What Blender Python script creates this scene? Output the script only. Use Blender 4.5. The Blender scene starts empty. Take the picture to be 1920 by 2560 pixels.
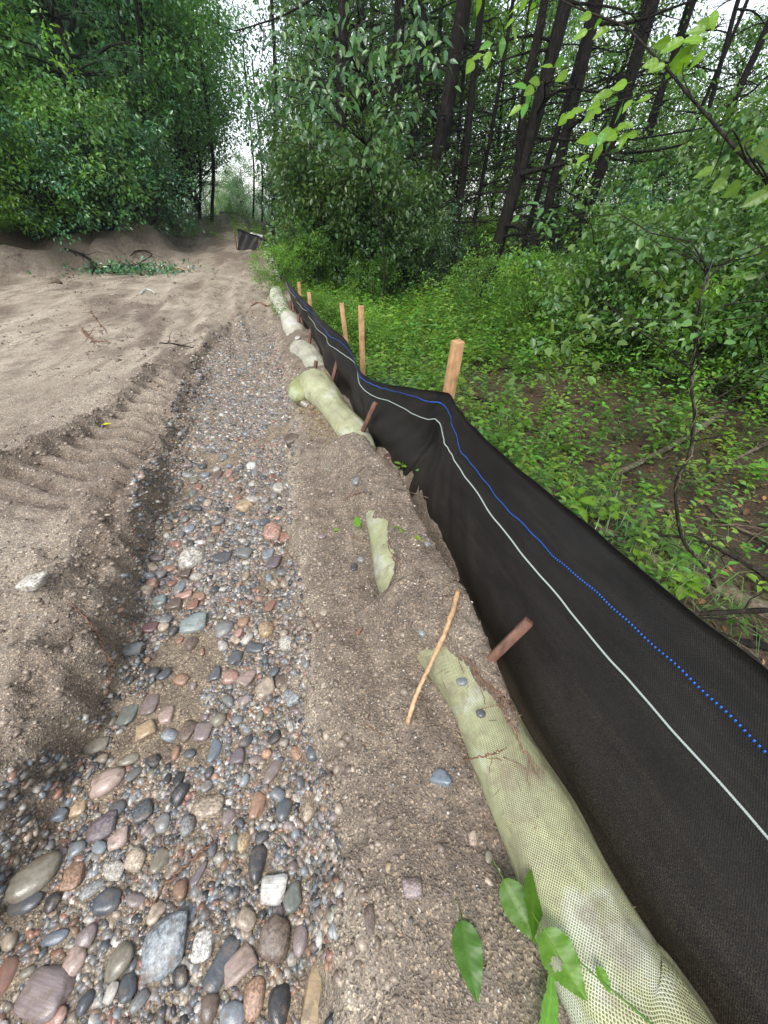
import bpy, math, random
import numpy as np
from mathutils import Vector, Matrix

SC = bpy.context.scene
COL = SC.collection
# ------------------------------------------------------------ camera, sky, sun, exposure
CAM_H = 1.25
PITCH = math.radians(39.0)
FPX = 962.0
cam = bpy.data.cameras.new('camera')
cam.sensor_fit = 'VERTICAL'
cam.sensor_height = 36.0
cam.lens = 36.0 * FPX / 2560.0
cam.clip_start = 0.02
cam.clip_end = 900.0
camo = bpy.data.objects.new('camera', cam)
camo.location = (0, 0, CAM_H)
camo.rotation_euler = (math.radians(90) - PITCH, 0, 0)
COL.objects.link(camo)
SC.camera = camo

SUN_EL, SUN_AZ = math.radians(58), math.radians(200)
world = bpy.data.worlds.new('World')
SC.world = world
world.use_nodes = True
wn = world.node_tree.nodes
wl = world.node_tree.links
wn.clear()
w_out = wn.new('ShaderNodeOutputWorld')
w_bg = wn.new('ShaderNodeBackground')
w_sky = wn.new('ShaderNodeTexSky')
w_sky.sky_type = 'NISHITA'
w_sky.sun_disc = False
w_sky.sun_elevation = SUN_EL
w_sky.sun_rotation = SUN_AZ
w_sky.air_density = 1.0
w_sky.dust_density = 1.0
w_sky.ozone_density = 2.0
w_hs = wn.new('ShaderNodeHueSaturation')
w_hs.inputs['Saturation'].default_value = 0.35
w_hs.inputs['Value'].default_value = 1.0
wl.new(w_sky.outputs[0], w_hs.inputs['Color'])
wl.new(w_hs.outputs[0], w_bg.inputs['Color'])
wl.new(w_bg.outputs[0], w_out.inputs['Surface'])
w_bg.inputs['Strength'].default_value = 0.15

sun = bpy.data.lights.new('sun', 'SUN')
sun.energy = 1.5
sun.angle = math.radians(26)
sun.color = (1.0, 0.97, 0.92)
suno = bpy.data.objects.new('sun', sun)
COL.objects.link(suno)
# light comes from above and a little behind the camera
sd = Vector((math.sin(SUN_AZ) * math.cos(SUN_EL), math.cos(SUN_AZ) * math.cos(SUN_EL), math.sin(SUN_EL)))
suno.rotation_euler = sd.to_track_quat('Z', 'Y').to_euler()
suno.location = (0, 0, 20)

SC.view_settings.view_transform = 'Standard'
SC.view_settings.look = 'None'
SC.view_settings.gamma = 1.0
SC.view_settings.exposure = 1.2
SC.view_settings.use_curve_mapping = False
SC.render.engine = 'CYCLES'
SC.cycles.use_denoising = True
SC.cycles.max_bounces = 7
SC.cycles.diffuse_bounces = 3
SC.cycles.glossy_bounces = 2
SC.cycles.transmission_bounces = 4
SC.cycles.transparent_max_bounces = 8

# ------------------------------------------------------------ measuring helpers
# the photograph was surveyed on a 1659 px wide print: a print position plus a known height (or depth) gives a place
CT, ST = math.cos(PITCH), math.sin(PITCH)
KP = 1920.0 / 1659.0


def ray(px, py, k=KP):
    u = (px * k - 960.0) / FPX
    v = (1280.0 - py * k) / FPX
    return np.array([u, CT + v * ST, -ST + v * CT])


def G(px, py, z=0.0, k=KP):
    d = ray(px, py, k)
    t = (z - CAM_H) / d[2]
    return np.array([d[0] * t, d[1] * t, z])


def VP(px, py, Y, k=KP):
    d = ray(px, py, k)
    t = Y / d[1]
    return np.array([d[0] * t, Y, CAM_H + d[2] * t])


def AT(px, py, t, k=KP):
    d = ray(px, py, k)
    return np.array([0, 0, CAM_H]) + d * t


# ------------------------------------------------------------ noise
_rs = np.random.RandomState(7)
_PERM = _rs.rand(512, 512).astype(np.float64)


def vnoise(x, y):
    xi = np.floor(x).astype(int)
    yi = np.floor(y).astype(int)
    fx = x - xi
    fy = y - yi
    fx = fx * fx * fx * (fx * (fx * 6 - 15) + 10)
    fy = fy * fy * fy * (fy * (fy * 6 - 15) + 10)
    a = _PERM[xi & 511, yi & 511]
    b = _PERM[(xi + 1) & 511, yi & 511]
    c = _PERM[xi & 511, (yi + 1) & 511]
    d = _PERM[(xi + 1) & 511, (yi + 1) & 511]
    return (a * (1 - fx) + b * fx) * (1 - fy) + (c * (1 - fx) + d * fx) * fy * 1.0


def fbm(x, y, f, octv=4, gain=0.5, off=0.0):
    s = 0.0
    a = 1.0
    tot = 0.0
    ca, sa = math.cos(0.6), math.sin(0.6)
    x = np.asarray(x, float) * f + off
    y = np.asarray(y, float) * f + off * 1.7
    for _ in range(octv):
        s = s + a * (vnoise(x, y) - 0.5)
        tot += a
        a *= gain
        x, y = (x * ca - y * sa) * 2.03 + 11.3, (x * sa + y * ca) * 2.03 + 5.1
    return s / tot * 2.0


def sst(e0, e1, x):
    t = np.clip((x - e0) / (e1 - e0), 0, 1)
    return t * t * (3 - 2 * t)


# ------------------------------------------------------------ plan of the place (x as a function of y)
CH_L = np.array([(-1.02, -2), (-1.02, 0.2), (-1.0, 0.374), (-0.986, 0.556), (-0.991, 0.752), (-1.127, 1.101), (-1.232, 1.395),
                 (-1.515, 2.433), (-1.708, 3.16), (-1.888, 3.837), (-2.036, 4.961), (-2.178, 6.43), (-2.4, 8)])
CH_R = np.array([(-0.05, -2), (-0.107, -0.048), (-0.13, 0.174), (-0.171, 0.318), (-0.282, 0.586), (-0.408, 1.21), (-0.59, 1.919),
                 (-0.706, 2.887), (-1.118, 4.113), (-1.357, 4.961), (-1.75, 6.43), (-2.1, 8)])
BERM = np.array([(-2.7, 1.4), (-2.313, 1.97), (-2.156, 2.382), (-2.086, 2.838), (-2.106, 3.323), (-2.12, 3.7)])
CREST = np.array([(-1.25, 0.5), (-1.15, 0.973), (-1.27, 1.291), (-1.324, 1.823), (-1.488, 2.45), (-1.701, 3.323), (-1.85, 4.0)])
FB = np.array([(0.86, -1.2), (0.74, -0.5), (0.682, -0.133), (0.606, 0.0), (0.509, 0.285), (0.44, 0.556), (0.32, 0.996), (0.234, 1.261),
               (0.129, 1.732), (0.001, 2.134), (-0.171, 2.673), (-0.365, 3.115), (-0.517, 3.808), (-0.784, 4.593), (-1.083, 5.433),
               (-1.48, 6.918), (-2.039, 9.293), (-3.1, 12.6), (-4.9, 17), (-6.9, 23), (-12, 40), (-30, 90)])
LE = np.array([(-16, -6), (-13.5, 4), (-10.5, 8.0), (-8.0, 9.3), (-6.7, 9.9), (-6.1, 11.0), (-5.6, 12.4), (-6.2, 14), (-7.7, 18), (-9.3, 23),
               (-15, 40), (-34, 90)])
WT = np.array([(0.80, -1.0), (0.66, -0.5), (0.52, -0.1), (0.452, 0.0), (0.385, 0.18), (0.325, 0.36), (0.252, 0.56), (0.145, 0.85), (0.075, 1.1), (0.035, 1.35), (-0.06, 1.8),
               (-0.17, 2.1), (-0.34, 2.6), (-0.5, 3.0), (-0.66, 3.6), (-0.93, 4.5), (-1.22, 5.5), (-1.6, 6.9), (-2.15, 9.3), (-3.2, 12.6)])


def pth(P, y):
    return np.interp(y, P[:, 1], P[:, 0])


def zones(x, y):
    x = np.asarray(x, float)
    y = np.asarray(y, float)
    wob = 0.05 * fbm(x, y, 3.0, 3, 0.6) + 0.03 * fbm(x, y, 14.0, 2, 0.5, 3.0)
    xl = pth(CH_L, y)
    xr = pth(CH_R, y)
    fade = 1 - sst(3.0, 7.0, y)
    inch = sst(-0.035, 0.035, x - xl + wob) * sst(-0.05, 0.06, xr - x + wob * 0.8)
    return xl, xr, fade, inch, wob


def hgt(x, y, fine=True):
    x = np.asarray(x, float)
    y = np.asarray(y, float)
    xl, xr, fade, inch, wob = zones(x, y)
    xf = pth(FB, y)
    xe = pth(LE, y) + 0.5 * fbm(x, y, 0.6, 2)
    dist = np.sqrt(x * x + y * y)
    nearw = 1 - sst(4.0, 9.0, dist)
    z = 0.02 * fbm(x, y, 0.9, 3) + 0.025 * fbm(x * 1.0 + y * 0.35, y * 0.22, 2.2, 3, 0.6, 9.0) * sst(1.5, 4, y)
    # gravel channel
    z = z - inch * (0.12 + 0.05 * (1 - sst(1.5, 2.6, y))) * (0.25 + 0.75 * fade)
    # left bank: raised ragged shoulder, eroded face
    dl = xl - x
    near_b = (1 - sst(3.2, 4.6, y))
    z += (0.055 + 0.05 * (1 - sst(1.0, 1.7, y))) * np.exp(-((dl - 0.20) / 0.17) ** 2) * near_b * (1 + 0.9 * fbm(x, y, 5, 3, 0.6, 2.0))
    face = np.exp(-((dl - 0.02) / 0.14) ** 2) * near_b
    rag = fbm(x, y, 9.0, 4, 0.62, 5.0)
    z += face * 0.075 * rag
    face2 = np.exp(-((dl - 0.33) / 0.2) ** 2) * (1 - sst(1.1, 1.7, y))
    z += face2 * (0.085 * fbm(x, y, 7.0, 4, 0.65, 8.0) - 0.02)
    # erosion notch running down the near left shoulder
    nx = np.interp(y, [-1, 0.3, 0.9, 1.3], [-1.62, -1.42, -1.25, -1.16])
    z -= 0.05 * np.exp(-((x - nx) / 0.05) ** 2) * (1 - sst(0.9, 1.4, y))
    # wheel-loader tread print between two berms
    bx = pth(BERM, y)
    cx = pth(CREST, y)
    tr = sst(0.0, 0.07, x - bx - 0.04) * sst(0.0, 0.08, cx - 0.02 - x) * sst(1.45, 1.75, y) * (1 - sst(3.3, 3.7, y))
    z -= tr * 0.045
    lug = np.sin((y + 0.30 * (x - bx) + 0.02 * fbm(x, y, 6, 2)) * 2 * math.pi / 0.125)
    z += tr * 0.036 * np.clip(lug * 3.0, -1, 1) * (0.7 + 0.8 * fbm(x, y, 4, 2, 0.5, 4.0))
    b1 = np.exp(-((x - bx) / 0.055) ** 2) * sst(1.2, 1.7, y) * (1 - sst(3.5, 3.9, y))
    z += b1 * 0.07 * (1 + 0.9 * fbm(x, y, 9, 3, 0.6, 6.0))
    b2 = np.exp(-((x - cx) / 0.07) ** 2) * sst(1.2, 1.7, y) * (1 - sst(3.7, 4.2, y))
    z += b2 * 0.045 * (1 + 1.0 * fbm(x, y, 9, 3, 0.6, 1.0))
    # old wheel ruts farther up the road
    for (ox, w, a) in ((-3.1, 0.10, 0.035), (-3.7, 0.13, 0.035), (-1.9, 0.09, 0.05), (-2.45, 0.12, 0.045), (-4.9, 0.16, 0.035), (-5.6, 0.16, 0.03)):
        cxx = ox - 0.28 * (y - 5) + 0.1 * np.sin(y * 0.9 + ox)
        m = sst(3.6, 5.0, y) * (1 - sst(11, 14, y))
        z -= m * a * np.exp(-((x - cxx) / w) ** 2)
        z += m * a * 0.8 * np.exp(-((x - cxx - w * 1.7) / (w * 0.6)) ** 2) * (1 + fbm(x, y, 5, 3, 0.6, ox))
    # soil heaped against and over the straw tubes
    xw = pth(WT, y)
    dw = x - xw
    rightb = sst(0, 0.15, x - xr)
    z += 0.03 * rightb * (1 - sst(7, 9, y))
    cov = np.interp(y, [-1, 0.15, 0.30, 0.42, 0.58, 0.76, 0.90, 1.0, 1.1, 1.34, 1.45, 1.6, 2.1, 2.22, 2.5, 3.2, 3.26, 3.42, 3.5, 4.1, 4.2, 4.6, 4.8, 6, 9, 13],
                    [0, 0, 0.03, 0.12, 0.165, 0.17, 0.165, 0.16, 0.155, 0.155, 0.16, 0.165, 0.13, 0.02, 0.02, 0.03, 0.1, 0.1, 0.02, 0.02, 0.1, 0.1, 0.02, 0.02, 0.03, 0.0])
    edge = np.interp(y, [-1, 0.30, 0.42, 0.55, 0.64, 0.69, 0.72, 0.92, 1.0, 1.12, 1.34, 1.44, 1.5, 2.0, 13], [0.10, 0.09, 0.055, 0.03, 0.02, 0.0, -0.15, -0.15, -0.07, -0.05, -0.045, -0.08, -0.15, -0.15, -0.05])
    edge = edge + 0.03 * fbm(x, y, 14.0, 3, 0.6, 61.0)
    ew = np.where(edge < -0.1, 0.10, 0.022)
    z += cov * sst(-1, 1, (dw - edge) / ew) * (1 - sst(0.13, 0.30, dw)) * (1 + 0.12 * fbm(x, y, 9, 3, 0.6, 71.0))
    df = x - xf
    z -= 0.13 * np.exp(-((df + 0.05) / 0.06) ** 2) * np.exp(-((y - 2.0) / 0.25) ** 2)
    gap = np.exp(-((df + 0.02) / np.interp(y, [0.2, 0.7, 1.6], [0.075, 0.045, 0.035])) ** 4) * (1 - sst(1.65, 1.95, y))
    z = z * (1 - gap) + gap * (-0.035 + np.interp(y, [0.5, 1.0, 1.6], [0, 0.05, 0.04]))
    # lumpy brown shoulder
    z += 0.02 * rightb * fbm(x, y, 6.5, 4, 0.6, 12.0) * nearw * (1 - sst(-0.1, 0.0, df))
    z -= 0.03 * np.exp(-((x - xr - 0.05) / 0.04) ** 2) * nearw * (0.5 + fbm(x, y, 5, 2, 0.5, 31.0))
    # forest floor beyond the cloth
    fr = sst(0.0, 0.25, df)
    fr2 = sst(0.1, 2.0, df)
    z = z * (1 - fr) + fr * (-0.08 - 0.30 * fr2 + 0.10 * fbm(x, y, 0.8, 4, 0.55, 21.0) + 0.35 * sst(4, 14, df))
    # spoil heaps along the left edge
    dle = xe - x
    hm = 0.75 + 0.55 * fbm(x, y, 0.9, 3, 0.55, 33.0)
    z += sst(-0.15, 0.9, dle) * hm * 0.72 * sst(5, 8.5, y) + 0.3 * sst(1.0, 5.0, dle) * sst(0, 6, y)
    z += np.exp(-((dle - 0.7) / 0.8) ** 2) * 0.5 * fbm(x, y, 1.3, 5, 0.62, 41.0) * sst(6, 8.5, y)
    z += 0.72 * sst(9.5, 23, y) - 0.14 * np.clip(y - 24, 0, 30) - 0.05 * np.clip(x - 25, 0, 30)
    # ridge of the small rise behind the black skirt
    if fine:
        rough = 0.35 + 0.65 * (1 - inch)
        z += 0.010 * fbm(x, y, 22.0, 3, 0.65, 17.0) * rough * (1 - sst(3, 6, dist))
        z += 0.007 * fbm(x, y, 55.0, 2, 0.6, 19.0) * rough * (1 - sst(1.8, 3.4, dist))
        z += 0.030 * fbm(x, y, 4.0, 5, 0.6, 23.0) * sst(3, 6, dist) * (1 - sst(15, 30, dist))
    return z


def gz(x, y):
    return float(hgt(np.array([x]), np.array([y]), True)[0])


def GR(px, py, k=KP, dz=0.0):
    """where the sight line of a print position meets the ground"""
    d = ray(px, py, k)
    z = 0.0
    best = None
    t0 = 0.3
    ts = np.geomspace(0.3, 60, 700)
    X = d[0] * ts
    Y = d[1] * ts
    Z = CAM_H + d[2] * ts
    H = hgt(X, Y, True) + dz
    idx = np.nonzero(Z <= H)[0]
    i = idx[0] if len(idx) else -1
    if i > 0:
        a = (Z[i - 1] - H[i - 1])
        b = (H[i] - Z[i])
        f = a / max(a + b, 1e-9)
        t = ts[i - 1] + (ts[i] - ts[i - 1]) * f
    else:
        t = ts[i]
    return np.array([d[0] * t, d[1] * t, CAM_H + d[2] * t]), t


# ------------------------------------------------------------ mesh helpers
def make_mesh(name, V, F, mat=None, tint=None, smooth=False, uv=None):
    """V (n,3), F (m,3|4) numpy arrays (or a list of such) -> mesh"""
    V = np.asarray(V, np.float32)
    Fs = F if isinstance(F, list) else [F]
    Fs = [np.asarray(f, np.int32) for f in Fs if len(f)]
    me = bpy.data.meshes.new(name)
    me.vertices.add(len(V))
    me.vertices.foreach_set('co', V.ravel())
    nl = sum(f.size for f in Fs)
    nf = sum(len(f) for f in Fs)
    me.loops.add(nl)
    me.polygons.add(nf)
    li = np.concatenate([f.ravel() for f in Fs])
    me.loops.foreach_set('vertex_index', li)
    tot = np.concatenate([np.full(len(f), f.shape[1], np.int32) for f in Fs])
    st = np.concatenate([[0], np.cumsum(tot)[:-1]]).astype(np.int32)
    me.polygons.foreach_set('loop_start', st)
    me.polygons.foreach_set('loop_total', tot)
    if smooth:
        me.polygons.foreach_set('use_smooth', np.ones(nf, bool))
    me.update(calc_edges=True)
    me.validate(verbose=False)
    if tint is not None:
        a = me.color_attributes.new('tint', 'FLOAT_COLOR', 'POINT')
        c = np.ones((len(V), 4), np.float32)
        c[:, :3] = tint
        a.data.foreach_set('color', c.ravel())
    if uv is not None:
        a = me.attributes.new('tube', 'FLOAT_VECTOR', 'POINT')
        c = np.zeros((len(V), 3), np.float32)
        c[:, :2] = uv
        a.data.foreach_set('vector', c.ravel())
    if mat is not None:
        me.materials.append(mat)
    return me


def obj(name, me, parent=None, loc=None, rot=None, scale=None):
    o = bpy.data.objects.new(name, me)
    COL.objects.link(o)
    if parent is not None:
        o.parent = parent
    if loc is not None:
        o.location = tuple(float(v) for v in loc)
    if rot is not None:
        o.rotation_euler = rot
    if scale is not None:
        o.scale = scale if isinstance(scale, (tuple, list)) else (scale,) * 3
    return o


def tag(o, label=None, cat=None, group=None, kind=None):
    if label:
        o['label'] = label
    if cat:
        o['category'] = cat
    if group:
        o['group'] = group
    if kind:
        o['kind'] = kind
    return o


def root(name, loc, label, cat, group=None, rz=0.0):
    o = bpy.data.objects.new(name, None)
    o.empty_display_size = 0.1
    COL.objects.link(o)
    o.location = tuple(float(v) for v in loc)
    o.rotation_euler = (0, 0, rz)
    return tag(o, label, cat, group)


def norm(a):
    a = np.asarray(a, float)
    return a / np.maximum(np.linalg.norm(a, axis=-1, keepdims=True), 1e-9)


def resample(P, n):
    """smooth curve through points (Catmull-Rom), n samples"""
    P = np.asarray(P, float)
    if len(P) == 2:
        t = np.linspace(0, 1, n)[:, None]
        return P[0] * (1 - t) + P[1] * t
    Q = np.vstack([2 * P[0] - P[1], P, 2 * P[-1] - P[-2]])
    m = len(P) - 1
    u = np.linspace(0, m - 1e-6, n)
    i = u.astype(int)
    f = (u - i)[:, None]
    p0, p1, p2, p3 = Q[i], Q[i + 1], Q[i + 2], Q[i + 3]
    return 0.5 * ((2 * p1) + (-p0 + p2) * f + (2 * p0 - 5 * p1 + 4 * p2 - p3) * f * f + (-p0 + 3 * p1 - 3 * p2 + p3) * f ** 3)


def tube(P, R, seg=8, cap=True, v0=0, squash=1.0):
    """tube arrays along path P with radii R -> V, quads, tris, uv(len, angle)"""
    P = np.asarray(P, float)
    n = len(P)
    R = np.broadcast_to(np.asarray(R, float), (n,)) if np.ndim(R) < 2 else np.asarray(R, float)
    T = norm(np.gradient(P, axis=0))
    up = np.array([0, 0, 1.0])
    A = np.cross(T, up)
    bad = np.linalg.norm(A, axis=1) < 0.2
    if bad.mean() > 0.5:
        A = np.cross(T, np.array([0, 1.0, 0.01]))
    elif bad.any():
        A[bad] = A[~bad].mean(0)
    A = norm(A)
    B = norm(np.cross(A, T))
    th = np.linspace(0, 2 * math.pi, seg, endpoint=False)
    if R.ndim == 1:
        R = R[:, None]
    V = P[:, None, :] + R[..., None] * (np.cos(th)[None, :, None] * A[:, None, :] + squash * np.sin(th)[None, :, None] * B[:, None, :])
    L = np.concatenate([[0], np.cumsum(np.linalg.norm(np.diff(P, axis=0), axis=1))])
    uv = np.stack([np.repeat(L, seg), np.tile(th / (2 * math.pi), n)], 1)
    V = V.reshape(-1, 3)
    i = np.arange(n - 1)[:, None] * seg
    j = np.arange(seg)[None, :]
    j2 = (j + 1) % seg
    Q = np.stack([i + j, i + j2, i + seg + j2, i + seg + j], -1).reshape(-1, 4) + v0
    tr = np.zeros((0, 3), int)
    if cap:
        V = np.vstack([V, P[0], P[-1]])
        uv = np.vstack([uv, [0, 0], [L[-1], 0]])
        c0, c1 = n * seg, n * seg + 1
        jj = np.arange(seg)
        t1 = np.stack([np.full(seg, c0), (jj + 1) % seg, jj], 1)
        b = (n - 1) * seg
        t2 = np.stack([np.full(seg, c1), b + jj, b + (jj + 1) % seg], 1)
        tr = np.vstack([t1, t2]) + v0
    return V, Q, tr, uv


class MB:
    """collects shapes of one part into one mesh"""

    def __init__(s):
        s.V, s.Q, s.T, s.C, s.U, s.n = [], [], [], [], [], 0

    def add(s, V, Q=None, T=None, tint=(1, 1, 1), uv=None):
        V = np.asarray(V, float)
        if Q is not None and len(Q):
            s.Q.append(np.asarray(Q) + s.n)
        if T is not None and len(T):
            s.T.append(np.asarray(T) + s.n)
        s.V.append(V)
        s.C.append(np.broadcast_to(np.asarray(tint, float), (len(V), 3)))
        s.U.append(uv if uv is not None else np.zeros((len(V), 2)))
        s.n += len(V)

    def tube(s, P, R, seg=6, tint=(1, 1, 1), cap=True):
        V, Q, T, uv = tube(P, R, seg, cap)
        s.add(V, Q, T, tint, uv)

    def mesh(s, name, mat, smooth=True):
        F = []
        if s.Q:
            F.append(np.vstack(s.Q))
        if s.T:
            F.append(np.vstack(s.T))
        return make_mesh(name, np.vstack(s.V), F, mat, np.vstack(s.C), smooth, np.vstack(s.U))


def box(P0, P1, w, d, xdir=(1, 0, 0), taper=1.0):
    """a squared stake from P0 (bottom) to P1 (top) with slightly bevelled edges"""
    P0, P1 = np.asarray(P0, float), np.asarray(P1, float)
    T = norm(P1 - P0)
    A = np.asarray(xdir, float)
    A = norm(A - T * A.dot(T))
    B = np.cross(T, A)
    b = min(w, d) * 0.05
    prof = [(-w / 2 + b, -d / 2), (w / 2 - b, -d / 2), (w / 2, -d / 2 + b), (w / 2, d / 2 - b), (w / 2 - b, d / 2), (-w / 2 + b, d / 2), (-w / 2, d / 2 - b), (-w / 2, -d / 2 + b)]
    V = []
    L = np.linalg.norm(P1 - P0)
    for (f, s) in ((0, taper), (0.05, 1.0), (0.5, 1.0), (1 - b / L, 1.0), (1.0, 0.93)):
        for (a, c) in prof:
            V.append(P0 + T * L * f + A * a * s + B * c * s)
    V.append(P1)
    V.append(P0)
    Q = []
    for i in range(4):
        for j in range(8):
            Q.append((i * 8 + j, i * 8 + (j + 1) % 8, i * 8 + 8 + (j + 1) % 8, i * 8 + 8 + j))
    Tt = [(40, 32 + j, 32 + (j + 1) % 8) for j in range(8)] + [(41, (j + 1) % 8, j) for j in range(8)]
    return np.array(V), np.array(Q), np.array(Tt)


# ------------------------------------------------------------ materials
def mat(name):
    m = bpy.data.materials.new(name)
    m.use_nodes = True
    nt = m.node_tree
    nt.nodes.clear()
    out = nt.nodes.new('ShaderNodeOutputMaterial')
    b = nt.nodes.new('ShaderNodeBsdfPrincipled')
    nt.links.new(b.outputs[0], out.inputs['Surface'])
    return m, nt, b, out


def N(nt, typ, **kw):
    n = nt.nodes.new('ShaderNode' + typ)
    for k, v in kw.items():
        if k in n.inputs:
            n.inputs[k].default_value = v
        else:
            setattr(n, k, v)
    return n


def noise(nt, vec, scale, detail=3.0, rough=0.55, dim=None):
    n = N(nt, 'TexNoise', Scale=scale, Detail=detail, Roughness=rough)
    if vec is not None:
        nt.links.new(vec, n.inputs['Vector'])
    return n.outputs['Fac']


def ramp(nt, fac, stops):
    r = nt.nodes.new('ShaderNodeValToRGB')
    e = r.color_ramp.elements
    while len(e) < len(stops):
        e.new(0.5)
    for i, (p, c) in enumerate(stops):
        e[i].position = p
        e[i].color = (c[0], c[1], c[2], 1) if isinstance(c, (tuple, list)) else (c, c, c, 1)
    nt.links.new(fac, r.inputs[0])
    return r.outputs[0]


def mix(nt, a, b, f, mode='MIX'):
    m = nt.nodes.new('ShaderNodeMix')
    m.data_type = 'RGBA'
    m.blend_type = mode
    for sock, v in ((m.inputs[0], f), (m.inputs[6], a), (m.inputs[7], b)):
        if isinstance(v, (int, float)):
            sock.default_value = v
        elif isinstance(v, (tuple, list)):
            sock.default_value = (v[0], v[1], v[2], 1)
        else:
            nt.links.new(v, sock)
    return m.outputs[2]


def mth(nt, op, a, b=0.5, clamp=False):
    m = nt.nodes.new('ShaderNodeMath')
    m.operation = op
    m.use_clamp = clamp
    for sock, v in ((m.inputs[0], a), (m.inputs[1], b)):
        if isinstance(v, (int, float)):
            sock.default_value = v
        else:
            nt.links.new(v, sock)
    return m.outputs[0]


def bump(nt, b, h, strength, dist, prev=None):
    n = N(nt, 'Bump', Strength=strength, Distance=dist)
    nt.links.new(h, n.inputs['Height'])
    if prev is not None:
        nt.links.new(prev, n.inputs['Normal'])
    nt.links.new(n.outputs[0], b.inputs['Normal'])
    return n.outputs[0]


def pos(nt):
    return nt.nodes.new('ShaderNodeNewGeometry').outputs['Position']


def objco(nt):
    return nt.nodes.new('ShaderNodeTexCoord').outputs['Object']


def attr(nt, name):
    a = nt.nodes.new('ShaderNodeAttribute')
    a.attribute_name = name
    return a


def mapping(nt, vec, scale):
    m = nt.nodes.new('ShaderNodeMapping')
    m.inputs['Scale'].default_value = scale
    nt.links.new(vec, m.inputs['Vector'])
    return m.outputs[0]


def ground_material():
    m, nt, b, out = mat('soil')
    L = nt.links.new
    p = pos(nt)
    a = attr(nt, 'tint')  # R forest litter, G damp brown soil plus painted bank-face and groove shade, B gravel channel
    sep = nt.nodes.new('ShaderNodeSeparateColor')
    L(a.outputs['Color'], sep.inputs[0])
    n1 = noise(nt, p, 1.3, 5, 0.62)
    n2 = noise(nt, p, 14, 4, 0.6)
    n3 = noise(nt, p, 190, 2, 0.6)
    n4 = noise(nt, mapping(nt, p, (2.6, 0.8, 1)), 2.4, 6, 0.7)
    sand = ramp(nt, n1, [(0.3, (0.25, 0.212, 0.168)), (0.52, (0.34, 0.295, 0.238)), (0.7, (0.42, 0.375, 0.31))])
    sand = mix(nt, sand, (0.130, 0.100, 0.078), mth(nt, 'MULTIPLY', ramp(nt, n4, [(0.49, 0.0), (0.62, 1.0)]), 0.6))
    damp = ramp(nt, n2, [(0.3, (0.095, 0.074, 0.057)), (0.65, (0.205, 0.165, 0.130))])  # damp soil colour; also paints the shade of bank face and tread grooves
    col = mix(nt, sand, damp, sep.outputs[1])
    chan = ramp(nt, n2, [(0.3, (0.12, 0.096, 0.072)), (0.6, (0.24, 0.195, 0.145))])
    col = mix(nt, col, chan, sep.outputs[2])
    # coarse grit
    v = N(nt, 'TexVoronoi', Scale=210.0)
    L(p, v.inputs['Vector'])
    vs = nt.nodes.new('ShaderNodeSeparateColor')
    L(v.outputs['Color'], vs.inputs[0])
    grit = ramp(nt, vs.outputs[0], [(0.0, (0.34, 0.33, 0.33)), (0.18, (0.80, 0.76, 0.72)), (0.5, (1.0, 1.0, 1.0)), (0.82, (1.15, 1.1, 1.0)), (0.93, (2.0, 1.85, 1.6)), (1.0, (2.6, 2.5, 2.3))])
    col = mix(nt, col, grit, 0.85, 'MULTIPLY')
    col = mix(nt, col, ramp(nt, n3, [(0.3, 0.78), (0.7, 1.18)]), 0.8, 'MULTIPLY')
    ln = noise(nt, p, 9, 6, 0.72)
    ln2 = noise(nt, p, 70, 4, 0.7)
    lit = ramp(nt, ln2, [(0.32, (0.012, 0.008, 0.006)), (0.5, (0.05, 0.028, 0.018)), (0.62, (0.105, 0.06, 0.036)), (0.74, (0.20, 0.135, 0.09))])
    lit = mix(nt, lit, (0.05, 0.07, 0.02), mth(nt, 'MULTIPLY', ramp(nt, ln, [(0.45, 0.0), (0.62, 1.0)]), 0.55))
    col = mix(nt, col, lit, sep.outputs[0])
    L(col, b.inputs['Base Color'])
    rg = ramp(nt, n2, [(0.35, 0.62), (0.65, 0.9)])
    L(rg, b.inputs['Roughness'])
    b.inputs['Specular IOR Level'].default_value = 0.35
    h = bump(nt, b, v.outputs['Distance'], 0.75, 0.004)
    h = bump(nt, b, noise(nt, p, 60, 4, 0.7), 0.7, 0.012, h)
    h = bump(nt, b, n2, 0.45, 0.03, h)
    return m


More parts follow.
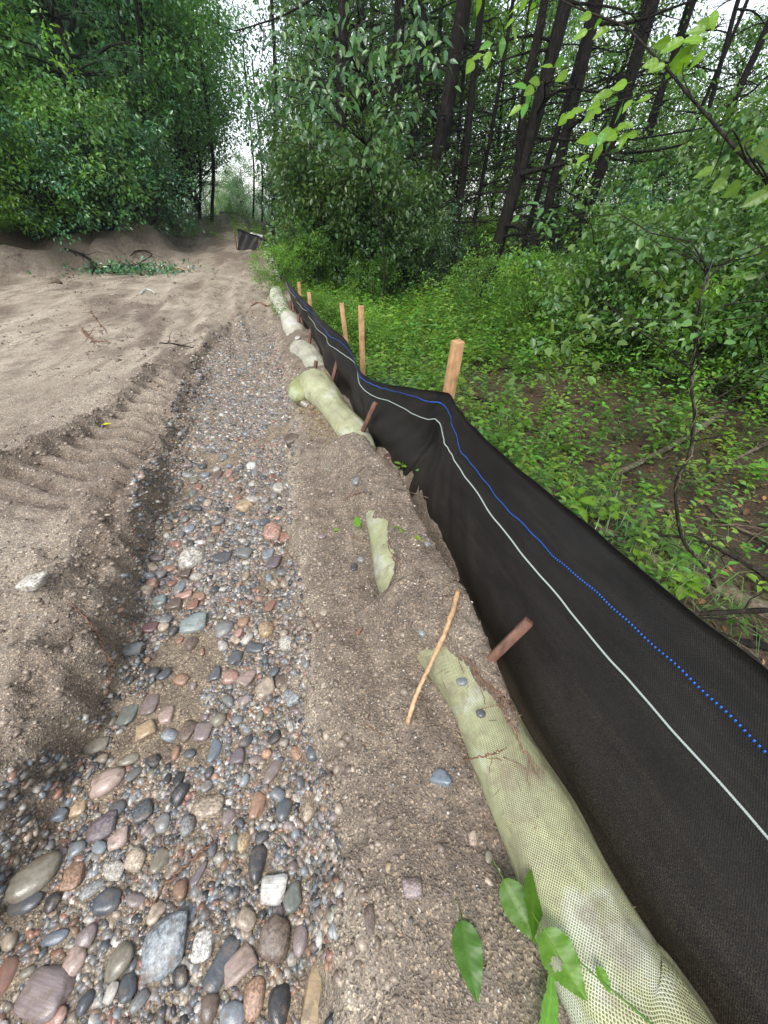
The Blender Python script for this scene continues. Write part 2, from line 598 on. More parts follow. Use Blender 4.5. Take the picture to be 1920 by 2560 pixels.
def stone_material(name, kind):
    m, nt, b, out = mat(name)
    L = nt.links.new
    oi = nt.nodes.new('ShaderNodeObjectInfo')
    oc = objco(nt)
    loc = nt.nodes.new('ShaderNodeVectorMath')
    loc.operation = 'ADD'
    L(oc, loc.inputs[0])
    L(oi.outputs['Location'], loc.inputs[1])
    sc = loc.outputs[0]
    base = oi.outputs['Color']
    if kind == 'stuff':
        base = attr(nt, 'tint').outputs['Color']
        sc = oc
    if kind == 'speckled':
        f = noise(nt, sc, 5.0, 5, 0.75)
        c = mix(nt, base, ramp(nt, f, [(0.36, (0.25, 0.23, 0.22)), (0.5, (1, 1, 1)), (0.6, (1.7, 1.65, 1.55))]), 0.9, 'MULTIPLY')
        rgh = 0.34
    elif kind == 'banded':
        wf = noise(nt, mapping(nt, sc, (0.7, 6.5, 3.0)), 1.0, 5, 0.6)
        c = mix(nt, base, ramp(nt, wf, [(0.34, (0.62, 0.6, 0.59)), (0.5, (0.95, 0.95, 0.95)), (0.64, (1.3, 1.27, 1.22))]), 0.7, 'MULTIPLY')
        f = wf
        rgh = 0.28
    else:
        f = noise(nt, sc, 2.2 if kind != 'stuff' else 120.0, 5, 0.65)
        c = mix(nt, base, ramp(nt, f, [(0.3, (0.62, 0.6, 0.6)), (0.55, (1.05, 1.05, 1.05)), (0.72, (1.35, 1.3, 1.25))]), 0.9, 'MULTIPLY')
        rgh = 0.20
    p = pos(nt)
    dirt = ramp(nt, noise(nt, p, 40, 4, 0.7), [(0.50, 0.0), (0.64, 1.0)])
    c = mix(nt, c, (0.16, 0.122, 0.088), mth(nt, 'MULTIPLY', dirt, 0.7))
    L(c, b.inputs['Base Color'])
    b.inputs['Roughness'].default_value = rgh
    b.inputs['Specular IOR Level'].default_value = 0.5
    h = bump(nt, b, f, 0.35, 0.003)
    bump(nt, b, noise(nt, p, 330, 2, 0.6), 0.3, 0.0015, h)
    return m


def leaf_material(name, col, trans=0.35, rough=0.38, spec=0.5, vein=False, varia=0.25):
    m, nt, b, out = mat(name)
    L = nt.links.new
    a = attr(nt, 'tint')
    c = mix(nt, col, a.outputs['Color'], 1.0, 'MULTIPLY')
    oi = nt.nodes.new('ShaderNodeObjectInfo')
    c = mix(nt, c, oi.outputs['Color'], 1.0, 'MULTIPLY')
    n = noise(nt, pos(nt), 1.1, 3, 0.6)
    c = mix(nt, c, ramp(nt, n, [(0.3, (1 - varia, 1 - varia * 0.8, 1 - varia * 0.3)), (0.7, (1 + varia, 1 + varia, 1 - varia * 0.3))]), 1.0, 'MULTIPLY')
    L(c, b.inputs['Base Color'])
    b.inputs['Roughness'].default_value = rough
    b.inputs['Specular IOR Level'].default_value = spec
    t = nt.nodes.new('ShaderNodeBsdfTranslucent')
    tc = mix(nt, c, (1.25, 1.35, 0.55), 1.0, 'MULTIPLY')
    L(tc, t.inputs['Color'])
    ms = nt.nodes.new('ShaderNodeMixShader')
    ms.inputs[0].default_value = trans
    L(b.outputs[0], ms.inputs[1])
    L(t.outputs[0], ms.inputs[2])
    L(ms.outputs[0], out.inputs['Surface'])
    return m


def wood_material(name, c0, c1, scale=(60, 60, 6), rough=0.75, bs=0.4, bd=0.004):
    m, nt, b, out = mat(name)
    p = mapping(nt, objco(nt), scale)
    f = noise(nt, p, 1.0, 5, 0.65)
    g = noise(nt, objco(nt), 18.0, 4, 0.65)
    c = ramp(nt, f, [(0.3, c0), (0.7, c1)])
    c = mix(nt, c, ramp(nt, g, [(0.3, (0.6, 0.58, 0.56)), (0.6, (1.1, 1.1, 1.1))]), 0.8, 'MULTIPLY')
    nt.links.new(c, b.inputs['Base Color'])
    b.inputs['Roughness'].default_value = rough
    bump(nt, b, f, bs, bd)
    return m


def bark_material(name, c0, c1, c2, rough=0.8):
    m, nt, b, out = mat(name)
    p = pos(nt)
    v = N(nt, 'TexVoronoi', Scale=1.0)
    v.feature = 'DISTANCE_TO_EDGE'
    d = mapping(nt, p, (26, 26, 7))
    nt.links.new(d, v.inputs['Vector'])
    n = noise(nt, mapping(nt, p, (30, 30, 8)), 1.0, 5, 0.7)
    c = ramp(nt, n, [(0.3, c0), (0.55, c1), (0.75, c2)])
    c = mix(nt, c, ramp(nt, noise(nt, p, 2.5, 3, 0.6), [(0.35, (0.7, 0.7, 0.7)), (0.65, (1.25, 1.3, 1.2))]), 1.0, 'MULTIPLY')
    nt.links.new(c, b.inputs['Base Color'])
    b.inputs['Roughness'].default_value = rough
    b.inputs['Specular IOR Level'].default_value = 0.15
    h = bump(nt, b, v.outputs['Distance'], 0.9, 0.03)
    bump(nt, b, n, 0.6, 0.01, h)
    return m


def wattle_material():
    m, nt, b, out = mat('straw_netting')
    L = nt.links.new
    t = attr(nt, 'tube').outputs['Vector']
    sep = nt.nodes.new('ShaderNodeSeparateXYZ')
    L(t, sep.inputs[0])
    p = pos(nt)
    dis = mth(nt, 'MULTIPLY', noise(nt, p, 16, 3, 0.6), 5.0)
    ua = mth(nt, 'ADD', mth(nt, 'MULTIPLY', sep.outputs[0], 1050.0), dis)
    va = mth(nt, 'MULTIPLY', sep.outputs[1], 2 * math.pi * 104)
    s1 = mth(nt, 'SINE', mth(nt, 'ADD', ua, va), 0)
    s2 = mth(nt, 'SINE', mth(nt, 'SUBTRACT', ua, va), 0)
    net = mth(nt, 'MAXIMUM', s1, s2)
    n1 = noise(nt, p, 4.5, 5, 0.68)
    n2 = noise(nt, mapping(nt, t, (25, 40, 1)), 1.0, 3, 0.6)
    nf = noise(nt, p, 420, 3, 0.8)
    straw = ramp(nt, n1, [(0.3, (0.16, 0.165, 0.045)), (0.46, (0.30, 0.305, 0.10)), (0.55, (0.39, 0.42, 0.15)), (0.64, (0.54, 0.57, 0.42))])
    straw = mix(nt, straw, ramp(nt, nf, [(0.3, 0.55), (0.65, 1.3)]), 0.75, 'MULTIPLY')
    yarn = mix(nt, straw, (0.62, 0.62, 0.50), 0.40)
    c = mix(nt, mix(nt, straw, (0.30, 0.29, 0.25), 0.9, 'MULTIPLY'), yarn, ramp(nt, net, [(0.2, 0.0), (0.75, 1.0)]))
    # fine soil splashed on the netting
    gs = ramp(nt, noise(nt, p, 11, 6, 0.75), [(0.50, 0.0), (0.64, 1.0)])
    c = mix(nt, c, (0.16, 0.12, 0.085), mth(nt, 'MULTIPLY', gs, 0.55))
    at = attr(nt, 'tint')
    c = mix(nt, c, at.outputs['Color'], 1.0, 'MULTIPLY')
    L(c, b.inputs['Base Color'])
    b.inputs['Roughness'].default_value = 0.42
    b.inputs['Specular IOR Level'].default_value = 0.6
    h = bump(nt, b, net, 0.5, 0.002)
    bump(nt, b, nf, 0.5, 0.002, h)
    return m


def cloth_material():
    m, nt, b, out = mat('silt_cloth')
    L = nt.links.new
    t = attr(nt, 'tube').outputs['Vector']   # x: metres along, y: height 0..1
    sep = nt.nodes.new('ShaderNodeSeparateXYZ')
    L(t, sep.inputs[0])
    p = pos(nt)
    weave = mth(nt, 'SINE', mth(nt, 'MULTIPLY', sep.outputs[0], 1500.0), 0)
    weave2 = mth(nt, 'SINE', mth(nt, 'MULTIPLY', sep.outputs[1], 700.0), 0)
    wv = mth(nt, 'MULTIPLY', weave, weave2)
    n1 = noise(nt, p, 380, 3, 0.8)
    n2 = noise(nt, mapping(nt, t, (5, 9, 1)), 1.0, 5, 0.65)
    n3 = noise(nt, mapping(nt, t, (2.2, 26, 1)), 1.0, 5, 0.6)
    base = ramp(nt, n2, [(0.3, (0.006, 0.006, 0.0066)), (0.7, (0.014, 0.0134, 0.0126))])
    low = ramp(nt, sep.outputs[1], [(0.05, 1.0), (0.30, 0.75), (0.62, 0.30), (1.0, 0.04)])
    sp = ramp(nt, n1, [(0.46, 0.0), (0.72, 1.0)])
    mud = mth(nt, 'MULTIPLY', mth(nt, 'ADD', mth(nt, 'MULTIPLY', low, 1.0), mth(nt, 'MULTIPLY', ramp(nt, n3, [(0.48, 0.0), (0.66, 0.35)]), 1.0)), sp, True)
    c = mix(nt, base, (0.125, 0.098, 0.062), mth(nt, 'MULTIPLY', mud, 0.62))
    lowc = ramp(nt, sep.outputs[1], [(0.0, 1.0), (0.16, 0.55), (0.30, 0.0)])
    c = mix(nt, c, (0.085, 0.064, 0.040), mth(nt, 'MULTIPLY', lowc, ramp(nt, n1, [(0.42, 0.1), (0.62, 0.85)])))
    L(c, b.inputs['Base Color'])
    b.inputs['Roughness'].default_value = 0.5
    b.inputs['Specular IOR Level'].default_value = 0.24
    h = bump(nt, b, wv, 0.35, 0.0008)
    bump(nt, b, n1, 0.3, 0.0008, h)
    return m


def braid_material():
    m, nt, b, out = mat('braid')
    t = attr(nt, 'tube').outputs['Vector']
    sep = nt.nodes.new('ShaderNodeSeparateXYZ')
    nt.links.new(t, sep.inputs[0])
    u = mth(nt, 'SINE', mth(nt, 'MULTIPLY', sep.outputs[0], 2 * math.pi / 0.0075), 0)
    v = mth(nt, 'SINE', mth(nt, 'MULTIPLY', sep.outputs[1], 2 * math.pi * 6), 0)
    ck = ramp(nt, mth(nt, 'MULTIPLY', u, v), [(0.35, 0.0), (0.55, 1.0)])
    c = mix(nt, (0.36, 0.39, 0.37), (0.02, 0.14, 0.10), ck)
    red = ramp(nt, sep.outputs[1], [(0.0, 0.0), (0.045, 0.0), (0.055, 1.0), (0.14, 1.0), (0.15, 0.0)])
    c = mix(nt, c, (0.28, 0.03, 0.035), mth(nt, 'MULTIPLY', red, 0.8))
    nt.links.new(c, b.inputs['Base Color'])
    b.inputs['Roughness'].default_value = 0.45
    return m


def plain(name, col, rough=0.6, spec=0.4, n=0.2, tinted=False):
    m, nt, b, out = mat(name)
    f = noise(nt, pos(nt), 90, 3, 0.6)
    base = col
    if tinted:
        base = mix(nt, col, attr(nt, 'tint').outputs['Color'], 1.0, 'MULTIPLY')
    c = mix(nt, base, ramp(nt, f, [(0.3, 1 - n), (0.7, 1 + n)]), 1.0, 'MULTIPLY')
    nt.links.new(c, b.inputs['Base Color'])
    b.inputs['Roughness'].default_value = rough
    b.inputs['Specular IOR Level'].default_value = spec
    return m


M = {}
M['ground'] = ground_material()
for k in ('smooth', 'speckled', 'banded', 'stuff'):
    M['stone_' + k] = stone_material('stone_' + k, k)
M['leaf'] = leaf_material('leaf_green', (0.088, 0.18, 0.052), 0.38, 0.32, 0.65)
M['leaf_blue'] = leaf_material('leaf_bluish', (0.066, 0.165, 0.088), 0.30, 0.26, 0.9)
M['leaf_bright'] = leaf_material('leaf_bright', (0.125, 0.26, 0.040), 0.45, 0.40, 0.45)
M['leaf_near'] = leaf_material('leaf_near', (0.20, 0.36, 0.035), 0.55, 0.36, 0.5, varia=0.12)
M['needle'] = leaf_material('needle', (0.065, 0.135, 0.065), 0.25, 0.45, 0.4)
M['deadleaf'] = leaf_material('dead_leaf', (0.20, 0.115, 0.065), 0.15, 0.55, 0.4)
M['bark'] = bark_material('pine_bark', (0.004, 0.003, 0.003), (0.014, 0.011, 0.009), (0.040, 0.032, 0.026))
M['bark2'] = bark_material('branch_bark', (0.010, 0.008, 0.007), (0.026, 0.020, 0.016), (0.06, 0.048, 0.038))
M['log'] = bark_material('grey_log', (0.06, 0.045, 0.033), (0.14, 0.108, 0.08), (0.24, 0.19, 0.14))
M['stake'] = wood_material('stake_wood', (0.28, 0.145, 0.062), (0.50, 0.30, 0.145))
M['stake_old'] = wood_material('stake_wood_wet', (0.085, 0.038, 0.024), (0.19, 0.095, 0.058))
M['stick'] = wood_material('peeled_stick', (0.36, 0.20, 0.10), (0.60, 0.40, 0.22), (90, 90, 90), 0.6)
M['root'] = wood_material('root', (0.11, 0.050, 0.028), (0.24, 0.125, 0.07), (80, 80, 80), 0.6)
M['wattle'] = wattle_material()
M['cloth'] = cloth_material()
M['braid'] = braid_material()
M['blue'] = plain('blue_thread', (0.02, 0.10, 0.42), 0.45)
M['straw'] = plain('straw', (0.42, 0.35, 0.18), 0.7, tinted=True)
M['white'] = plain('pale_sleeve', (0.55, 0.57, 0.55), 0.4)

# ============================================================ GROUND
def graded(a, b, step, lo, hi, g):
    core = np.arange(a, b, step)
    r = []
    s, v = step, core[-1]
    while v < hi:
        s *= 1 + g
        v += s
        r.append(v)
    l = []
    s, v = step, core[0]
    while v > lo:
        s *= 1 + g
        v -= s
        l.append(v)
    return np.concatenate([l[::-1], core, r])


def build_ground():
    xs = graded(-2.2, 0.7, 0.0135, -150, 150, 0.042)
    ys = graded(-0.5, 2.6, 0.0135, -60, 170, 0.024)
    X, Y = np.meshgrid(xs, ys)
    x, y = X.ravel(), Y.ravel()
    Z = hgt(x, y, True)
    # sideways crumbling of steep faces
    xl, xr, fade, inch, wob = zones(x, y)
    V = np.stack([x, y, Z], 1)
    nx, ny = len(xs), len(ys)
    i = np.arange(ny - 1)[:, None] * nx + np.arange(nx - 1)[None, :]
    Q = np.stack([i, i + 1, i + nx + 1, i + nx], -1).reshape(-1, 4)
    xf = pth(FB, y)
    xe = pth(LE, y)
    dist = np.hypot(x, y)
    lit = sst(-0.02, 0.12, x - xf)
    lit = np.maximum(lit, sst(0.5, 1.3, xe - x + 0.5 * fbm(x, y, 1.3, 3)) * sst(5, 8, y))
    lit = np.maximum(lit, sst(26, 30, y))
    right = sst(-0.02, 0.12, x - xr + wob) * (1 - sst(5.5, 8.5, y))
    nearl = (0.75 + 0.6 * np.exp(-((xl - x - 0.1) / 0.12) ** 2)) * sst(-0.05, 0.08, xl - x + wob) * (1 - sst(1.5, 2.7, y + 0.5 * (x + 1.2)))  # bank face darkest: damp soil plus shade painted into the colour
    bx, cx = pth(BERM, y), pth(CREST, y)
    bm = np.exp(-((x - bx) / 0.07) ** 2) * sst(1.2, 1.7, y) * (1 - sst(3.5, 4, y)) + np.exp(-((x - cx - 0.03) / 0.12) ** 2) * sst(1.0, 1.5, y) * (1 - sst(4, 4.6, y))
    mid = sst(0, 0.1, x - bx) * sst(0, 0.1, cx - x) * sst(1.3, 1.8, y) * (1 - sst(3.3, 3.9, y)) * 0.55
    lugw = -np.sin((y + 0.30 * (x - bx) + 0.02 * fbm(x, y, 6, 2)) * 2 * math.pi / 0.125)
    mid = mid * (0.55 + 0.9 * np.clip(lugw * 2, 0, 1))  # tread grooves darkened: wet soil, with groove shade painted in as well
    edge = sst(-0.3, 0.5, xe - x) * sst(5, 8, y) * 0.8
    streak = sst(0.02, 0.35, fbm(x * 1.0 + 0.3 * y, y * 0.3, 3.0, 4, 0.6, 55.0)) * 0.95 * sst(2.5, 4, y)
    damp = np.clip(right * 0.8 + nearl * 0.62 + bm * 0.55 + mid + edge + streak + 0.35 * sst(9, 13, y), 0, 1) * (1 - lit)  # real damp mixed with the painted face and groove shade
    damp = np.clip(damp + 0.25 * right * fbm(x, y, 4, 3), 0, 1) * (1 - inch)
    chan = inch * (1 - 0.6 * sst(4, 7, y))
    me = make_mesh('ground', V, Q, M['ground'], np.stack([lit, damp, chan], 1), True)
    o = obj('ground', me)
    tag(o, 'bare sandy track with a washed gravel channel and forest floor on both sides', 'ground', kind='structure')


build_ground()


# ============================================================ STONES
def ico(sub):
    import bmesh
    bm = bmesh.new()
    bmesh.ops.create_icosphere(bm, subdivisions=sub, radius=1.0)
    V = np.array([v.co[:] for v in bm.verts])
    F = np.array([[v.index for v in f.verts] for f in bm.faces])
    bm.free()
    return V, F


ICO1, ICO2, ICO3 = ico(1), ico(2), ico(3)


def rock_shape(rng, kind, base):
    D, F = base
    D = D.copy()
    if kind == 'round':
        p = 2.3
        V = D * (1 / (np.abs(D[:, 0]) ** p + np.abs(D[:, 1]) ** p + np.abs(D[:, 2]) ** p) ** (1 / p))[:, None]
        k = rng.normal(size=(3, 3))
        ph = rng.rand(3) * 6
        r = 1 + 0.09 * np.sin(D @ k[0] * 1.5 + ph[0]) + 0.06 * np.sin(D @ k[1] * 2.2 + ph[1]) + 0.03 * np.sin(D @ k[2] * 4 + ph[2])
        V = V * r[:, None]
        V[:, 0] *= 1 + 0.18 * V[:, 1]
    else:
        n = 7 if kind == 'block' else 11
        Nn = norm(rng.normal(size=(n, 3)))
        ax = np.array([[1, 0, 0], [-1, 0, 0], [0, 1, 0], [0, -1, 0], [0, 0, 1], [0, 0, -1]])
        Nn = np.vstack([Nn, norm(ax + rng.normal(size=(6, 3)) * 0.12)])
        d = np.concatenate([0.86 + 0.28 * rng.rand(n), 0.86 + 0.10 * rng.rand(6)])
        dp = np.maximum(D @ Nn.T, 1e-3) / d
        p = 26.0 if kind == 'block' else 16.0
        r = 1 / (np.sum(dp ** p, axis=1)) ** (1 / p)
        V = D * np.minimum(r, 1.35)[:, None]
        ph = rng.rand(2) * 6
        V = V * (1 + 0.03 * np.sin(D @ rng.normal(size=3) * 5 + ph[0]) + 0.025 * np.sin(D @ rng.normal(size=3) * 9 + ph[1]))[:, None]
    V = V / np.abs(V).max(0)
    return V, F


rng0 = np.random.RandomState(11)
ROCK = {}
for k, nvar in (('round', 6), ('block', 6), ('worn', 6)):
    for i in range(nvar):
        for (s, base) in (('hi', ICO3), ('lo', ICO2)):
            V, F = rock_shape(np.random.RandomState(100 + i * 7 + len(k)), k, base)
            me = make_mesh('stone_' + k, V, F, None, None, True)
            me.materials.append(M['stone_smooth'])
            ROCK[(k, i, s)] = me

PAL = {
    'olive': (0.23, 0.20, 0.125), 'orange': (0.40, 0.19, 0.08), 'pink': (0.42, 0.27, 0.20), 'tan': (0.42, 0.31, 0.19),
    'rust': (0.33, 0.125, 0.06), 'slate': (0.085, 0.10, 0.115), 'dark': (0.055, 0.055, 0.058), 'pale': (0.46, 0.42, 0.34),
    'mauve': (0.26, 0.185, 0.175), 'grey': (0.21, 0.215, 0.205), 'white': (0.60, 0.58, 0.52), 'green': (0.17, 0.20, 0.16),
    'blue': (0.13, 0.175, 0.22), 'brown': (0.15, 0.095, 0.062), 'ochre': (0.46, 0.30, 0.11), 'purple': (0.16, 0.115, 0.135),
    'maroon': (0.145, 0.055, 0.045), 'terracotta': (0.47, 0.21, 0.13), 'teal': (0.22, 0.30, 0.28), 'greyblue': (0.20, 0.24, 0.27),
}
for _k in list(PAL):
    _c = np.array(PAL[_k])
    _g = _c.mean()
    PAL[_k] = tuple((_g + (_c - _g) * 0.62) * 0.92)
placed = []   # x, y, radius of stones already lying there


def stone(px, py, w, h, ang, colour, shape, finish, label, k=1.0, var=None, lift=0.02, group=None, flat=0.62, hi=True, zabs=None):
    P, t = GR(px, py, k)
    if zabs is not None:
        P = G(px, py, zabs, k)
        t = (zabs - CAM_H) / ray(px, py, k)[2]
    sx, sy = 0.86 * w / FPX * t / 2, 0.86 * h / FPX * t / 2
    d = ray(px, py, k)
    fs = -d[2] / np.linalg.norm(d)               # how steeply one looks down on it
    syw = sy / max(fs, 0.45) if abs(math.sin(math.radians(ang))) < 0.7 else sy
    sz = min(sx, syw) * flat
    v = var if var is not None else rng0.randint(6)
    o = obj('stone', ROCK[(shape, v, 'hi' if hi else 'lo')], None, (P[0], P[1], P[2] + sz * lift),
            (rng0.uniform(-0.15, 0.15), rng0.uniform(-0.15, 0.15), math.radians(ang) + rng0.uniform(-0.05, 0.05)), (sx, syw, sz))
    c = PAL[colour]
    j = 1 + rng0.uniform(-0.12, 0.12)
    o.color = (c[0] * j, c[1] * j, c[2] * j, 1)
    sl = o.material_slots[0]
    sl.link = 'OBJECT'
    sl.material = M['stone_' + finish]
    tag(o, label, 'stone', group)
    placed.append((P[0], P[1], max(sx, syw)))
    return o


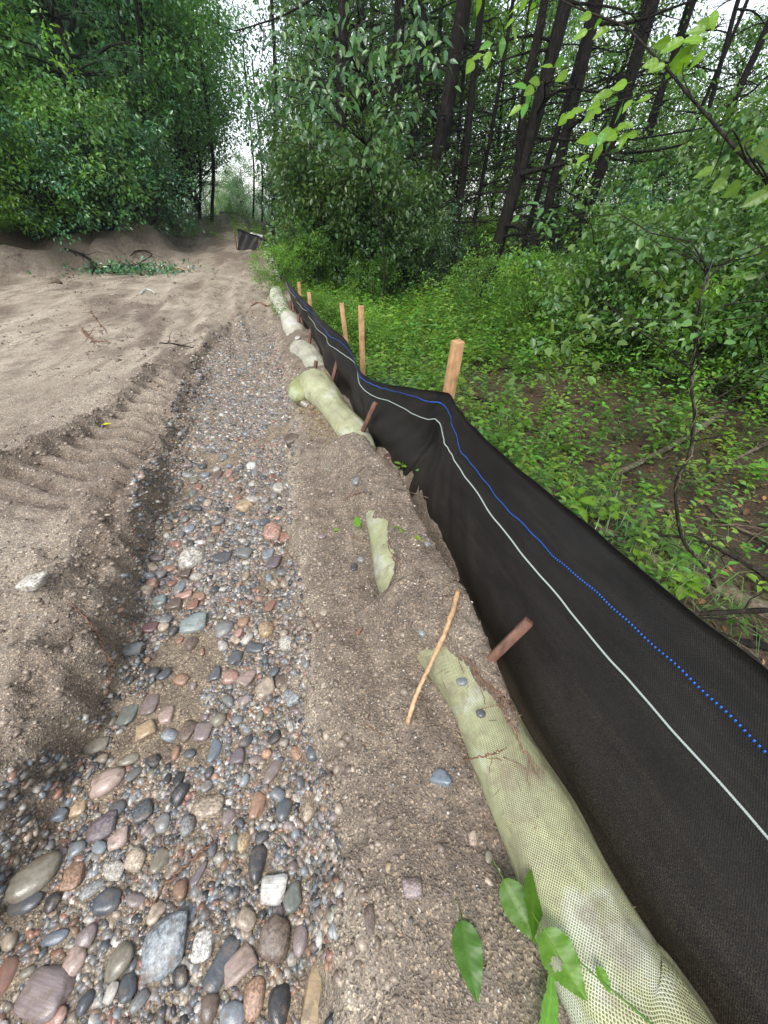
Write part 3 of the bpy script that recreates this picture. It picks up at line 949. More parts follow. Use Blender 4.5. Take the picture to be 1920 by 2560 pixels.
# position (px of the original), width, height, turn, colour, shape, finish, label
ST_LIST = [
    (87, 2195, 132, 78, 32, 'olive', 'round', 'smooth', 'largest smooth olive oval cobble on the gravel near the left bank'),
    (185, 2190, 58, 60, 10, 'orange', 'worn', 'speckled', 'bright orange lump touching the large olive oval cobble'),
    (266, 1958, 112, 56, 25, 'pink', 'round', 'banded', 'long pink banded cobble at the foot of the left bank'),
    (237, 1874, 74, 50, 5, 'olive', 'worn', 'smooth', 'olive brown angular cobble just above the long pink banded one'),
    (524, 2016, 94, 58, 8, 'tan', 'block', 'speckled', 'rectangular tan granite block in mid channel'),
    (645, 2013, 42, 66, 4, 'orange', 'block', 'smooth', 'upright glossy orange brown block right of the tan granite block'),
    (709, 2025, 46, 58, -8, 'slate', 'round', 'smooth', 'dark slate oval cobble right of the upright orange brown block'),
    (775, 2022, 36, 68, -22, 'tan', 'round', 'speckled', 'pale tan upright oval beside the dark slate oval'),
    (680, 1929, 38, 72, -20, 'mauve', 'round', 'smooth', 'slim purple grey oval above the upright orange brown block'),
    (735, 1741, 56, 48, 25, 'greyblue', 'worn', 'speckled', 'light grey speckled cobble near the brown shoulder'),
    (686, 2224, 76, 66, 0, 'white', 'worn', 'banded', 'whitish stone with black scribbled bands beside a green heart shaped one'),
    (732, 2244, 54, 64, 20, 'green', 'worn', 'smooth', 'sage green heart shaped stone against the whitish scribbled one'),
    (644, 2160, 54, 98, 5, 'dark', 'round', 'smooth', 'tall dark cobble above the whitish scribbled stone'),
    (417, 2363, 118, 132, 10, 'greyblue', 'worn', 'speckled', 'biggest rough blue grey rock low in the channel'),
    (509, 2363, 64, 70, 12, 'white', 'worn', 'speckled', 'black and white speckled rock right of the biggest blue grey rock'),
    (558, 2406, 56, 122, -28, 'slate', 'block', 'banded', 'long dark slate wedge leaning on the pink tan wedge'),
    (599, 2410, 96, 66, 35, 'pink', 'block', 'banded', 'pink tan wedge with fine ridges beside the long dark slate wedge'),
    (690, 2350, 92, 106, 0, 'brown', 'worn', 'speckled', 'rough brown rock half buried low in the channel'),
    (749, 2354, 44, 68, -6, 'mauve', 'round', 'smooth', 'mauve oval pebble right of the rough brown rock'),
    (793, 2487, 74, 150, -6, 'ochre', 'worn', 'banded', 'long cream and yellow stone on the brown soil at the bottom'),
    (637, 2499, 62, 88, 12, 'orange', 'round', 'speckled', 'speckled orange and white egg shaped stone at the bottom'),
    (700, 2520, 72, 96, 5, 'dark', 'round', 'smooth', 'charcoal cobble between the speckled orange egg and the cream stone'),
    (524, 2522, 50, 62, 5, 'brown', 'round', 'smooth', 'round brown pebble left of the speckled orange egg'),
    (579, 2545, 78, 62, 0, 'greyblue', 'round', 'smooth', 'blue grey dome of a cobble cut by the bottom edge'),
    (116, 2482, 150, 96, -12, 'mauve', 'worn', 'banded', 'wide flat mauve slab with white vein low at the left'),
    (10, 2458, 60, 90, 0, 'rust', 'round', 'smooth', 'red brown cobble at the far left edge'),
    (139, 2545, 64, 44, 0, 'terracotta', 'round', 'smooth', 'orange red pebble under the wide mauve slab'),
    (180, 2412, 62, 70, -25, 'pink', 'round', 'smooth', 'mauve pink oval cobble above the wide mauve slab'),
    (295, 2406, 72, 82, -30, 'olive', 'round', 'smooth', 'olive cobble with a wet highlight left of the biggest blue grey rock'),
    (217, 2346, 56, 50, 20, 'mauve', 'round', 'smooth', 'dusky mauve round cobble under the slim blue grey bar'),
    (139, 2346, 70, 30, 10, 'blue', 'round', 'smooth', 'slim blue grey bar shaped pebble'),
    (58, 2262, 104, 44, 12, 'slate', 'round', 'smooth', 'long dark slate cobble below the largest olive oval'),
    (130, 2258, 40, 40, 0, 'dark', 'round', 'smooth', 'wet black round pebble beside the long dark slate cobble'),
    (272, 2256, 78, 56, 10, 'slate', 'worn', 'smooth', 'broad dark green black cobble above the olive highlight cobble'),
    (260, 2068, 74, 60, 20, 'purple', 'worn', 'speckled', 'dark purple angular cobble left of centre in the channel'),
    (145, 2036, 54, 34, -12, 'blue', 'block', 'smooth', 'flat blue slate piece near the left bank'),
    (197, 2019, 46, 38, 20, 'ochre', 'worn', 'smooth', 'amber orange nugget beside the flat blue slate'),
    (290, 2025, 54, 40, 0, 'slate', 'round', 'smooth', 'dark grey pebble right of the amber nugget'),
    (359, 2027, 56, 54, 30, 'slate', 'worn', 'speckled', 'dark greenish mottled pebble left of the tan granite block'),
    (405, 2062, 46, 46, 20, 'grey', 'round', 'smooth', 'mid grey round pebble under the dark greenish mottled one'),
    (402, 2152, 48, 56, 0, 'olive', 'block', 'smooth', 'olive tan faceted stone in mid channel'),
    (298, 2097, 54, 46, 20, 'pink', 'worn', 'smooth', 'pinkish tan chip below the dark purple cobble'),
    (570, 2045, 40, 46, -20, 'mauve', 'round', 'smooth', 'grey mauve pebble under the tan granite block'),
    (538, 1877, 34, 58, 0, 'blue', 'block', 'smooth', 'tall dark blue splinter of stone'),
    (596, 1891, 48, 40, 0, 'purple', 'block', 'banded', 'purple and pink chip right of the tall dark blue splinter'),
    (327, 1779, 56, 72, 0, 'green', 'worn', 'smooth', 'grey green faceted cobble beside a tan pink pebble'),
    (378, 1762, 50, 54, 0, 'mauve', 'worn', 'smooth', 'grey mauve stone between the grey green cobble and the tan pink pebble'),
    (417, 1787, 44, 48, 10, 'pink', 'block', 'smooth', 'tan pink polygonal pebble'),
    (365, 1825, 56, 42, 28, 'ochre', 'block', 'smooth', 'glossy orange brown wedge under the tan pink pebble'),
    (379, 1683, 44, 28, 0, 'dark', 'round', 'smooth', 'flat dark pebble on pale sand'),
    (322, 1702, 32, 22, 15, 'dark', 'round', 'smooth', 'small dark olive bean on pale sand'),
    (469, 1828, 44, 52, -20, 'brown', 'worn', 'speckled', 'brown and gold rough stone in the channel'),
    (509, 1831, 50, 46, 0, 'mauve', 'worn', 'smooth', 'mauve grey cobble touching the brown and gold rough stone'),
    (579, 1695, 46, 38, 15, 'terracotta', 'worn', 'smooth', 'brick red wedge left of a tan orange one'),
    (619, 1695, 44, 48, -35, 'pink', 'block', 'smooth', 'tan orange wedge right of the brick red one'),
    (540, 1684, 36, 36, 0, 'slate', 'block', 'smooth', 'dark blue chip left of the brick red wedge'),
    (665, 1721, 56, 48, 25, 'tan', 'worn', 'smooth', 'curved tan stone beside the light grey speckled cobble'),
    (784, 1886, 46, 40, -25, 'slate', 'round', 'smooth', 'dark grey green oval lying on the brown shoulder'),
    (610, 2106, 38, 48, 0, 'ochre', 'round', 'speckled', 'orange tan pebble below the upright orange brown block'),
    (583, 2108, 30, 42, 0, 'green', 'round', 'smooth', 'small green grey pebble beside the orange tan pebble'),
    (498, 2184, 28, 58, -25, 'purple', 'block', 'smooth', 'pointed purple flake in mid channel'),
    (289, 2178, 54, 42, 0, 'pale', 'worn', 'speckled', 'rough cream stone left of the olive tan faceted one'),
    (341, 2152, 56, 52, 0, 'tan', 'worn', 'speckled', 'rough grey tan stone beside the olive tan faceted one'),
    (480, 1399, 74, 56, 0, 'pale', 'round', 'speckled', 'large pale granite dome half buried in the upper channel'),
    (683, 1332, 54, 46, 5, 'terracotta', 'worn', 'speckled', 'terracotta rock at the right of the upper channel'),
    (715, 1344, 36, 28, 0, 'rust', 'worn', 'smooth', 'red brown stone touching the terracotta rock'),
    (486, 1561, 76, 48, 8, 'teal', 'worn', 'banded', 'greenish white rough cobble with streaks'),
    (558, 1575, 58, 44, 8, 'grey', 'round', 'banded', 'grey cobble with fine pale stripes'),
    (668, 1575, 48, 44, 15, 'ochre', 'round', 'speckled', 'ochre speckled round cobble'),
    (608, 1556, 34, 28, 0, 'orange', 'round', 'smooth', 'orange bean between the striped grey and ochre cobbles'),
    (597, 1583, 30, 22, 25, 'terracotta', 'block', 'smooth', 'orange pink chip under the orange bean'),
    (479, 1610, 42, 38, 0, 'brown', 'round', 'speckled', 'round brown speckled stone under the greenish white cobble'),
    (376, 1570, 44, 28, -8, 'maroon', 'worn', 'smooth', 'maroon stone on pale sand near the left bank'),
    (367, 1477, 42, 28, 22, 'tan', 'round', 'smooth', 'tan bean shaped pebble near the left bank'),
    (380, 1458, 34, 24, 25, 'terracotta', 'block', 'smooth', 'orange pink chip above the tan bean'),
    (448, 1471, 34, 32, 0, 'greyblue', 'round', 'smooth', 'glossy blue grey round pebble above a red orange flake'),
    (460, 1489, 50, 18, 18, 'terracotta', 'worn', 'smooth', 'long red orange flake'),
    (399, 1503, 42, 28, 28, 'teal', 'block', 'smooth', 'teal flake left of a dark brown slab'),
    (437, 1512, 52, 30, 0, 'brown', 'block', 'smooth', 'dark brown slab between the teal flake and a maroon chip'),
    (484, 1512, 36, 30, 0, 'rust', 'block', 'smooth', 'maroon red chip right of the dark brown slab'),
    (498, 1492, 40, 24, 10, 'orange', 'worn', 'smooth', 'light orange stone above the maroon red chip'),
    (399, 1437, 38, 24, 0, 'grey', 'round', 'smooth', 'grey flat pebble left of the pale granite dome'),
    (556, 1396, 52, 30, 10, 'slate', 'worn', 'smooth', 'dark grey flat stone right of the pale granite dome'),
    (613, 1384, 50, 30, -20, 'grey', 'block', 'banded', 'grey slab with pale bands'),
    (671, 1386, 32, 32, 0, 'greyblue', 'worn', 'smooth', 'light blue grey round stone under the terracotta rock'),
    (686, 1408, 38, 36, 0, 'purple', 'worn', 'smooth', 'purple grey stone under the light blue grey one'),
    (491, 1443, 40, 20, 6, 'pale', 'round', 'speckled', 'cream oval pebble under the pale granite dome'),
    (463, 1434, 34, 22, 0, 'brown', 'worn', 'smooth', 'ochre brown pebble left of the cream oval'),
    (330, 1628, 56, 38, 10, 'grey', 'worn', 'smooth', 'grey flat rock tucked against the left bank'),
    (85, 1454, 66, 36, 12, 'pale', 'worn', 'speckled', 'cream yellow rock bedded in the left shoulder'),
    (718, 1610, 48, 42, 0, 'pale', 'round', 'speckled', 'pale tan round stone half sunk beside the brown shoulder'),
    (590, 1645, 38, 40, 0, 'slate', 'block', 'smooth', 'dark blue faceted stone above the brick red wedge'),
    (637, 1620, 54, 28, -10, 'slate', 'worn', 'smooth', 'dark slate lump below the ochre speckled cobble'),
    (677, 1515, 28, 36, -15, 'rust', 'worn', 'smooth', 'orange brown upright chip near the brown shoulder'),
    (483, 1234, 28, 20, 0, 'green', 'round', 'smooth', 'olive green bean under a red pebble'),
    (497, 1219, 26, 19, 0, 'rust', 'worn', 'smooth', 'brick red pebble above the olive green bean'),
    (631, 1249, 42, 20, -20, 'pale', 'round', 'smooth', 'pale grey long pebble in the upper channel'),
    (612, 1266, 40, 30, -35, 'ochre', 'block', 'smooth', 'brown gold slanting chip under the pale grey long pebble'),
    (472, 1324, 34, 20, 0, 'greyblue', 'round', 'smooth', 'pale blue flat pebble in the upper channel'),
    (542, 1325, 28, 20, 10, 'orange', 'worn', 'smooth', 'small orange chip in the upper channel'),
    (628, 1167, 32, 17, 0, 'white', 'round', 'smooth', 'white pebble far up the channel'),
    (560, 1145, 24, 18, 20, 'grey', 'block', 'smooth', 'grey chip far up the channel left of the white pebble'),
    (545, 1190, 24, 22, 0, 'brown', 'round', 'smooth', 'dark brown pebble below the grey chip'),
    (572, 1184, 22, 18, 0, 'terracotta', 'round', 'smooth', 'dull red pebble right of the dark brown one'),
    (733, 1100, 50, 26, 22, 'brown', 'block', 'smooth', 'brown split cobble at the edge of the brown shoulder'),
    (700, 1222, 40, 26, 0, 'pale', 'worn', 'smooth', 'chalky chip at the shoulder edge'),
    (1105, 1945, 62, 44, -15, 'blue', 'block', 'smooth', 'wet dark blue shard beside the straw tube'),
    (1181, 2098, 24, 32, 0, 'pink', 'worn', 'speckled', 'pinkish pebble beside the straw tube'),
    (1182, 2088, 20, 22, 0, 'tan', 'worn', 'smooth', 'beige pebble just above the pinkish one by the straw tube'),
    (1030, 2220, 58, 48, 0, 'mauve', 'worn', 'speckled', 'pinkish mottled stone on the brown soil'),
    (925, 2300, 32, 66, 12, 'brown', 'worn', 'speckled', 'dark brown rusty stone on the brown soil'),
    (1222, 2144, 24, 32, -25, 'olive', 'round', 'smooth', 'flat olive oval pebble by the straw tube'),
    (1189, 2012, 14, 36, -15, 'green', 'round', 'smooth', 'thin green grey pebble leaning at the straw tube'),
    (971, 1143, 28, 19, 0, 'maroon', 'block', 'smooth', 'reddish stone at the dark gap under the black cloth'),
    (1070, 1361, 22, 16, -20, 'grey', 'round', 'smooth', 'grey pebble at the foot of the black cloth'),
    (885, 1418, 22, 20, 0, 'dark', 'block', 'smooth', 'coal black chip left of the second straw tube end'),
    (943, 1309, 24, 13, -5, 'slate', 'worn', 'smooth', 'dark blue chip on soil over the buried straw tube'),
    (893, 1203, 22, 20, -30, 'greyblue', 'worn', 'smooth', 'light blue grey chip above the small leaf cluster'),
    (915, 1228, 14, 11, 0, 'slate', 'round', 'smooth', 'tiny dark bead below the light blue grey chip'),
    (804, 1342, 24, 12, 0, 'mauve', 'round', 'smooth', 'flat mauve grey pebble in brown soil'),
    (903, 1400, 22, 15, -12, 'grey', 'worn', 'smooth', 'grey stone above the coal black chip'),
    (810, 1530, 26, 22, -20, 'tan', 'worn', 'smooth', 'tan and brown stone on the shoulder'),
    (898, 1577, 14, 26, -20, 'rust', 'block', 'smooth', 'brick coloured chip on the shoulder'),
    (1056, 1582, 22, 20, 0, 'teal', 'round', 'smooth', 'teal round pebble near the peeled stick'),
    (970, 2172, 16, 30, -18, 'ochre', 'worn', 'smooth', 'yellow chip on the brown soil'),
    (762, 1005, 36, 46, 30, 'pale', 'worn', 'speckled', 'cream stone below the folded straw tube end'),
]
for r in ST_LIST:
    stone(*r)
# two pebbles lying on the tube itself
stone(1155, 1705, 34, 22, 5, 'greyblue', 'round', 'smooth', 'blue grey pebble lying high on the near straw tube', zabs=0.155, lift=0.0)
stone(1203, 1785, 30, 23, -8, 'slate', 'round', 'smooth', 'slate pebble lying on the soil patch of the near straw tube', zabs=0.165, lift=0.0)

# the next largest pebbles of the channel, one object each
NAMES = [('grey', 'small mid grey pebble in the gravel channel'), ('slate', 'small dark slate pebble in the gravel channel'),
         ('dark', 'small black pebble in the gravel channel'), ('tan', 'small tan pebble in the gravel channel'),
         ('pale', 'small pale cream pebble in the gravel channel'), ('mauve', 'small mauve pebble in the gravel channel'),
         ('rust', 'small rust red pebble in the gravel channel'), ('orange', 'small orange pebble in the gravel channel'),
         ('olive', 'small olive pebble in the gravel channel'), ('greyblue', 'small blue grey pebble in the gravel channel'),
         ('white', 'small white quartz pebble in the gravel channel'), ('brown', 'small brown pebble in the gravel channel')]
WTS = np.array([.16, .14, .07, .12, .08, .10, .06, .05, .08, .08, .02, .04])
WTS = WTS / WTS.sum()


def free(x, y, r):
    for (a, b, c) in placed:
        if (a - x) ** 2 + (b - y) ** 2 < (0.85 * (c + r)) ** 2:
            return False
    return True


rg = np.random.RandomState(5)
count = 0
tries = 0
while count < 178 and tries < 20000:
    tries += 1
    y = rg.uniform(-0.25, 2.2) if rg.rand() < 0.75 else rg.uniform(-0.25, 1.0)
    x = rg.uniform(-1.5, 0.0)
    if not (pth(CH_L, y) + 0.05 < x < pth(CH_R, y) - 0.03):
        continue
    r = rg.uniform(0.013, 0.023) * (1 + 0.15 * max(y, 0))
    if not free(x, y, r):
        continue
    i = rg.choice(len(NAMES), p=WTS)
    c = PAL[NAMES[i][0]]
    zz = gz(x, y)
    sx, sy = r * rg.uniform(1.0, 1.35), r * rg.uniform(0.75, 1.0)
    sz = sy * rg.uniform(0.55, 0.8)
    shp = ('round', 'worn', 'block')[rg.choice(3, p=[.22, .46, .32])]
    o = obj('stone', ROCK[(shp, rg.randint(6), 'lo')], None, (x, y, zz + 0.25 * sz), (rg.uniform(-.25, .25), rg.uniform(-.25, .25), rg.uniform(0, 6.28)), (sx, sy, sz))
    j = 1 + rg.uniform(-0.25, 0.25)
    o.color = (c[0] * j, c[1] * j, c[2] * j, 1)
    o.material_slots[0].link = 'OBJECT'
    o.material_slots[0].material = M['stone_' + ('smooth', 'speckled', 'banded')[rg.choice(3, p=[.6, .25, .15])]]
    zy = 'low in the channel' if y < 0.3 else ('in the lower middle of the channel' if y < 0.75 else ('in mid channel' if y < 1.3 else 'in the upper channel'))
    fx = (x - pth(CH_L, y)) / (pth(CH_R, y) - pth(CH_L, y))
    zx = 'near the left bank' if fx < 0.33 else ('between the larger stones' if fx < 0.67 else 'near the brown shoulder')
    lbl = NAMES[i][1].replace('in the gravel channel', zy + ' ' + zx)
    tag(o, lbl, 'pebble', lbl.replace('pebble', 'pebbles'))
    o.name = 'pebble'
    placed.append((x, y, r))
    count += 1


def gravel(name, X, Y, R, label, base=ICO1, flat=(0.35, 0.8), seed=3, pal=None, sink=-0.22, mat_='stone_stuff'):
    rn = np.random.RandomState(seed)
    n = len(X)
    D, F = base
    nv = len(D)
    # deform each little stone on its own
    Vs = np.repeat(D[None], n, 0) * (1 + 0.5 * (rn.rand(n, nv, 1) - 0.5))
    S = np.stack([R * rn.uniform(0.9, 1.35, n), R * rn.uniform(0.6, 1.0, n), R * rn.uniform(flat[0], flat[1], n)], 1)
    Vs = Vs * S[:, None, :]
    a = rn.rand(n) * 6.283
    ca, sa = np.cos(a)[:, None], np.sin(a)[:, None]
    tl = rn.uniform(-0.5, 0.5, n)[:, None]
    x, y, z = Vs[..., 0], Vs[..., 1], Vs[..., 2]
    y, z = y * np.cos(tl) - z * np.sin(tl), y * np.sin(tl) + z * np.cos(tl)
    x, y = x * ca - y * sa, x * sa + y * ca
    Z = hgt(X, Y, True)
    V = np.stack([x + X[:, None], y + Y[:, None], z + (Z + sink * R)[:, None]], -1).reshape(-1, 3)
    Fa = (F[None] + (np.arange(n) * nv)[:, None, None]).reshape(-1, 3)
    keys = pal or ['grey', 'slate', 'dark', 'tan', 'pale', 'mauve', 'rust', 'orange', 'olive', 'greyblue', 'white', 'brown']
    w = WTS if pal is None else np.ones(len(keys)) / len(keys)
    P = np.array([PAL[k] for k in keys])
    c = P[rn.choice(len(keys), n, p=w)] * (1 + rn.uniform(-0.3, 0.3, (n, 1)))
    T = np.repeat(c, nv, 0)
    me = make_mesh(name, V, Fa, M[mat_], T, name != 'gravel')
    o = obj(name, me)
    tag(o, label, 'gravel', kind='stuff')
    return o


rg = np.random.RandomState(8)
PA = np.array(placed)


def scatter(n, xr_, yr_, rfun, ok):
    X = rg.uniform(xr_[0], xr_[1], n * 3)
    Y = yr_[0] + (yr_[1] - yr_[0]) * rg.rand(n * 3) ** 1.25
    k = ok(X, Y)
    X, Y = X[k][:n], Y[k][:n]
    R = rfun(X, Y)
    d = (X[:, None] - PA[None, :, 0]) ** 2 + (Y[:, None] - PA[None, :, 1]) ** 2
    keep = (d > (0.8 * (PA[None, :, 2] + R[:, None] * 0.6)) ** 2).all(1)
    return X[keep], Y[keep], R[keep]


def in_ch(X, Y):
    return (X > pth(CH_L, Y) - 0.02 + 0.03 * fbm(X, Y, 6, 2)) & (X < pth(CH_R, Y) + 0.03 + 0.05 * fbm(X, Y, 4, 2)) & (
        fbm(X, Y, 2.6, 3, 0.55, 77.0) < 0.30 + 0.1 * rg.rand(len(X)) + np.where(Y < 0.45, 0.35, 0)) & (rg.rand(len(X)) < 1 - 0.75 * sst(4, 6.5, Y))


X, Y, R = scatter(12500, (-1.9, 0.0), (-0.45, 3.4), lambda x, y: 0.0055 + 0.0115 * rg.rand(len(x)) ** 2.0, in_ch)
X2, Y2, R2 = scatter(9000, (-1.5, 0.0), (-0.45, 1.7), lambda x, y: 0.0065 + 0.010 * rg.rand(len(x)) ** 1.6, in_ch)
X3, Y3, R3 = scatter(1700, (-2.1, -0.3), (1.1, 4.6), lambda x, y: 0.011 + 0.016 * rg.rand(len(x)) ** 1.8 + 0.001 * y, in_ch)
X2, Y2, R2 = np.concatenate([X2, X3]), np.concatenate([Y2, Y3]), np.concatenate([R2, R3])
X, Y, R = np.concatenate([X, X2]), np.concatenate([Y, Y2]), np.concatenate([R, R2])
gravel('gravel', X, Y, R, 'mixed small wet gravel packed along the washed channel', ICO2 if False else ICO1)
X, Y, R = scatter(13000, (-2.3, 0.0), (-0.4, 6.0), lambda x, y: 0.0035 + 0.005 * rg.rand(len(x)) + 0.0015 * np.clip(y, 0, 6), in_ch)
gravel('fine_gravel', X, Y, R, 'fine grit filling the washed channel between larger pebbles', seed=4)


def in_soil(X, Y):
    return ((X > pth(CH_R, Y)) & (X < pth(FB, Y) - 0.03) & (X < pth(WT, Y) - 0.09 + 0.3 * ((Y > 0.8)))) | (X < pth(CH_L, Y))


X, Y, R = scatter(9000, (-2.6, 0.5), (-0.4, 3.6), lambda x, y: 0.0018 + 0.0035 * rg.rand(len(x)) ** 2 + 0.0007 * y, in_soil)
gravel('grit', X, Y, R, 'scattered pale and dark grit on the brown soil', seed=6, pal=['tan', 'pale', 'pale', 'white', 'grey', 'slate', 'tan', 'brown', 'orange', 'mauve'], sink=0.0)
# soil crumbs broken from the shoulders
def in_bank(X, Y):
    d = pth(CH_L, Y) - X
    c = np.abs(X - pth(CREST, Y))
    b = np.abs(X - pth(BERM, Y))
    return ((d > -0.04) & (d < 0.5) & (rg.rand(len(X)) < np.exp(-d * 3)) & (Y < 1.8)) | ((c < 0.1) & (Y > 1.2)) | ((b < 0.09) & (Y > 1.5) & (Y < 3.7)) | ((np.abs(X - pth(CH_R, Y) - 0.05) < 0.09) & (rg.rand(len(X)) < .7)) | (rg.rand(len(X)) < 0.1)


PAL['soil1'], PAL['soil2'], PAL['soil3'] = (0.25, 0.20, 0.155), (0.18, 0.142, 0.11), (0.31, 0.255, 0.20)
X, Y, R = scatter(9000, (-2.6, 0.3), (-0.4, 5.5), lambda x, y: 0.004 + 0.012 * rg.rand(len(x)) ** 2.5 + 0.0012 * y, lambda X, Y: in_bank(X, Y) & (X < pth(WT, Y) - 0.12))
gravel('soil_crumbs', X, Y, R, 'dark damp crumbs of soil along the shoulders', seed=9, pal=['soil1', 'soil2', 'soil3'], sink=-0.1, mat_='stone_stuff')
X, Y, R = scatter(5000, (-9, -0.5), (3.5, 14), lambda x, y: 0.006 + 0.024 * rg.rand(len(x)) ** 3, lambda X, Y: (X > pth(LE, Y) - .3) & (X < pth(FB, Y) - 0.3) & (fbm(X, Y, 1.2, 3, 0.6, 3.3) > 0.0))
gravel('soil_clods', X, Y, R, 'scattered brown clods on the upper track', seed=10, pal=['soil1', 'soil2', 'brown', 'soil2'], sink=-0.1)
del X, Y, R

# ============================================================ BLACK SILT FENCE
# stations: base x, y, z; top x, y, z; outward bulge at mid height
STN = np.array([
    (0.80, -1.20, -0.09, 1.06, -1.15, 0.62, 0.00),
    (0.685, -0.50, -0.09, 0.93, -0.46, 0.60, 0.00),
    (0.61, -0.133, -0.10, 0.86, -0.10, 0.598, 0.01),
    (0.515, 0.08, -0.10, 0.762, 0.14, 0.598, 0.01),
    (0.452, 0.285, -0.10, 0.678, 0.369, 0.597, 0.01),
    (0.395, 0.50, -0.10, 0.583, 0.59, 0.60, 0.00),
    (0.352, 0.72, -0.09, 0.502, 0.78, 0.608, 0.00),
    (0.315, 0.96, -0.07, 0.415, 0.968, 0.62, -0.01),
    (0.234, 1.261, -0.06, 0.340, 1.24, 0.61, -0.01),
    (0.170, 1.52, -0.06, 0.302, 1.42, 0.605, 0.0),
    (0.115, 1.74, -0.07, 0.275, 1.62, 0.60, 0.02),
    (0.095, 1.82, -0.20, 0.225, 1.71, 0.575, 0.0),
    (0.065, 1.95, -0.28, 0.135, 1.90, 0.515, -0.02),
    (-0.02, 2.15, -0.30, 0.000, 2.18, 0.435, -0.02),
    (-0.12, 2.38, -0.22, -0.100, 2.36, 0.405, -0.03),
    (-0.23, 2.62, -0.06, -0.185, 2.55, 0.425, 0.03),
    (-0.31, 2.85, -0.05, -0.235, 2.76, 0.475, 0.02),
    (-0.40, 3.115, -0.05, -0.345, 3.02, 0.50, -0.02),
    (-0.50, 3.55, -0.04, -0.49, 3.35, 0.50, -0.02),
    (-0.60, 3.95, -0.04, -0.68, 3.94, 0.50, 0.0),
    (-0.784, 4.60, -0.03, -0.90, 4.55, 0.50, 0.0),
    (-1.00, 5.25, -0.02, -1.08, 5.10, 0.50, 0.0),
    (-1.20, 5.85, 0.0, -1.27, 5.75, 0.46, 0.0),
    (-1.40, 6.60, 0.0, -1.46, 6.50, 0.42, 0.0),
])


def fence_surface(ns=560, nt=34):
    S = resample(STN, ns)
    B, Tp, bul = S[:, :3], S[:, 3:6], S[:, 6]
    FP0 = B
    along = np.concatenate([[0], np.cumsum(np.linalg.norm(np.diff(B, axis=0), axis=1))])
    tt = np.linspace(0, 1, nt)
    P = B[:, None, :] * (1 - tt[None, :, None]) + Tp[:, None, :] * tt[None, :, None]
    tan = norm(np.gradient(B, axis=0))
    nrm = norm(np.stack([-tan[:, 1], tan[:, 0], np.zeros(ns)], 1))      # towards the track
    nrm *= np.sign((nrm @ np.array([-1.0, 0, 0])))[:, None]
    y = B[:, 1][:, None]
    a = along[:, None]
    t = tt[None, :]
    d = bul[:, None] * np.sin(np.pi * t) * -1.0
    # broad slack folds fanning out from the stake corner
    loose = sst(1.55, 1.75, y) * (1 - sst(4.6, 5.6, y))
    d = d + loose * 0.022 * np.sin(a * 15 + t * 5.0) * (0.3 + t) * (1.1 - t)
    d = d + loose * 0.022 * np.sin(a * 7 - t * 9.0 + 1.2) * np.sin(np.pi * t)
    tight = 1 - sst(1.5, 1.75, y)
    for (q, kk, ww, am) in ((0.03, 0.25, 0.035, 0.016), (0.10, 0.45, 0.04, -0.012), (-0.05, -0.35, 0.035, 0.016), (-0.12, -0.75, 0.05, -0.018), (-0.2, -1.2, 0.06, 0.02), (0.2, 0.7, 0.05, 0.008)):
        ac = np.interp(1.63, FP0[:, 1], along)
        d = d + am * np.exp(-((a - (ac - q) + (1 - t) * kk) / (ww * (0.5 + 1 - t))) ** 2) * np.clip(1.15 - t, 0, 1) * sst(0.12, 0.4, t)
    d = d + tight * 0.005 * np.sin(a * 9 + 2.5 * t) * np.sin(np.pi * t)
    d = d + tight * 0.004 * np.sin(a * 27 + 14 * t + np.sin(a * 5)) * (1 - t) * t * 2
    d = d + 0.006 * fbm(a + 0 * t, t + 0 * a, 6.0, 3)
    # foot kicks out towards the tube
    d = d + 0.045 * np.exp(-(t / 0.11) ** 2) * (1 - sst(1.0, 1.9, y)) - 0.02 * np.exp(-((t - 0.16) / 0.06) ** 2) * (1 - sst(1.0, 1.9, y))
    P = P + nrm[:, None, :] * d[..., None]
    # hem wobble
    P[:, -1, 2] += 0.002 * np.sin(along * 30)
    return P, along, nrm


FP, FAL, FN = fence_surface()
ns, nt_ = FP.shape[:2]


def fence_uv(s_idx, t):
    return FP[s_idx, int(round(t * (nt_ - 1)))]


V = np.concatenate([FP.reshape(-1, 3), (FP - FN[:, None, :] * 0.0025).reshape(-1, 3)])
i = np.arange(ns - 1)[:, None] * nt_ + np.arange(nt_ - 1)[None, :]
Q1 = np.stack([i, i + 1, i + nt_ + 1, i + nt_], -1).reshape(-1, 4)
Q2 = Q1[:, ::-1] + ns * nt_
e = np.arange(ns - 1) * nt_ + nt_ - 1
Q3 = np.stack([e, e + nt_, e + nt_ + ns * nt_, e + ns * nt_], 1)
uv = np.stack([np.repeat(FAL, nt_), np.tile(np.linspace(0, 1, nt_), ns)], 1)
fence = root('silt_fence', (FP[200, 0, 0], FP[200, 0, 1], 0), 'long sagging black silt fence with white and blue seams beside the track', 'silt fence')
inv = np.array(fence.location)
cl = obj('fabric', make_mesh('fabric', V - inv, [np.vstack([Q1, Q2[:, ::-1][:, ::-1], Q3])], M['cloth'], None, True, np.vstack([uv, uv])), fence)
cl['label'] = 'black woven fabric, muddy along its foot'


def on_fence(si, t, off):
    f = t * (nt_ - 1)
    j = np.minimum(f.astype(int), nt_ - 2)
    w = (f - j)[:, None]
    f0 = si.astype(int)
    f0 = np.minimum(f0, ns - 2)
    ws = (si - f0)[:, None]
    P = (FP[f0, j] * (1 - w) + FP[f0, j + 1] * w) * (1 - ws) + (FP[f0 + 1, j] * (1 - w) + FP[f0 + 1, j + 1] * w) * ws
    return P + FN[f0] * off


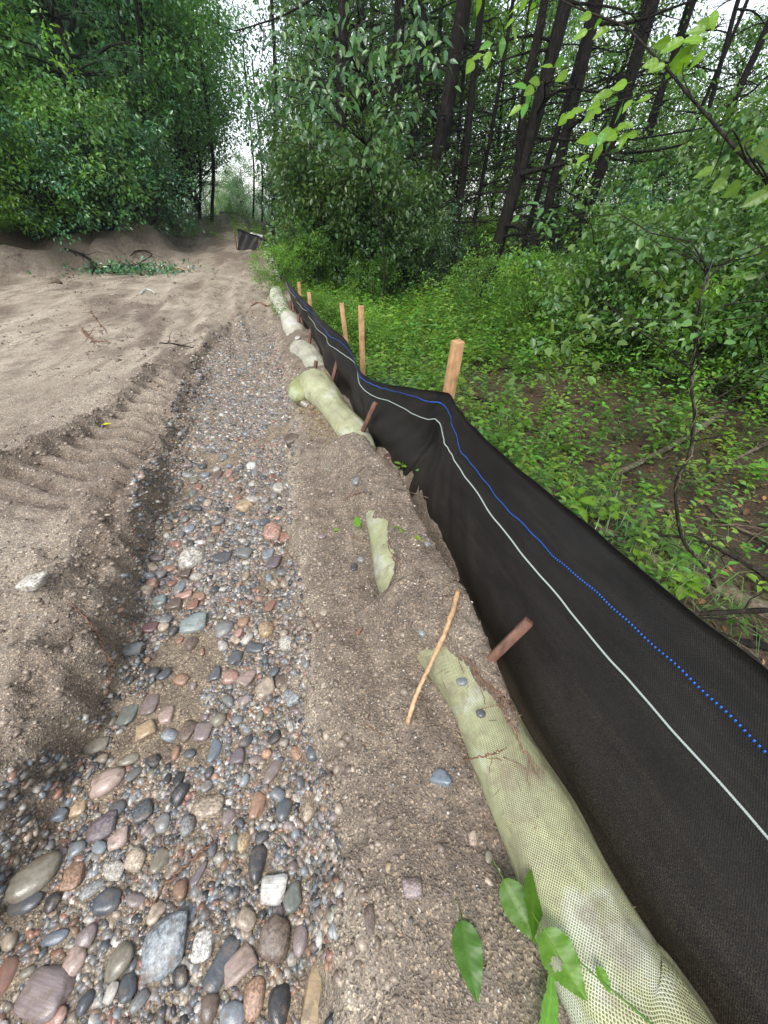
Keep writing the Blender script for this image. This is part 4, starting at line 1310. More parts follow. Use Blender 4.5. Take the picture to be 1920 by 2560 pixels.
# braided white cord woven along the cloth (flat oval section)
si = np.linspace(0, ns - 1.01, 900)
yb = np.interp(si, np.arange(ns), FP[:, 0, 1])
tw = np.interp(yb, [-1.2, 0.15, 0.66, 1.03, 1.4, 1.7, 2.1, 2.6, 3.2, 4.5, 6.6], [0.685, 0.685, 0.70, 0.72, 0.745, 0.775, 0.88, 0.86, 0.78, 0.74, 0.74]) + 0.003 * np.sin(yb * 11)
Pw = on_fence(si, tw, 0.002)
mbd = MB()
V_, Q_, T_, uv_ = tube(Pw, 0.0027, 8, True, 0, 1.0)
# slightly flattened against the cloth
mbd.add(V_ - inv, Q_, T_, (1, 1, 1), uv_)
o = obj('cord', mbd.mesh('cord', M['braid']), fence)
o['label'] = 'white cord with green checks and a thin red edge'
# blue stitching: little separate stitches
nst = 880
s1 = np.interp(np.linspace(0, FAL[-1] * 0.86, nst), FAL, np.arange(ns))
yb = np.interp(s1, np.arange(ns), FP[:, 0, 1])
tb = np.interp(yb, [-1.2, 0.26, 0.52, 0.78, 1.02, 1.35, 1.62, 1.8, 2.1, 2.6, 3.2, 4.5, 6.6], [0.85, 0.845, 0.83, 0.815, 0.81, 0.83, 0.905, 0.93, 0.965, 0.95, 0.9, 0.9, 0.9]) + 0.003 * np.sin(yb * 17) + 0.002 * np.sin(yb * 60)
A = on_fence(s1, tb - 0.0040, 0.0015)
Bq = on_fence(s1, tb + 0.0040, 0.0015)
Tn = norm(np.gradient(A, axis=0))
w = 0.0018
n_ = np.repeat(FN[np.minimum(s1.astype(int), ns - 1)], 1, 0) * 0.0014
V8 = np.stack([A - Tn * w, A + Tn * w, Bq + Tn * w, Bq - Tn * w, A - Tn * w + n_, A + Tn * w + n_, Bq + Tn * w + n_, Bq - Tn * w + n_], 1)
fq = np.array([(0, 1, 2, 3), (4, 7, 6, 5), (0, 4, 5, 1), (1, 5, 6, 2), (2, 6, 7, 3), (3, 7, 4, 0)])
Fq = (fq[None] + (np.arange(nst) * 8)[:, None, None]).reshape(-1, 4)
o = obj('stitching', make_mesh('stitching', V8.reshape(-1, 3) - inv, Fq, M['blue']), fence)
tag(o, 'row of bright blue stitches under the hem', kind='stuff')


def stake(name, P0, P1, w, d, material, label, cat, xdir=(1, 0, 0), group=None, parent=None):
    P0 = np.asarray(P0, float)
    V, Q, T = box(np.zeros(3), np.asarray(P1, float) - P0, w, d, xdir, 0.6)
    me = make_mesh(name, V, [Q, T], M[material])
    o = obj(name, me, parent, P0 if parent is None else P0 - np.array(parent.location))
    tag(o, label, cat, group)
    return o


# stakes nailed behind the cloth
g = 'square wooden stakes standing behind the silt fence'
stake('fence_stake', (0.26, 1.86, -0.42), (0.312, 1.71, 0.79), 0.044, 0.042, 'stake', 'thick square wooden stake at the corner of the black cloth, nearest of the tall ones', 'stake', (1, 0.5, 0), g)
stake('fence_stake', (-0.17, 2.95, -0.40), (-0.150, 2.80, 0.715), 0.036, 0.02, 'stake', 'light slim stake leaning right behind the sagging cloth', 'stake', (1, 0.25, 0), g)
stake('fence_stake', (-0.27, 3.42, -0.40), (-0.330, 3.34, 0.63), 0.034, 0.02, 'stake', 'upright slim stake just left of the leaning light one', 'stake', (1, 0.2, 0), g)
stake('fence_stake', (-0.80, 4.42, -0.35), (-0.755, 4.40, 0.53), 0.036, 0.02, 'stake', 'short orange stake half hidden by green sprigs behind the fence', 'stake', (1, 0.2, 0), g)
stake('fence_stake', (-1.02, 5.10, -0.30), (-0.98, 5.10, 0.52), 0.036, 0.02, 'stake', 'orange stake farthest along the fence', 'stake', (1, 0.2, 0), g)
# wattle stakes
g2 = 'weathered stakes driven beside the straw tubes'


def wstake(b, t, dy, w, label, zb=0.03):
    P0 = G(b[0], b[1], zb)
    P1 = VP(t[0], t[1], P0[1] + dy)
    P0 = P0 - (P1 - P0) * 0.45
    stake('tube_stake', P0, P1, w, w * 0.85, 'stake_old', label, 'stake', (1, -0.6, 0), g2)


wstake((1035, 1448), (1143, 1342), 0.02, 0.026, 'wet brown stake leaning onto the black cloth above the near straw tube', 0.12)
wstake((779, 942), (811, 871), -0.10, 0.026, 'reddish stake crossing the black cloth beside the dark gap', 0.08)
wstake((714, 838), (730, 779), 0.0, 0.026, 'dark stake leaning right beside the folded straw tube end', 0.10)
wstake((677, 826), (683, 780), 0.0, 0.024, 'dark upright stake left of the folded straw tube end', 0.10)
wstake((667, 758), (671, 719), 0.0, 0.024, 'short dark stake in front of the cloth beyond the white tube', 0.06)
wstake((645, 712), (646, 678), 0.0, 0.03, 'small dark stake beside the white straw tube', 0.06)
wstake((635, 690), (633, 662), 0.0, 0.026, 'tiny dark stake at the weedy tube end', 0.06)
wstake((628, 676), (627, 650), 0.0, 0.026, 'farthest thin stake beside the weedy tube end', 0.06)


# ============================================================ STRAW TUBES
def wattle(P, R, label, seg=64, seed=1, tint=(1, 1, 1), step=0.012, ends=(0.03, 0.03)):
    P = np.asarray(P, float)
    L = np.linalg.norm(np.diff(P, axis=0), axis=1).sum()
    n = max(24, int(L / step))
    C = resample(P, n)
    rr = resample(np.stack([np.interp(np.linspace(0, 1, len(P)), np.linspace(0, 1, len(R)), R)] * 3, 1), n)[:, 0]
    s = np.linspace(0, L, n)
    cap = np.sqrt(np.clip(1 - np.clip(1 - s / max(ends[0], 1e-3), 0, 1) ** 2, 0.02, 1)) * np.sqrt(np.clip(1 - np.clip(1 - (L - s) / max(ends[1], 1e-3), 0, 1) ** 2, 0.02, 1))
    th = np.linspace(0, 2 * math.pi, seg, endpoint=False)
    d = 0.085 * fbm(s[:, None] * np.ones(seg), np.cos(th)[None] * 0.3 + seed * 3.3, 4.0, 3) + 0.06 * fbm(s[:, None] * np.ones(seg), th[None] * np.ones((n, 1)), 2.2, 3, 0.6, seed)
    d += 0.02 * fbm(s[:, None] * 3.0 * np.ones(seg), th[None] * 2.0 * np.ones((n, 1)), 6.0, 2, 0.6, seed)
    Rr = (rr * cap)[:, None] * (1 + d)
    V, Q, T, uv_ = tube(C, Rr, seg, True, 0, 0.86)
    c0 = C.mean(0)
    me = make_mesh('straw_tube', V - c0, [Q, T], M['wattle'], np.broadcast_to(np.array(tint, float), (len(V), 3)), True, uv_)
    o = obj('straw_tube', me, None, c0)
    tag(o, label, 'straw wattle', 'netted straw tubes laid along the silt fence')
    return o


def wp(px, py, z, k=KP):
    return G(px, py, z, k)


z0 = 0.055
W1 = [(0.80, -1.0, z0), (0.66, -0.48, z0), wp(1445, 2290, z0), wp(1332, 2120, z0), wp(1183, 1812, z0), wp(1085, 1625, z0), wp(1022, 1492, 0.05), (0.14, 0.86, 0.04),
      (0.063, 1.10, 0.045), (0.02, 1.38, 0.04), (-0.06, 1.75, 0.02)]
wattle(W1, [0.115, 0.115, 0.118, 0.114, 0.102, 0.093, 0.09, 0.10, 0.10, 0.10, 0.09], 'nearest olive and whitish netted straw tube running under the soil beside the black cloth', seed=1)
W2 = [(-0.13, 2.05, 0.03), (-0.20, 2.3, 0.055), (-0.32, 2.55, 0.07), (-0.43, 2.80, 0.085), (-0.53, 3.0, 0.10), (-0.58, 3.14, 0.105)]
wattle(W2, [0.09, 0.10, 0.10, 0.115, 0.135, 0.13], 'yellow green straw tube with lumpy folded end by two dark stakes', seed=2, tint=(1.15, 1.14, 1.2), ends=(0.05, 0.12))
W2b = [(-0.64, 2.86, 0.05), (-0.68, 2.99, 0.065), (-0.66, 3.14, 0.07), (-0.58, 3.26, 0.06)]
wattle(W2b, [0.07, 0.085, 0.09, 0.08], 'small round straw tube end tucked left of the lumpy folded one', seed=3, tint=(0.95, 1.0, 0.8), ends=(0.09, 0.09))
W3 = [(-0.50, 3.30, 0.03), (-0.60, 3.55, 0.05), (-0.72, 3.90, 0.055), (-0.84, 4.12, 0.05), (-0.95, 4.2, 0.03)]
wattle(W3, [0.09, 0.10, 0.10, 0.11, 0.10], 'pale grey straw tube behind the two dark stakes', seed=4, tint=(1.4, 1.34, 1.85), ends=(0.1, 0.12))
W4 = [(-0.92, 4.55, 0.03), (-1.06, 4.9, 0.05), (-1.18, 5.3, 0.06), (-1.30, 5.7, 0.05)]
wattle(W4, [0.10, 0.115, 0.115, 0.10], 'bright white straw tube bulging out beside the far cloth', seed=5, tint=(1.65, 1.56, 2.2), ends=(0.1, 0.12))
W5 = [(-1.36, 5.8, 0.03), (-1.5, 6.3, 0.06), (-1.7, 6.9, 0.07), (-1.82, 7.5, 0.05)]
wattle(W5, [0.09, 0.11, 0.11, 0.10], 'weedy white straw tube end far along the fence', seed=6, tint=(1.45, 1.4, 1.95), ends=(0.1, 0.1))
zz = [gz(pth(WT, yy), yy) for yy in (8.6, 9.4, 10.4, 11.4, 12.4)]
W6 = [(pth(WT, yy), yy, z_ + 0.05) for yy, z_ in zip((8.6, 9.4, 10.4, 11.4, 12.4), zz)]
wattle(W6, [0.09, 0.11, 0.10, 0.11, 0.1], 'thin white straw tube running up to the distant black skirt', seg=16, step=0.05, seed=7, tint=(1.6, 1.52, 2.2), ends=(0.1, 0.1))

# ============================================================ VEGETATION
def leaves(C, A, Nn, L, W, fold=0.12, droop=0.12, tint=None):
    """oval folded leaves: base C, direction A, upward normal Nn, length, width (arrays)"""
    n = len(C)
    A = norm(A)
    S = norm(np.cross(A, Nn))
    U = norm(np.cross(S, A))
    L = np.broadcast_to(L, (n,))[:, None]
    W = np.broadcast_to(W, (n,))[:, None]
    f = fold * W
    b = C
    l1 = C + A * L * 0.30 + S * W * 0.46 + U * f
    l2 = C + A * L * 0.68 + S * W * 0.38 + U * f - U * L * droop * 0.4
    t = C + A * L - U * L * droop
    r2 = C + A * L * 0.68 - S * W * 0.38 + U * f - U * L * droop * 0.4
    r1 = C + A * L * 0.30 - S * W * 0.46 + U * f
    V = np.stack([b, l1, l2, t, r2, r1], 1).reshape(-1, 3)
    i = (np.arange(n) * 6)[:, None]
    Q = np.concatenate([i + np.array([[0, 3, 2, 1]]), i + np.array([[0, 5, 4, 3]])])
    T = np.repeat(tint if tint is not None else np.ones((n, 3)), 6, 0)
    return V, Q, T


def tints(rn, n, s=0.25, yel=0.12):
    v = 1 + rn.uniform(-s, s, (n, 1))
    c = np.concatenate([v * (1 + rn.uniform(-yel, yel * 1.6, (n, 1))), v, v * (1 + rn.uniform(-0.3, 0.3, (n, 1)))], 1)
    return np.clip(c, 0.3, 2.0)


def crown(rn, clumps, radii, per, L, flat=0.45, droop=0.3, wr=0.55, s=0.25):
    """sprays of leaves around clump centres"""
    n = len(clumps)
    k = per
    cc = np.repeat(clumps, k, 0)
    rr = np.repeat(radii, k)[:, None]
    u = norm(rn.normal(size=(n * k, 3))) * (rn.rand(n * k, 1) ** 0.45)
    tilt = np.repeat(rn.normal(size=(n, 2)) * 0.35, k, 0)
    u[:, 2] = u[:, 2] * flat + u[:, 0] * tilt[:, 0] + u[:, 1] * tilt[:, 1]
    C = cc + u * rr
    A = u.copy()
    A[:, 2] = A[:, 2] * 0.4 - droop
    A += rn.normal(size=A.shape) * 0.45
    Nn = np.array([0, 0, 1.0]) + rn.normal(size=A.shape) * 0.42
    LL = L * rn.uniform(0.65, 1.25, n * k)
    ct = np.repeat(tints(rn, n, 0.18, 0.15), k, 0)
    return leaves(C, A, Nn, LL, LL * wr, 0.12, 0.15, ct * tints(rn, n * k, s, 0.08))


def limb_path(rn, p0, p1, sag=0.1, n=6, wob=0.05):
    p0, p1 = np.asarray(p0, float), np.asarray(p1, float)
    t = np.linspace(0, 1, n)[:, None]
    L = np.linalg.norm(p1 - p0)
    P = p0 * (1 - t) + p1 * t
    P[:, 2] += sag * L * np.sin(np.pi * t[:, 0])
    P[1:] += rn.normal(size=(n - 1, 3)) * wob * L
    return P


def broad_tree_parts(seed, H, R, low, n_cl, per, L, leafmat, trunk_r=0.09):
    """crown mesh and trunk mesh of a broadleaf tree (origin at foot)"""
    rn = np.random.RandomState(seed)
    tk = MB()
    lean = rn.normal(size=2) * 0.05 * H
    spine = np.array([(0, 0, -0.3), (lean[0] * .2, lean[1] * .2, H * .3), (lean[0] * .5, lean[1] * .5, H * .6), (lean[0], lean[1], H * .95)])
    SP = resample(spine, 12)
    tk.tube(SP, np.linspace(trunk_r * 1.2, trunk_r * 0.15, 12), 9)
    z = low + (H - low) * rn.rand(n_cl) ** 0.9
    f = (z - low) / (H - low)
    env = R * np.clip(1.25 * np.sin(np.pi * np.clip(f * 0.86 + 0.14, 0, 1)) ** 0.7, 0.1, 1.1)
    a = rn.rand(n_cl) * 6.283
    lob = 1 + 0.28 * np.sin(a * 3 + z * 1.3 + seed) + 0.15 * np.sin(a * 5 - z * 2.1)
    rr = env * lob * (0.35 + 0.65 * rn.rand(n_cl) ** 0.5)
    sx = np.interp(z, SP[:, 2], SP[:, 0])
    sy = np.interp(z, SP[:, 2], SP[:, 1])
    cl = np.stack([sx + rr * np.cos(a), sy + rr * np.sin(a), z], 1)
    for i in range(0, n_cl, 3):
        c = cl[i]
        z0_ = max(0.2 * low, c[2] - rr[i] * rn.uniform(0.4, 0.9))
        p0 = np.array([np.interp(z0_, SP[:, 2], SP[:, 0]), np.interp(z0_, SP[:, 2], SP[:, 1]), z0_])
        tk.tube(limb_path(rn, p0, c, 0.06, 5), np.linspace(trunk_r * 0.28, 0.006, 5), 5)
    V, Q, T = crown(rn, cl, np.full(n_cl, R * 0.26) * rn.uniform(0.7, 1.4, n_cl), per, L)
    return make_mesh('crown', V, Q, leafmat, T), tk.mesh('trunk', M['bark'])


def shrub_parts(seed, H, R, n_cl, per, L, leafmat, stems=7, wr=0.6):
    rn = np.random.RandomState(seed)
    st = MB()
    cl = []
    for i in range(n_cl):
        a = rn.rand() * 6.283
        z = H * (0.06 + 0.94 * rn.rand() ** 0.8)
        e = R * (0.55 + 0.55 * math.sin(math.pi * min(z / H * 0.85 + 0.12, 1))) * (1 + 0.25 * math.sin(3 * a + seed))
        r = e * (0.3 + 0.7 * math.sqrt(rn.rand()))
        cl.append((r * math.cos(a), r * math.sin(a), z))
    cl = np.array(cl)
    for i in range(stems):
        a = rn.rand() * 6.283
        c = cl[rn.randint(n_cl)]
        st.tube(limb_path(rn, (0.12 * math.cos(a), 0.12 * math.sin(a), -0.15), c, 0.1, 7, 0.03), np.linspace(0.016, 0.004, 7) * H / 2, 5)
    for i in range(0, n_cl, 4):
        c = cl[i]
        st.tube(limb_path(rn, (c[0] * .3, c[1] * .3, c[2] * .45), c, 0.05, 4, 0.04), np.linspace(0.006, 0.002, 4) * H / 2, 4)
    sh_c = []
    for i in range(13):
        a = rn.rand() * 6.283
        e = np.array([math.cos(a) * R * rn.uniform(0.5, 1.35), math.sin(a) * R * rn.uniform(0.5, 1.35), H * rn.uniform(0.75, 1.38)])
        q = limb_path(rn, (e[0] * .25, e[1] * .25, e[2] * .35), e, 0.10, 12, 0.02)
        st.tube(q, np.linspace(0.008, 0.002, 12) * H / 2, 4)
        sh_c.append(q[5:])
    sh_c = np.vstack(sh_c)
    cl2 = np.vstack([cl, sh_c])
    rad2 = np.concatenate([np.full(n_cl, R * 0.30) * rn.uniform(0.6, 1.3, n_cl), np.full(len(sh_c), R * 0.10)])
    V, Q, T = crown(rn, cl, rad2[:n_cl], per, L, 0.5, 0.25, wr)
    V2, Q2, T2 = crown(rn, sh_c, rad2[n_cl:], 9, L * 1.1, 0.6, 0.25, wr)
    Q2 = Q2 + len(V)
    V, Q, T = np.vstack([V, V2]), np.vstack([Q, Q2]), np.vstack([T, T2 * 1.15])
    return make_mesh('foliage', V, Q, leafmat, T), st.mesh('stems', M['bark'])


def needle_boughs(rn, tufts, dirs, n_need, L, W):
    n = len(tufts)
    k = n_need
    C = np.repeat(tufts, k, 0)
    D = norm(np.repeat(dirs, k, 0) * 0.9 + rn.normal(size=(n * k, 3)) * 0.62)
    L_ = L * rn.uniform(0.7, 1.15, (n * k, 1))
    S = norm(np.cross(D, rn.normal(size=D.shape))) * W
    tip = C + D * L_
    tip[:, 2] -= 0.12 * L_[:, 0]
    V = np.stack([C - S * .5, C + S * .5, tip], 1).reshape(-1, 3)
    F = np.arange(n * k * 3).reshape(-1, 3)
    T = np.repeat(np.repeat(tints(rn, n, 0.28, 0.12), k, 0), 3, 0)
    return V, F, T


def pine_parts(seed, H, R, low, whorls, per_b, trunk_r=0.11, k=11, L=0.13, W=0.007):
    rn = np.random.RandomState(seed)
    tk = MB()
    SP = resample(np.array([(0, 0, -0.4), (0.02 * H * rn.normal(), 0, H * .5), (0, 0.01 * H * rn.normal(), H)]), 12)
    tk.tube(SP, np.linspace(trunk_r * 1.15, trunk_r * .12, 12), 10)
    tf, dr = [], []
    for w in range(whorls):
        z = low + (H - low) * (w + rn.rand() * 0.6) / whorls
        nb = rn.randint(4, 7)
        a0 = rn.rand() * 6.28
        for b in range(nb):
            a = a0 + b * 6.283 / nb + rn.normal() * 0.25
            ln = R * (1.05 - 0.8 * (z - low) / (H - low)) * rn.uniform(0.7, 1.1)
            d = np.array([math.cos(a), math.sin(a), 0.12])
            P = np.array([np.array([0, 0, z]) + d * ln * t + np.array([0, 0, -0.10 * ln * t * t * 1.5 + 0.10 * ln * t]) for t in np.linspace(0, 1, 6)])
            tk.tube(P, np.linspace(trunk_r * .22, 0.004, 6), 5)
            side = np.array([-d[1], d[0], 0])
            m = int(per_b * ln / R)
            t = 0.22 + 0.78 * rn.rand(m) ** 0.8
            wdt = ln * 0.33 * np.sin(np.pi * np.clip(t * 0.8 + 0.15, 0, 1))
            s = rn.uniform(-1, 1, m)
            c = np.stack([np.interp(t, np.linspace(0, 1, 6), P[:, i]) for i in range(3)], 1) + side[None] * (s * wdt)[:, None]
            c[:, 2] += rn.normal(size=m) * 0.04 - 0.05 * np.abs(s)
            tf.append(c)
            dr.append(norm(d[None] + side[None] * s[:, None] * 1.1 + np.array([0, 0, 0.05])))
    V, F, T = needle_boughs(rn, np.vstack(tf), np.vstack(dr), k, L, W)
    return make_mesh('needles', V, F, M['needle'], T), tk.mesh('trunk', M['bark'])


SH = {
    'a': shrub_parts(21, 2.6, 1.35, 150, 40, 0.095, M['leaf']),
    'b': shrub_parts(22, 2.2, 1.25, 150, 40, 0.080, M['leaf_blue']),
    'c': shrub_parts(23, 1.7, 1.05, 110, 44, 0.070, M['leaf_bright'], 6, 0.5),
}
TR = {
    'a': broad_tree_parts(31, 8.5, 2.4, 0.7, 330, 36, 0.115, M['leaf_blue']),
    'b': broad_tree_parts(32, 7.5, 2.1, 0.6, 300, 36, 0.105, M['leaf']),
    'd': broad_tree_parts(34, 9.0, 2.7, 2.2, 620, 40, 0.12, M['leaf'], 0.1),
    'e': broad_tree_parts(35, 7.0, 2.4, 0.4, 320, 34, 0.11, M['leaf_bright'], 0.07),
    'c': broad_tree_parts(33, 9.5, 2.2, 3.2, 230, 34, 0.12, M['leaf_bright'], 0.1),
}
PN = {
    'a': pine_parts(41, 9.5, 2.3, 0.8, 17, 60),
    'b': pine_parts(42, 12.0, 2.4, 1.4, 19, 55, 0.14),
}


def grow(kind, key, x, y, s, label, cat, group, name, hue=(1, 1, 1), rz=None, dz=0.0, sz=1.0):
    fol, tk = {'shrub': SH, 'tree': TR, 'pine': PN}[kind][key]
    z = gz(x, y) + dz
    r = root(name, (x, y, z), label, cat, group, rng0.rand() * 6.28 if rz is None else rz)
    r.scale = (s, s, s * sz)
    o = obj({'shrub': 'foliage', 'tree': 'crown', 'pine': 'crown'}[kind], fol, r)
    j = rng0.uniform(0.85, 1.15)
    o.color = (hue[0] * j, hue[1] * j, hue[2] * j, 1)
    obj({'shrub': 'stem', 'tree': 'trunk', 'pine': 'trunk'}[kind], tk, r)
    return r


# ---- left side: wall of shrubs on the spoil heaps
lh = [
    (-9.7, 8.2, 1.0, 'b', 'dark bluish bush overhanging the sand at the left edge, in front of all others'),
    (-8.6, 9.9, 1.0, 'a', 'leafy bush beside the leftmost spoil heap'),
    (-7.8, 10.9, 1.05, 'c', 'yellow green bush glowing above the left spoil heap'),
    (-7.4, 11.4, 0.9, 'b', 'dull green bush above the fallen branch with a root ball'),
    (-6.9, 12.0, 0.95, 'a', 'bush hanging over the middle spoil heap'),
    (-6.5, 13.0, 1.0, 'b', 'bush between the middle and right spoil heaps'),
    (-7.1, 14.6, 1.0, 'a', 'bush where the heaps end and the track narrows'),
    (-8.0, 16.6, 0.8, 'c', 'low bright bush on the left verge before the crest'),
    (-8.9, 18.8, 0.75, 'c', 'small bright bush on the left verge nearer the crest'),
    (-10.0, 21.2, 0.9, 'a', 'bush on the left verge close to the crest'),
    (-11.2, 24.5, 1.1, 'b', 'bush behind the white pipes at the crest'),
    (-11.5, 9.6, 1.3, 'a', 'tall bush behind the overhanging one at the left edge'),
    (-13.5, 9.0, 1.4, 'b', 'big dark bush at the very left behind the overhanging one'),
    (-9.8, 11.4, 1.3, 'b', 'tall bush in the second row left of the yellow green one'),
    (-9.0, 12.8, 1.3, 'a', 'tall bush in the second row behind the yellow green one'),
    (-8.2, 14.2, 1.3, 'b', 'tall bush in the second row behind the middle spoil heap'),
]
for (x, y, s, k, lb) in lh:
    grow('shrub', k, x, y, s, lb, 'bush', 'bushes along the left edge of the track', 'bush', (1.25, 1.3, 1.3) if k != 'c' else (1.0, 1.0, 0.9))
lt = [
    (-11.2, 11.2, 1.0, 'tree', 'a', 'broad tree with bluish leaves high at the left edge'),
    (-9.3, 13.2, 0.95, 'tree', 'b', 'broad tree above the yellow green bush'),
    (-8.7, 15.2, 1.0, 'tree', 'a', 'broad tree with dark stem over the middle spoil heap'),
    (-13.5, 12.0, 1.15, 'tree', 'b', 'broad tree in the top left corner'),
    (-12.0, 14.6, 1.3, 'tree', 'a', 'tall broad tree rising behind the left row'),
    (-10.3, 17.0, 1.25, 'tree', 'b', 'tall broad tree behind the right spoil heap'),
    (-9.6, 18.2, 1.05, 'pine', 'a', 'pine with feathery boughs left of the narrow track'),
    (-9.9, 20.5, 1.0, 'pine', 'b', 'pine with bare lower stem left of the crest'),
    (-10.7, 22.8, 1.1, 'tree', 'b', 'broad tree leaning over the crest from the left'),
    (-12.5, 20.0, 1.35, 'tree', 'a', 'very tall broad tree behind the feathery pine'),
    (-11.3, 26.5, 1.1, 'pine', 'a', 'pine with layered boughs reaching into the sky gap'),
    (-11.4, 30.0, 1.2, 'pine', 'b', 'distant pine past the crest at the left of the sky gap'),
    (-13.8, 30.0, 1.4, 'tree', 'a', 'distant broad tree past the crest behind the pines'),
    (-15.0, 17.5, 1.6, 'tree', 'b', 'tall broad tree deep in the left wood'),
    (-17.0, 13.0, 1.6, 'tree', 'a', 'tall broad tree at the back of the left corner'),
    (-14.8, 24.0, 1.6, 'tree', 'b', 'tall broad tree deep in the left wood near the crest'),
    (-7.7, 17.2, 1.0, 'tree', 'd', 'light crowned tree leaning over the track where it narrows'),
    (-9.9, 24.5, 1.0, 'tree', 'd', 'light crowned tree over the left verge before the crest'),
    (-9.2, 22.3, 1.1, 'tree', 'd', 'wide tree whose boughs meet the sky gap from the left'),
    (-8.2, 19.3, 0.95, 'tree', 'd', 'round headed tree overhanging the narrow track'),
    (-10.6, 27.3, 1.0, 'tree', 'd', 'light crowned tree over the crest closing the sky gap'),
    (-7.0, 12.9, 0.85, 'pine', 'b', 'pine with boughs hanging down over the middle spoil heap'),
    (-19.0, 19.0, 1.8, 'tree', 'a', 'tallest broad tree farthest back on the left'),
]
for (x, y, s, kd, k, lb) in lt:
    grow(kd, k, x, y, s, lb, 'tree', 'trees along the left of the track', 'pine_tree' if kd == 'pine' else 'broadleaf_tree', (1.3, 1.5, 1.5))

# ---- right side: bushes against the fence line
rh = [
    (-0.95, 9.6, 0.95, 'a', 'bush close to the weedy end of the fence'),
    (-0.75, 8.9, 0.80, 'a', 'ragged bush behind the two slim fence stakes'),
    (0.05, 9.2, 0.8, 'a', 'full bush right of the two slim fence stakes'),
    (0.95, 9.9, 0.62, 'b', 'dark leafy bush beside the second leaning pine trunk'),
    (-1.3, 11.4, 1.05, 'b', 'bush above the thin white straw tube'),
    (-1.4, 13.6, 1.0, 'a', 'bush right of the distant black skirt'),
    (-2.6, 16.2, 1.0, 'b', 'bush on the right verge beyond the black skirt'),
    (-3.6, 20.0, 0.9, 'a', 'bush on the right verge near the crest'),
    (-0.9, 11.0, 0.95, 'a', 'tall bush behind the ragged one'),
    (-0.25, 8.0, 0.42, 'c', 'low yellow green bush in front of the ragged one'),
    (0.55, 8.6, 0.5, 'a', 'low loose bush left of the forked pine'),
    (-1.3, 8.4, 0.55, 'c', 'low yellow green bush near the end of the cloth'),
    (0.2, 11.6, 0.95, 'b', 'tall bush under the grey pine trunk'),
    (1.3, 12.9, 0.8, 'c', 'sunlit bush between the thin pine trunks'),
    (2.6, 12.2, 0.7, 'c', 'sunlit bush behind the forked pine'),
    (3.5, 9.4, 0.5, 'c', 'light green bush right of the forked pine trunk'),
    (4.7, 8.2, 0.75, 'b', 'bush with glossy leaves at mid right'),
    (5.4, 7.0, 0.95, 'a', 'bush with glossy leaves nearer the right edge'),
    (6.6, 6.4, 1.1, 'b', 'dark bush at the right edge behind the thin bent stem'),
    (4.6, 5.7, 0.62, 'c', 'low light green bush over the brown litter'),
    (3.6, 6.8, 0.6, 'c', 'low light green bush below the forked pine'),
    (5.6, 9.9, 0.95, 'a', 'tall bush behind the glossy leaved ones'),
    (7.6, 8.3, 1.3, 'b', 'tall bush at the right edge'),
    (4.3, 11.6, 0.7, 'b', 'bush among the dead branches right of the fork'),
    (9.4, 7.2, 1.4, 'a', 'big bush farthest right'),
    (6.4, 4.4, 0.8, 'b', 'bush in the dark hollow at the right edge'),
    (1.7, 7.4, 0.55, 'c', 'low bush at the foot of the forked pine'),
    (2.2, 5.7, 0.62, 'c', 'low bush right of the corner stake, at the edge of the litter'),
    (2.85, 5.0, 0.60, 'a', 'round low bush above the knobbly dark branch'),
    (3.35, 4.4, 0.66, 'c', 'waist high bush behind the bent stem'),
    (3.9, 3.85, 0.62, 'a', 'waist high bush right of the bent stem'),
    (4.7, 3.4, 0.55, 'b', 'dark waist high bush at the right edge above the hollow'),
    (5.4, 4.6, 0.75, 'a', 'chest high bush behind the waist high ones at the right'),
    (4.4, 5.3, 0.6, 'a', 'chest high bush behind the bent stem'),
    (3.4, 6.3, 0.5, 'a', 'chest high bush between the forked pine and the bent stem'),
    (6.3, 5.2, 0.9, 'c', 'yellow green bush at the right edge under the bright branch'),
    (-1.8, 7.6, 0.36, 'c', 'knee high sprig bush at the far end of the cloth'),
    (-0.62, 5.3, 0.30, 'c', 'willowy green sprigs around the short orange stake'),
    (-0.25, 4.4, 0.26, 'c', 'small bright sprigs behind the sagging cloth'),
]
for (x, y, s, k, lb) in rh:
    h_ = 0.72 if (x < 1.2 and y > 8) else 1.0
    grow('shrub', k, x, y, s, lb, 'bush', 'bushes in the right hand wood', 'bush', (h_, h_, h_))
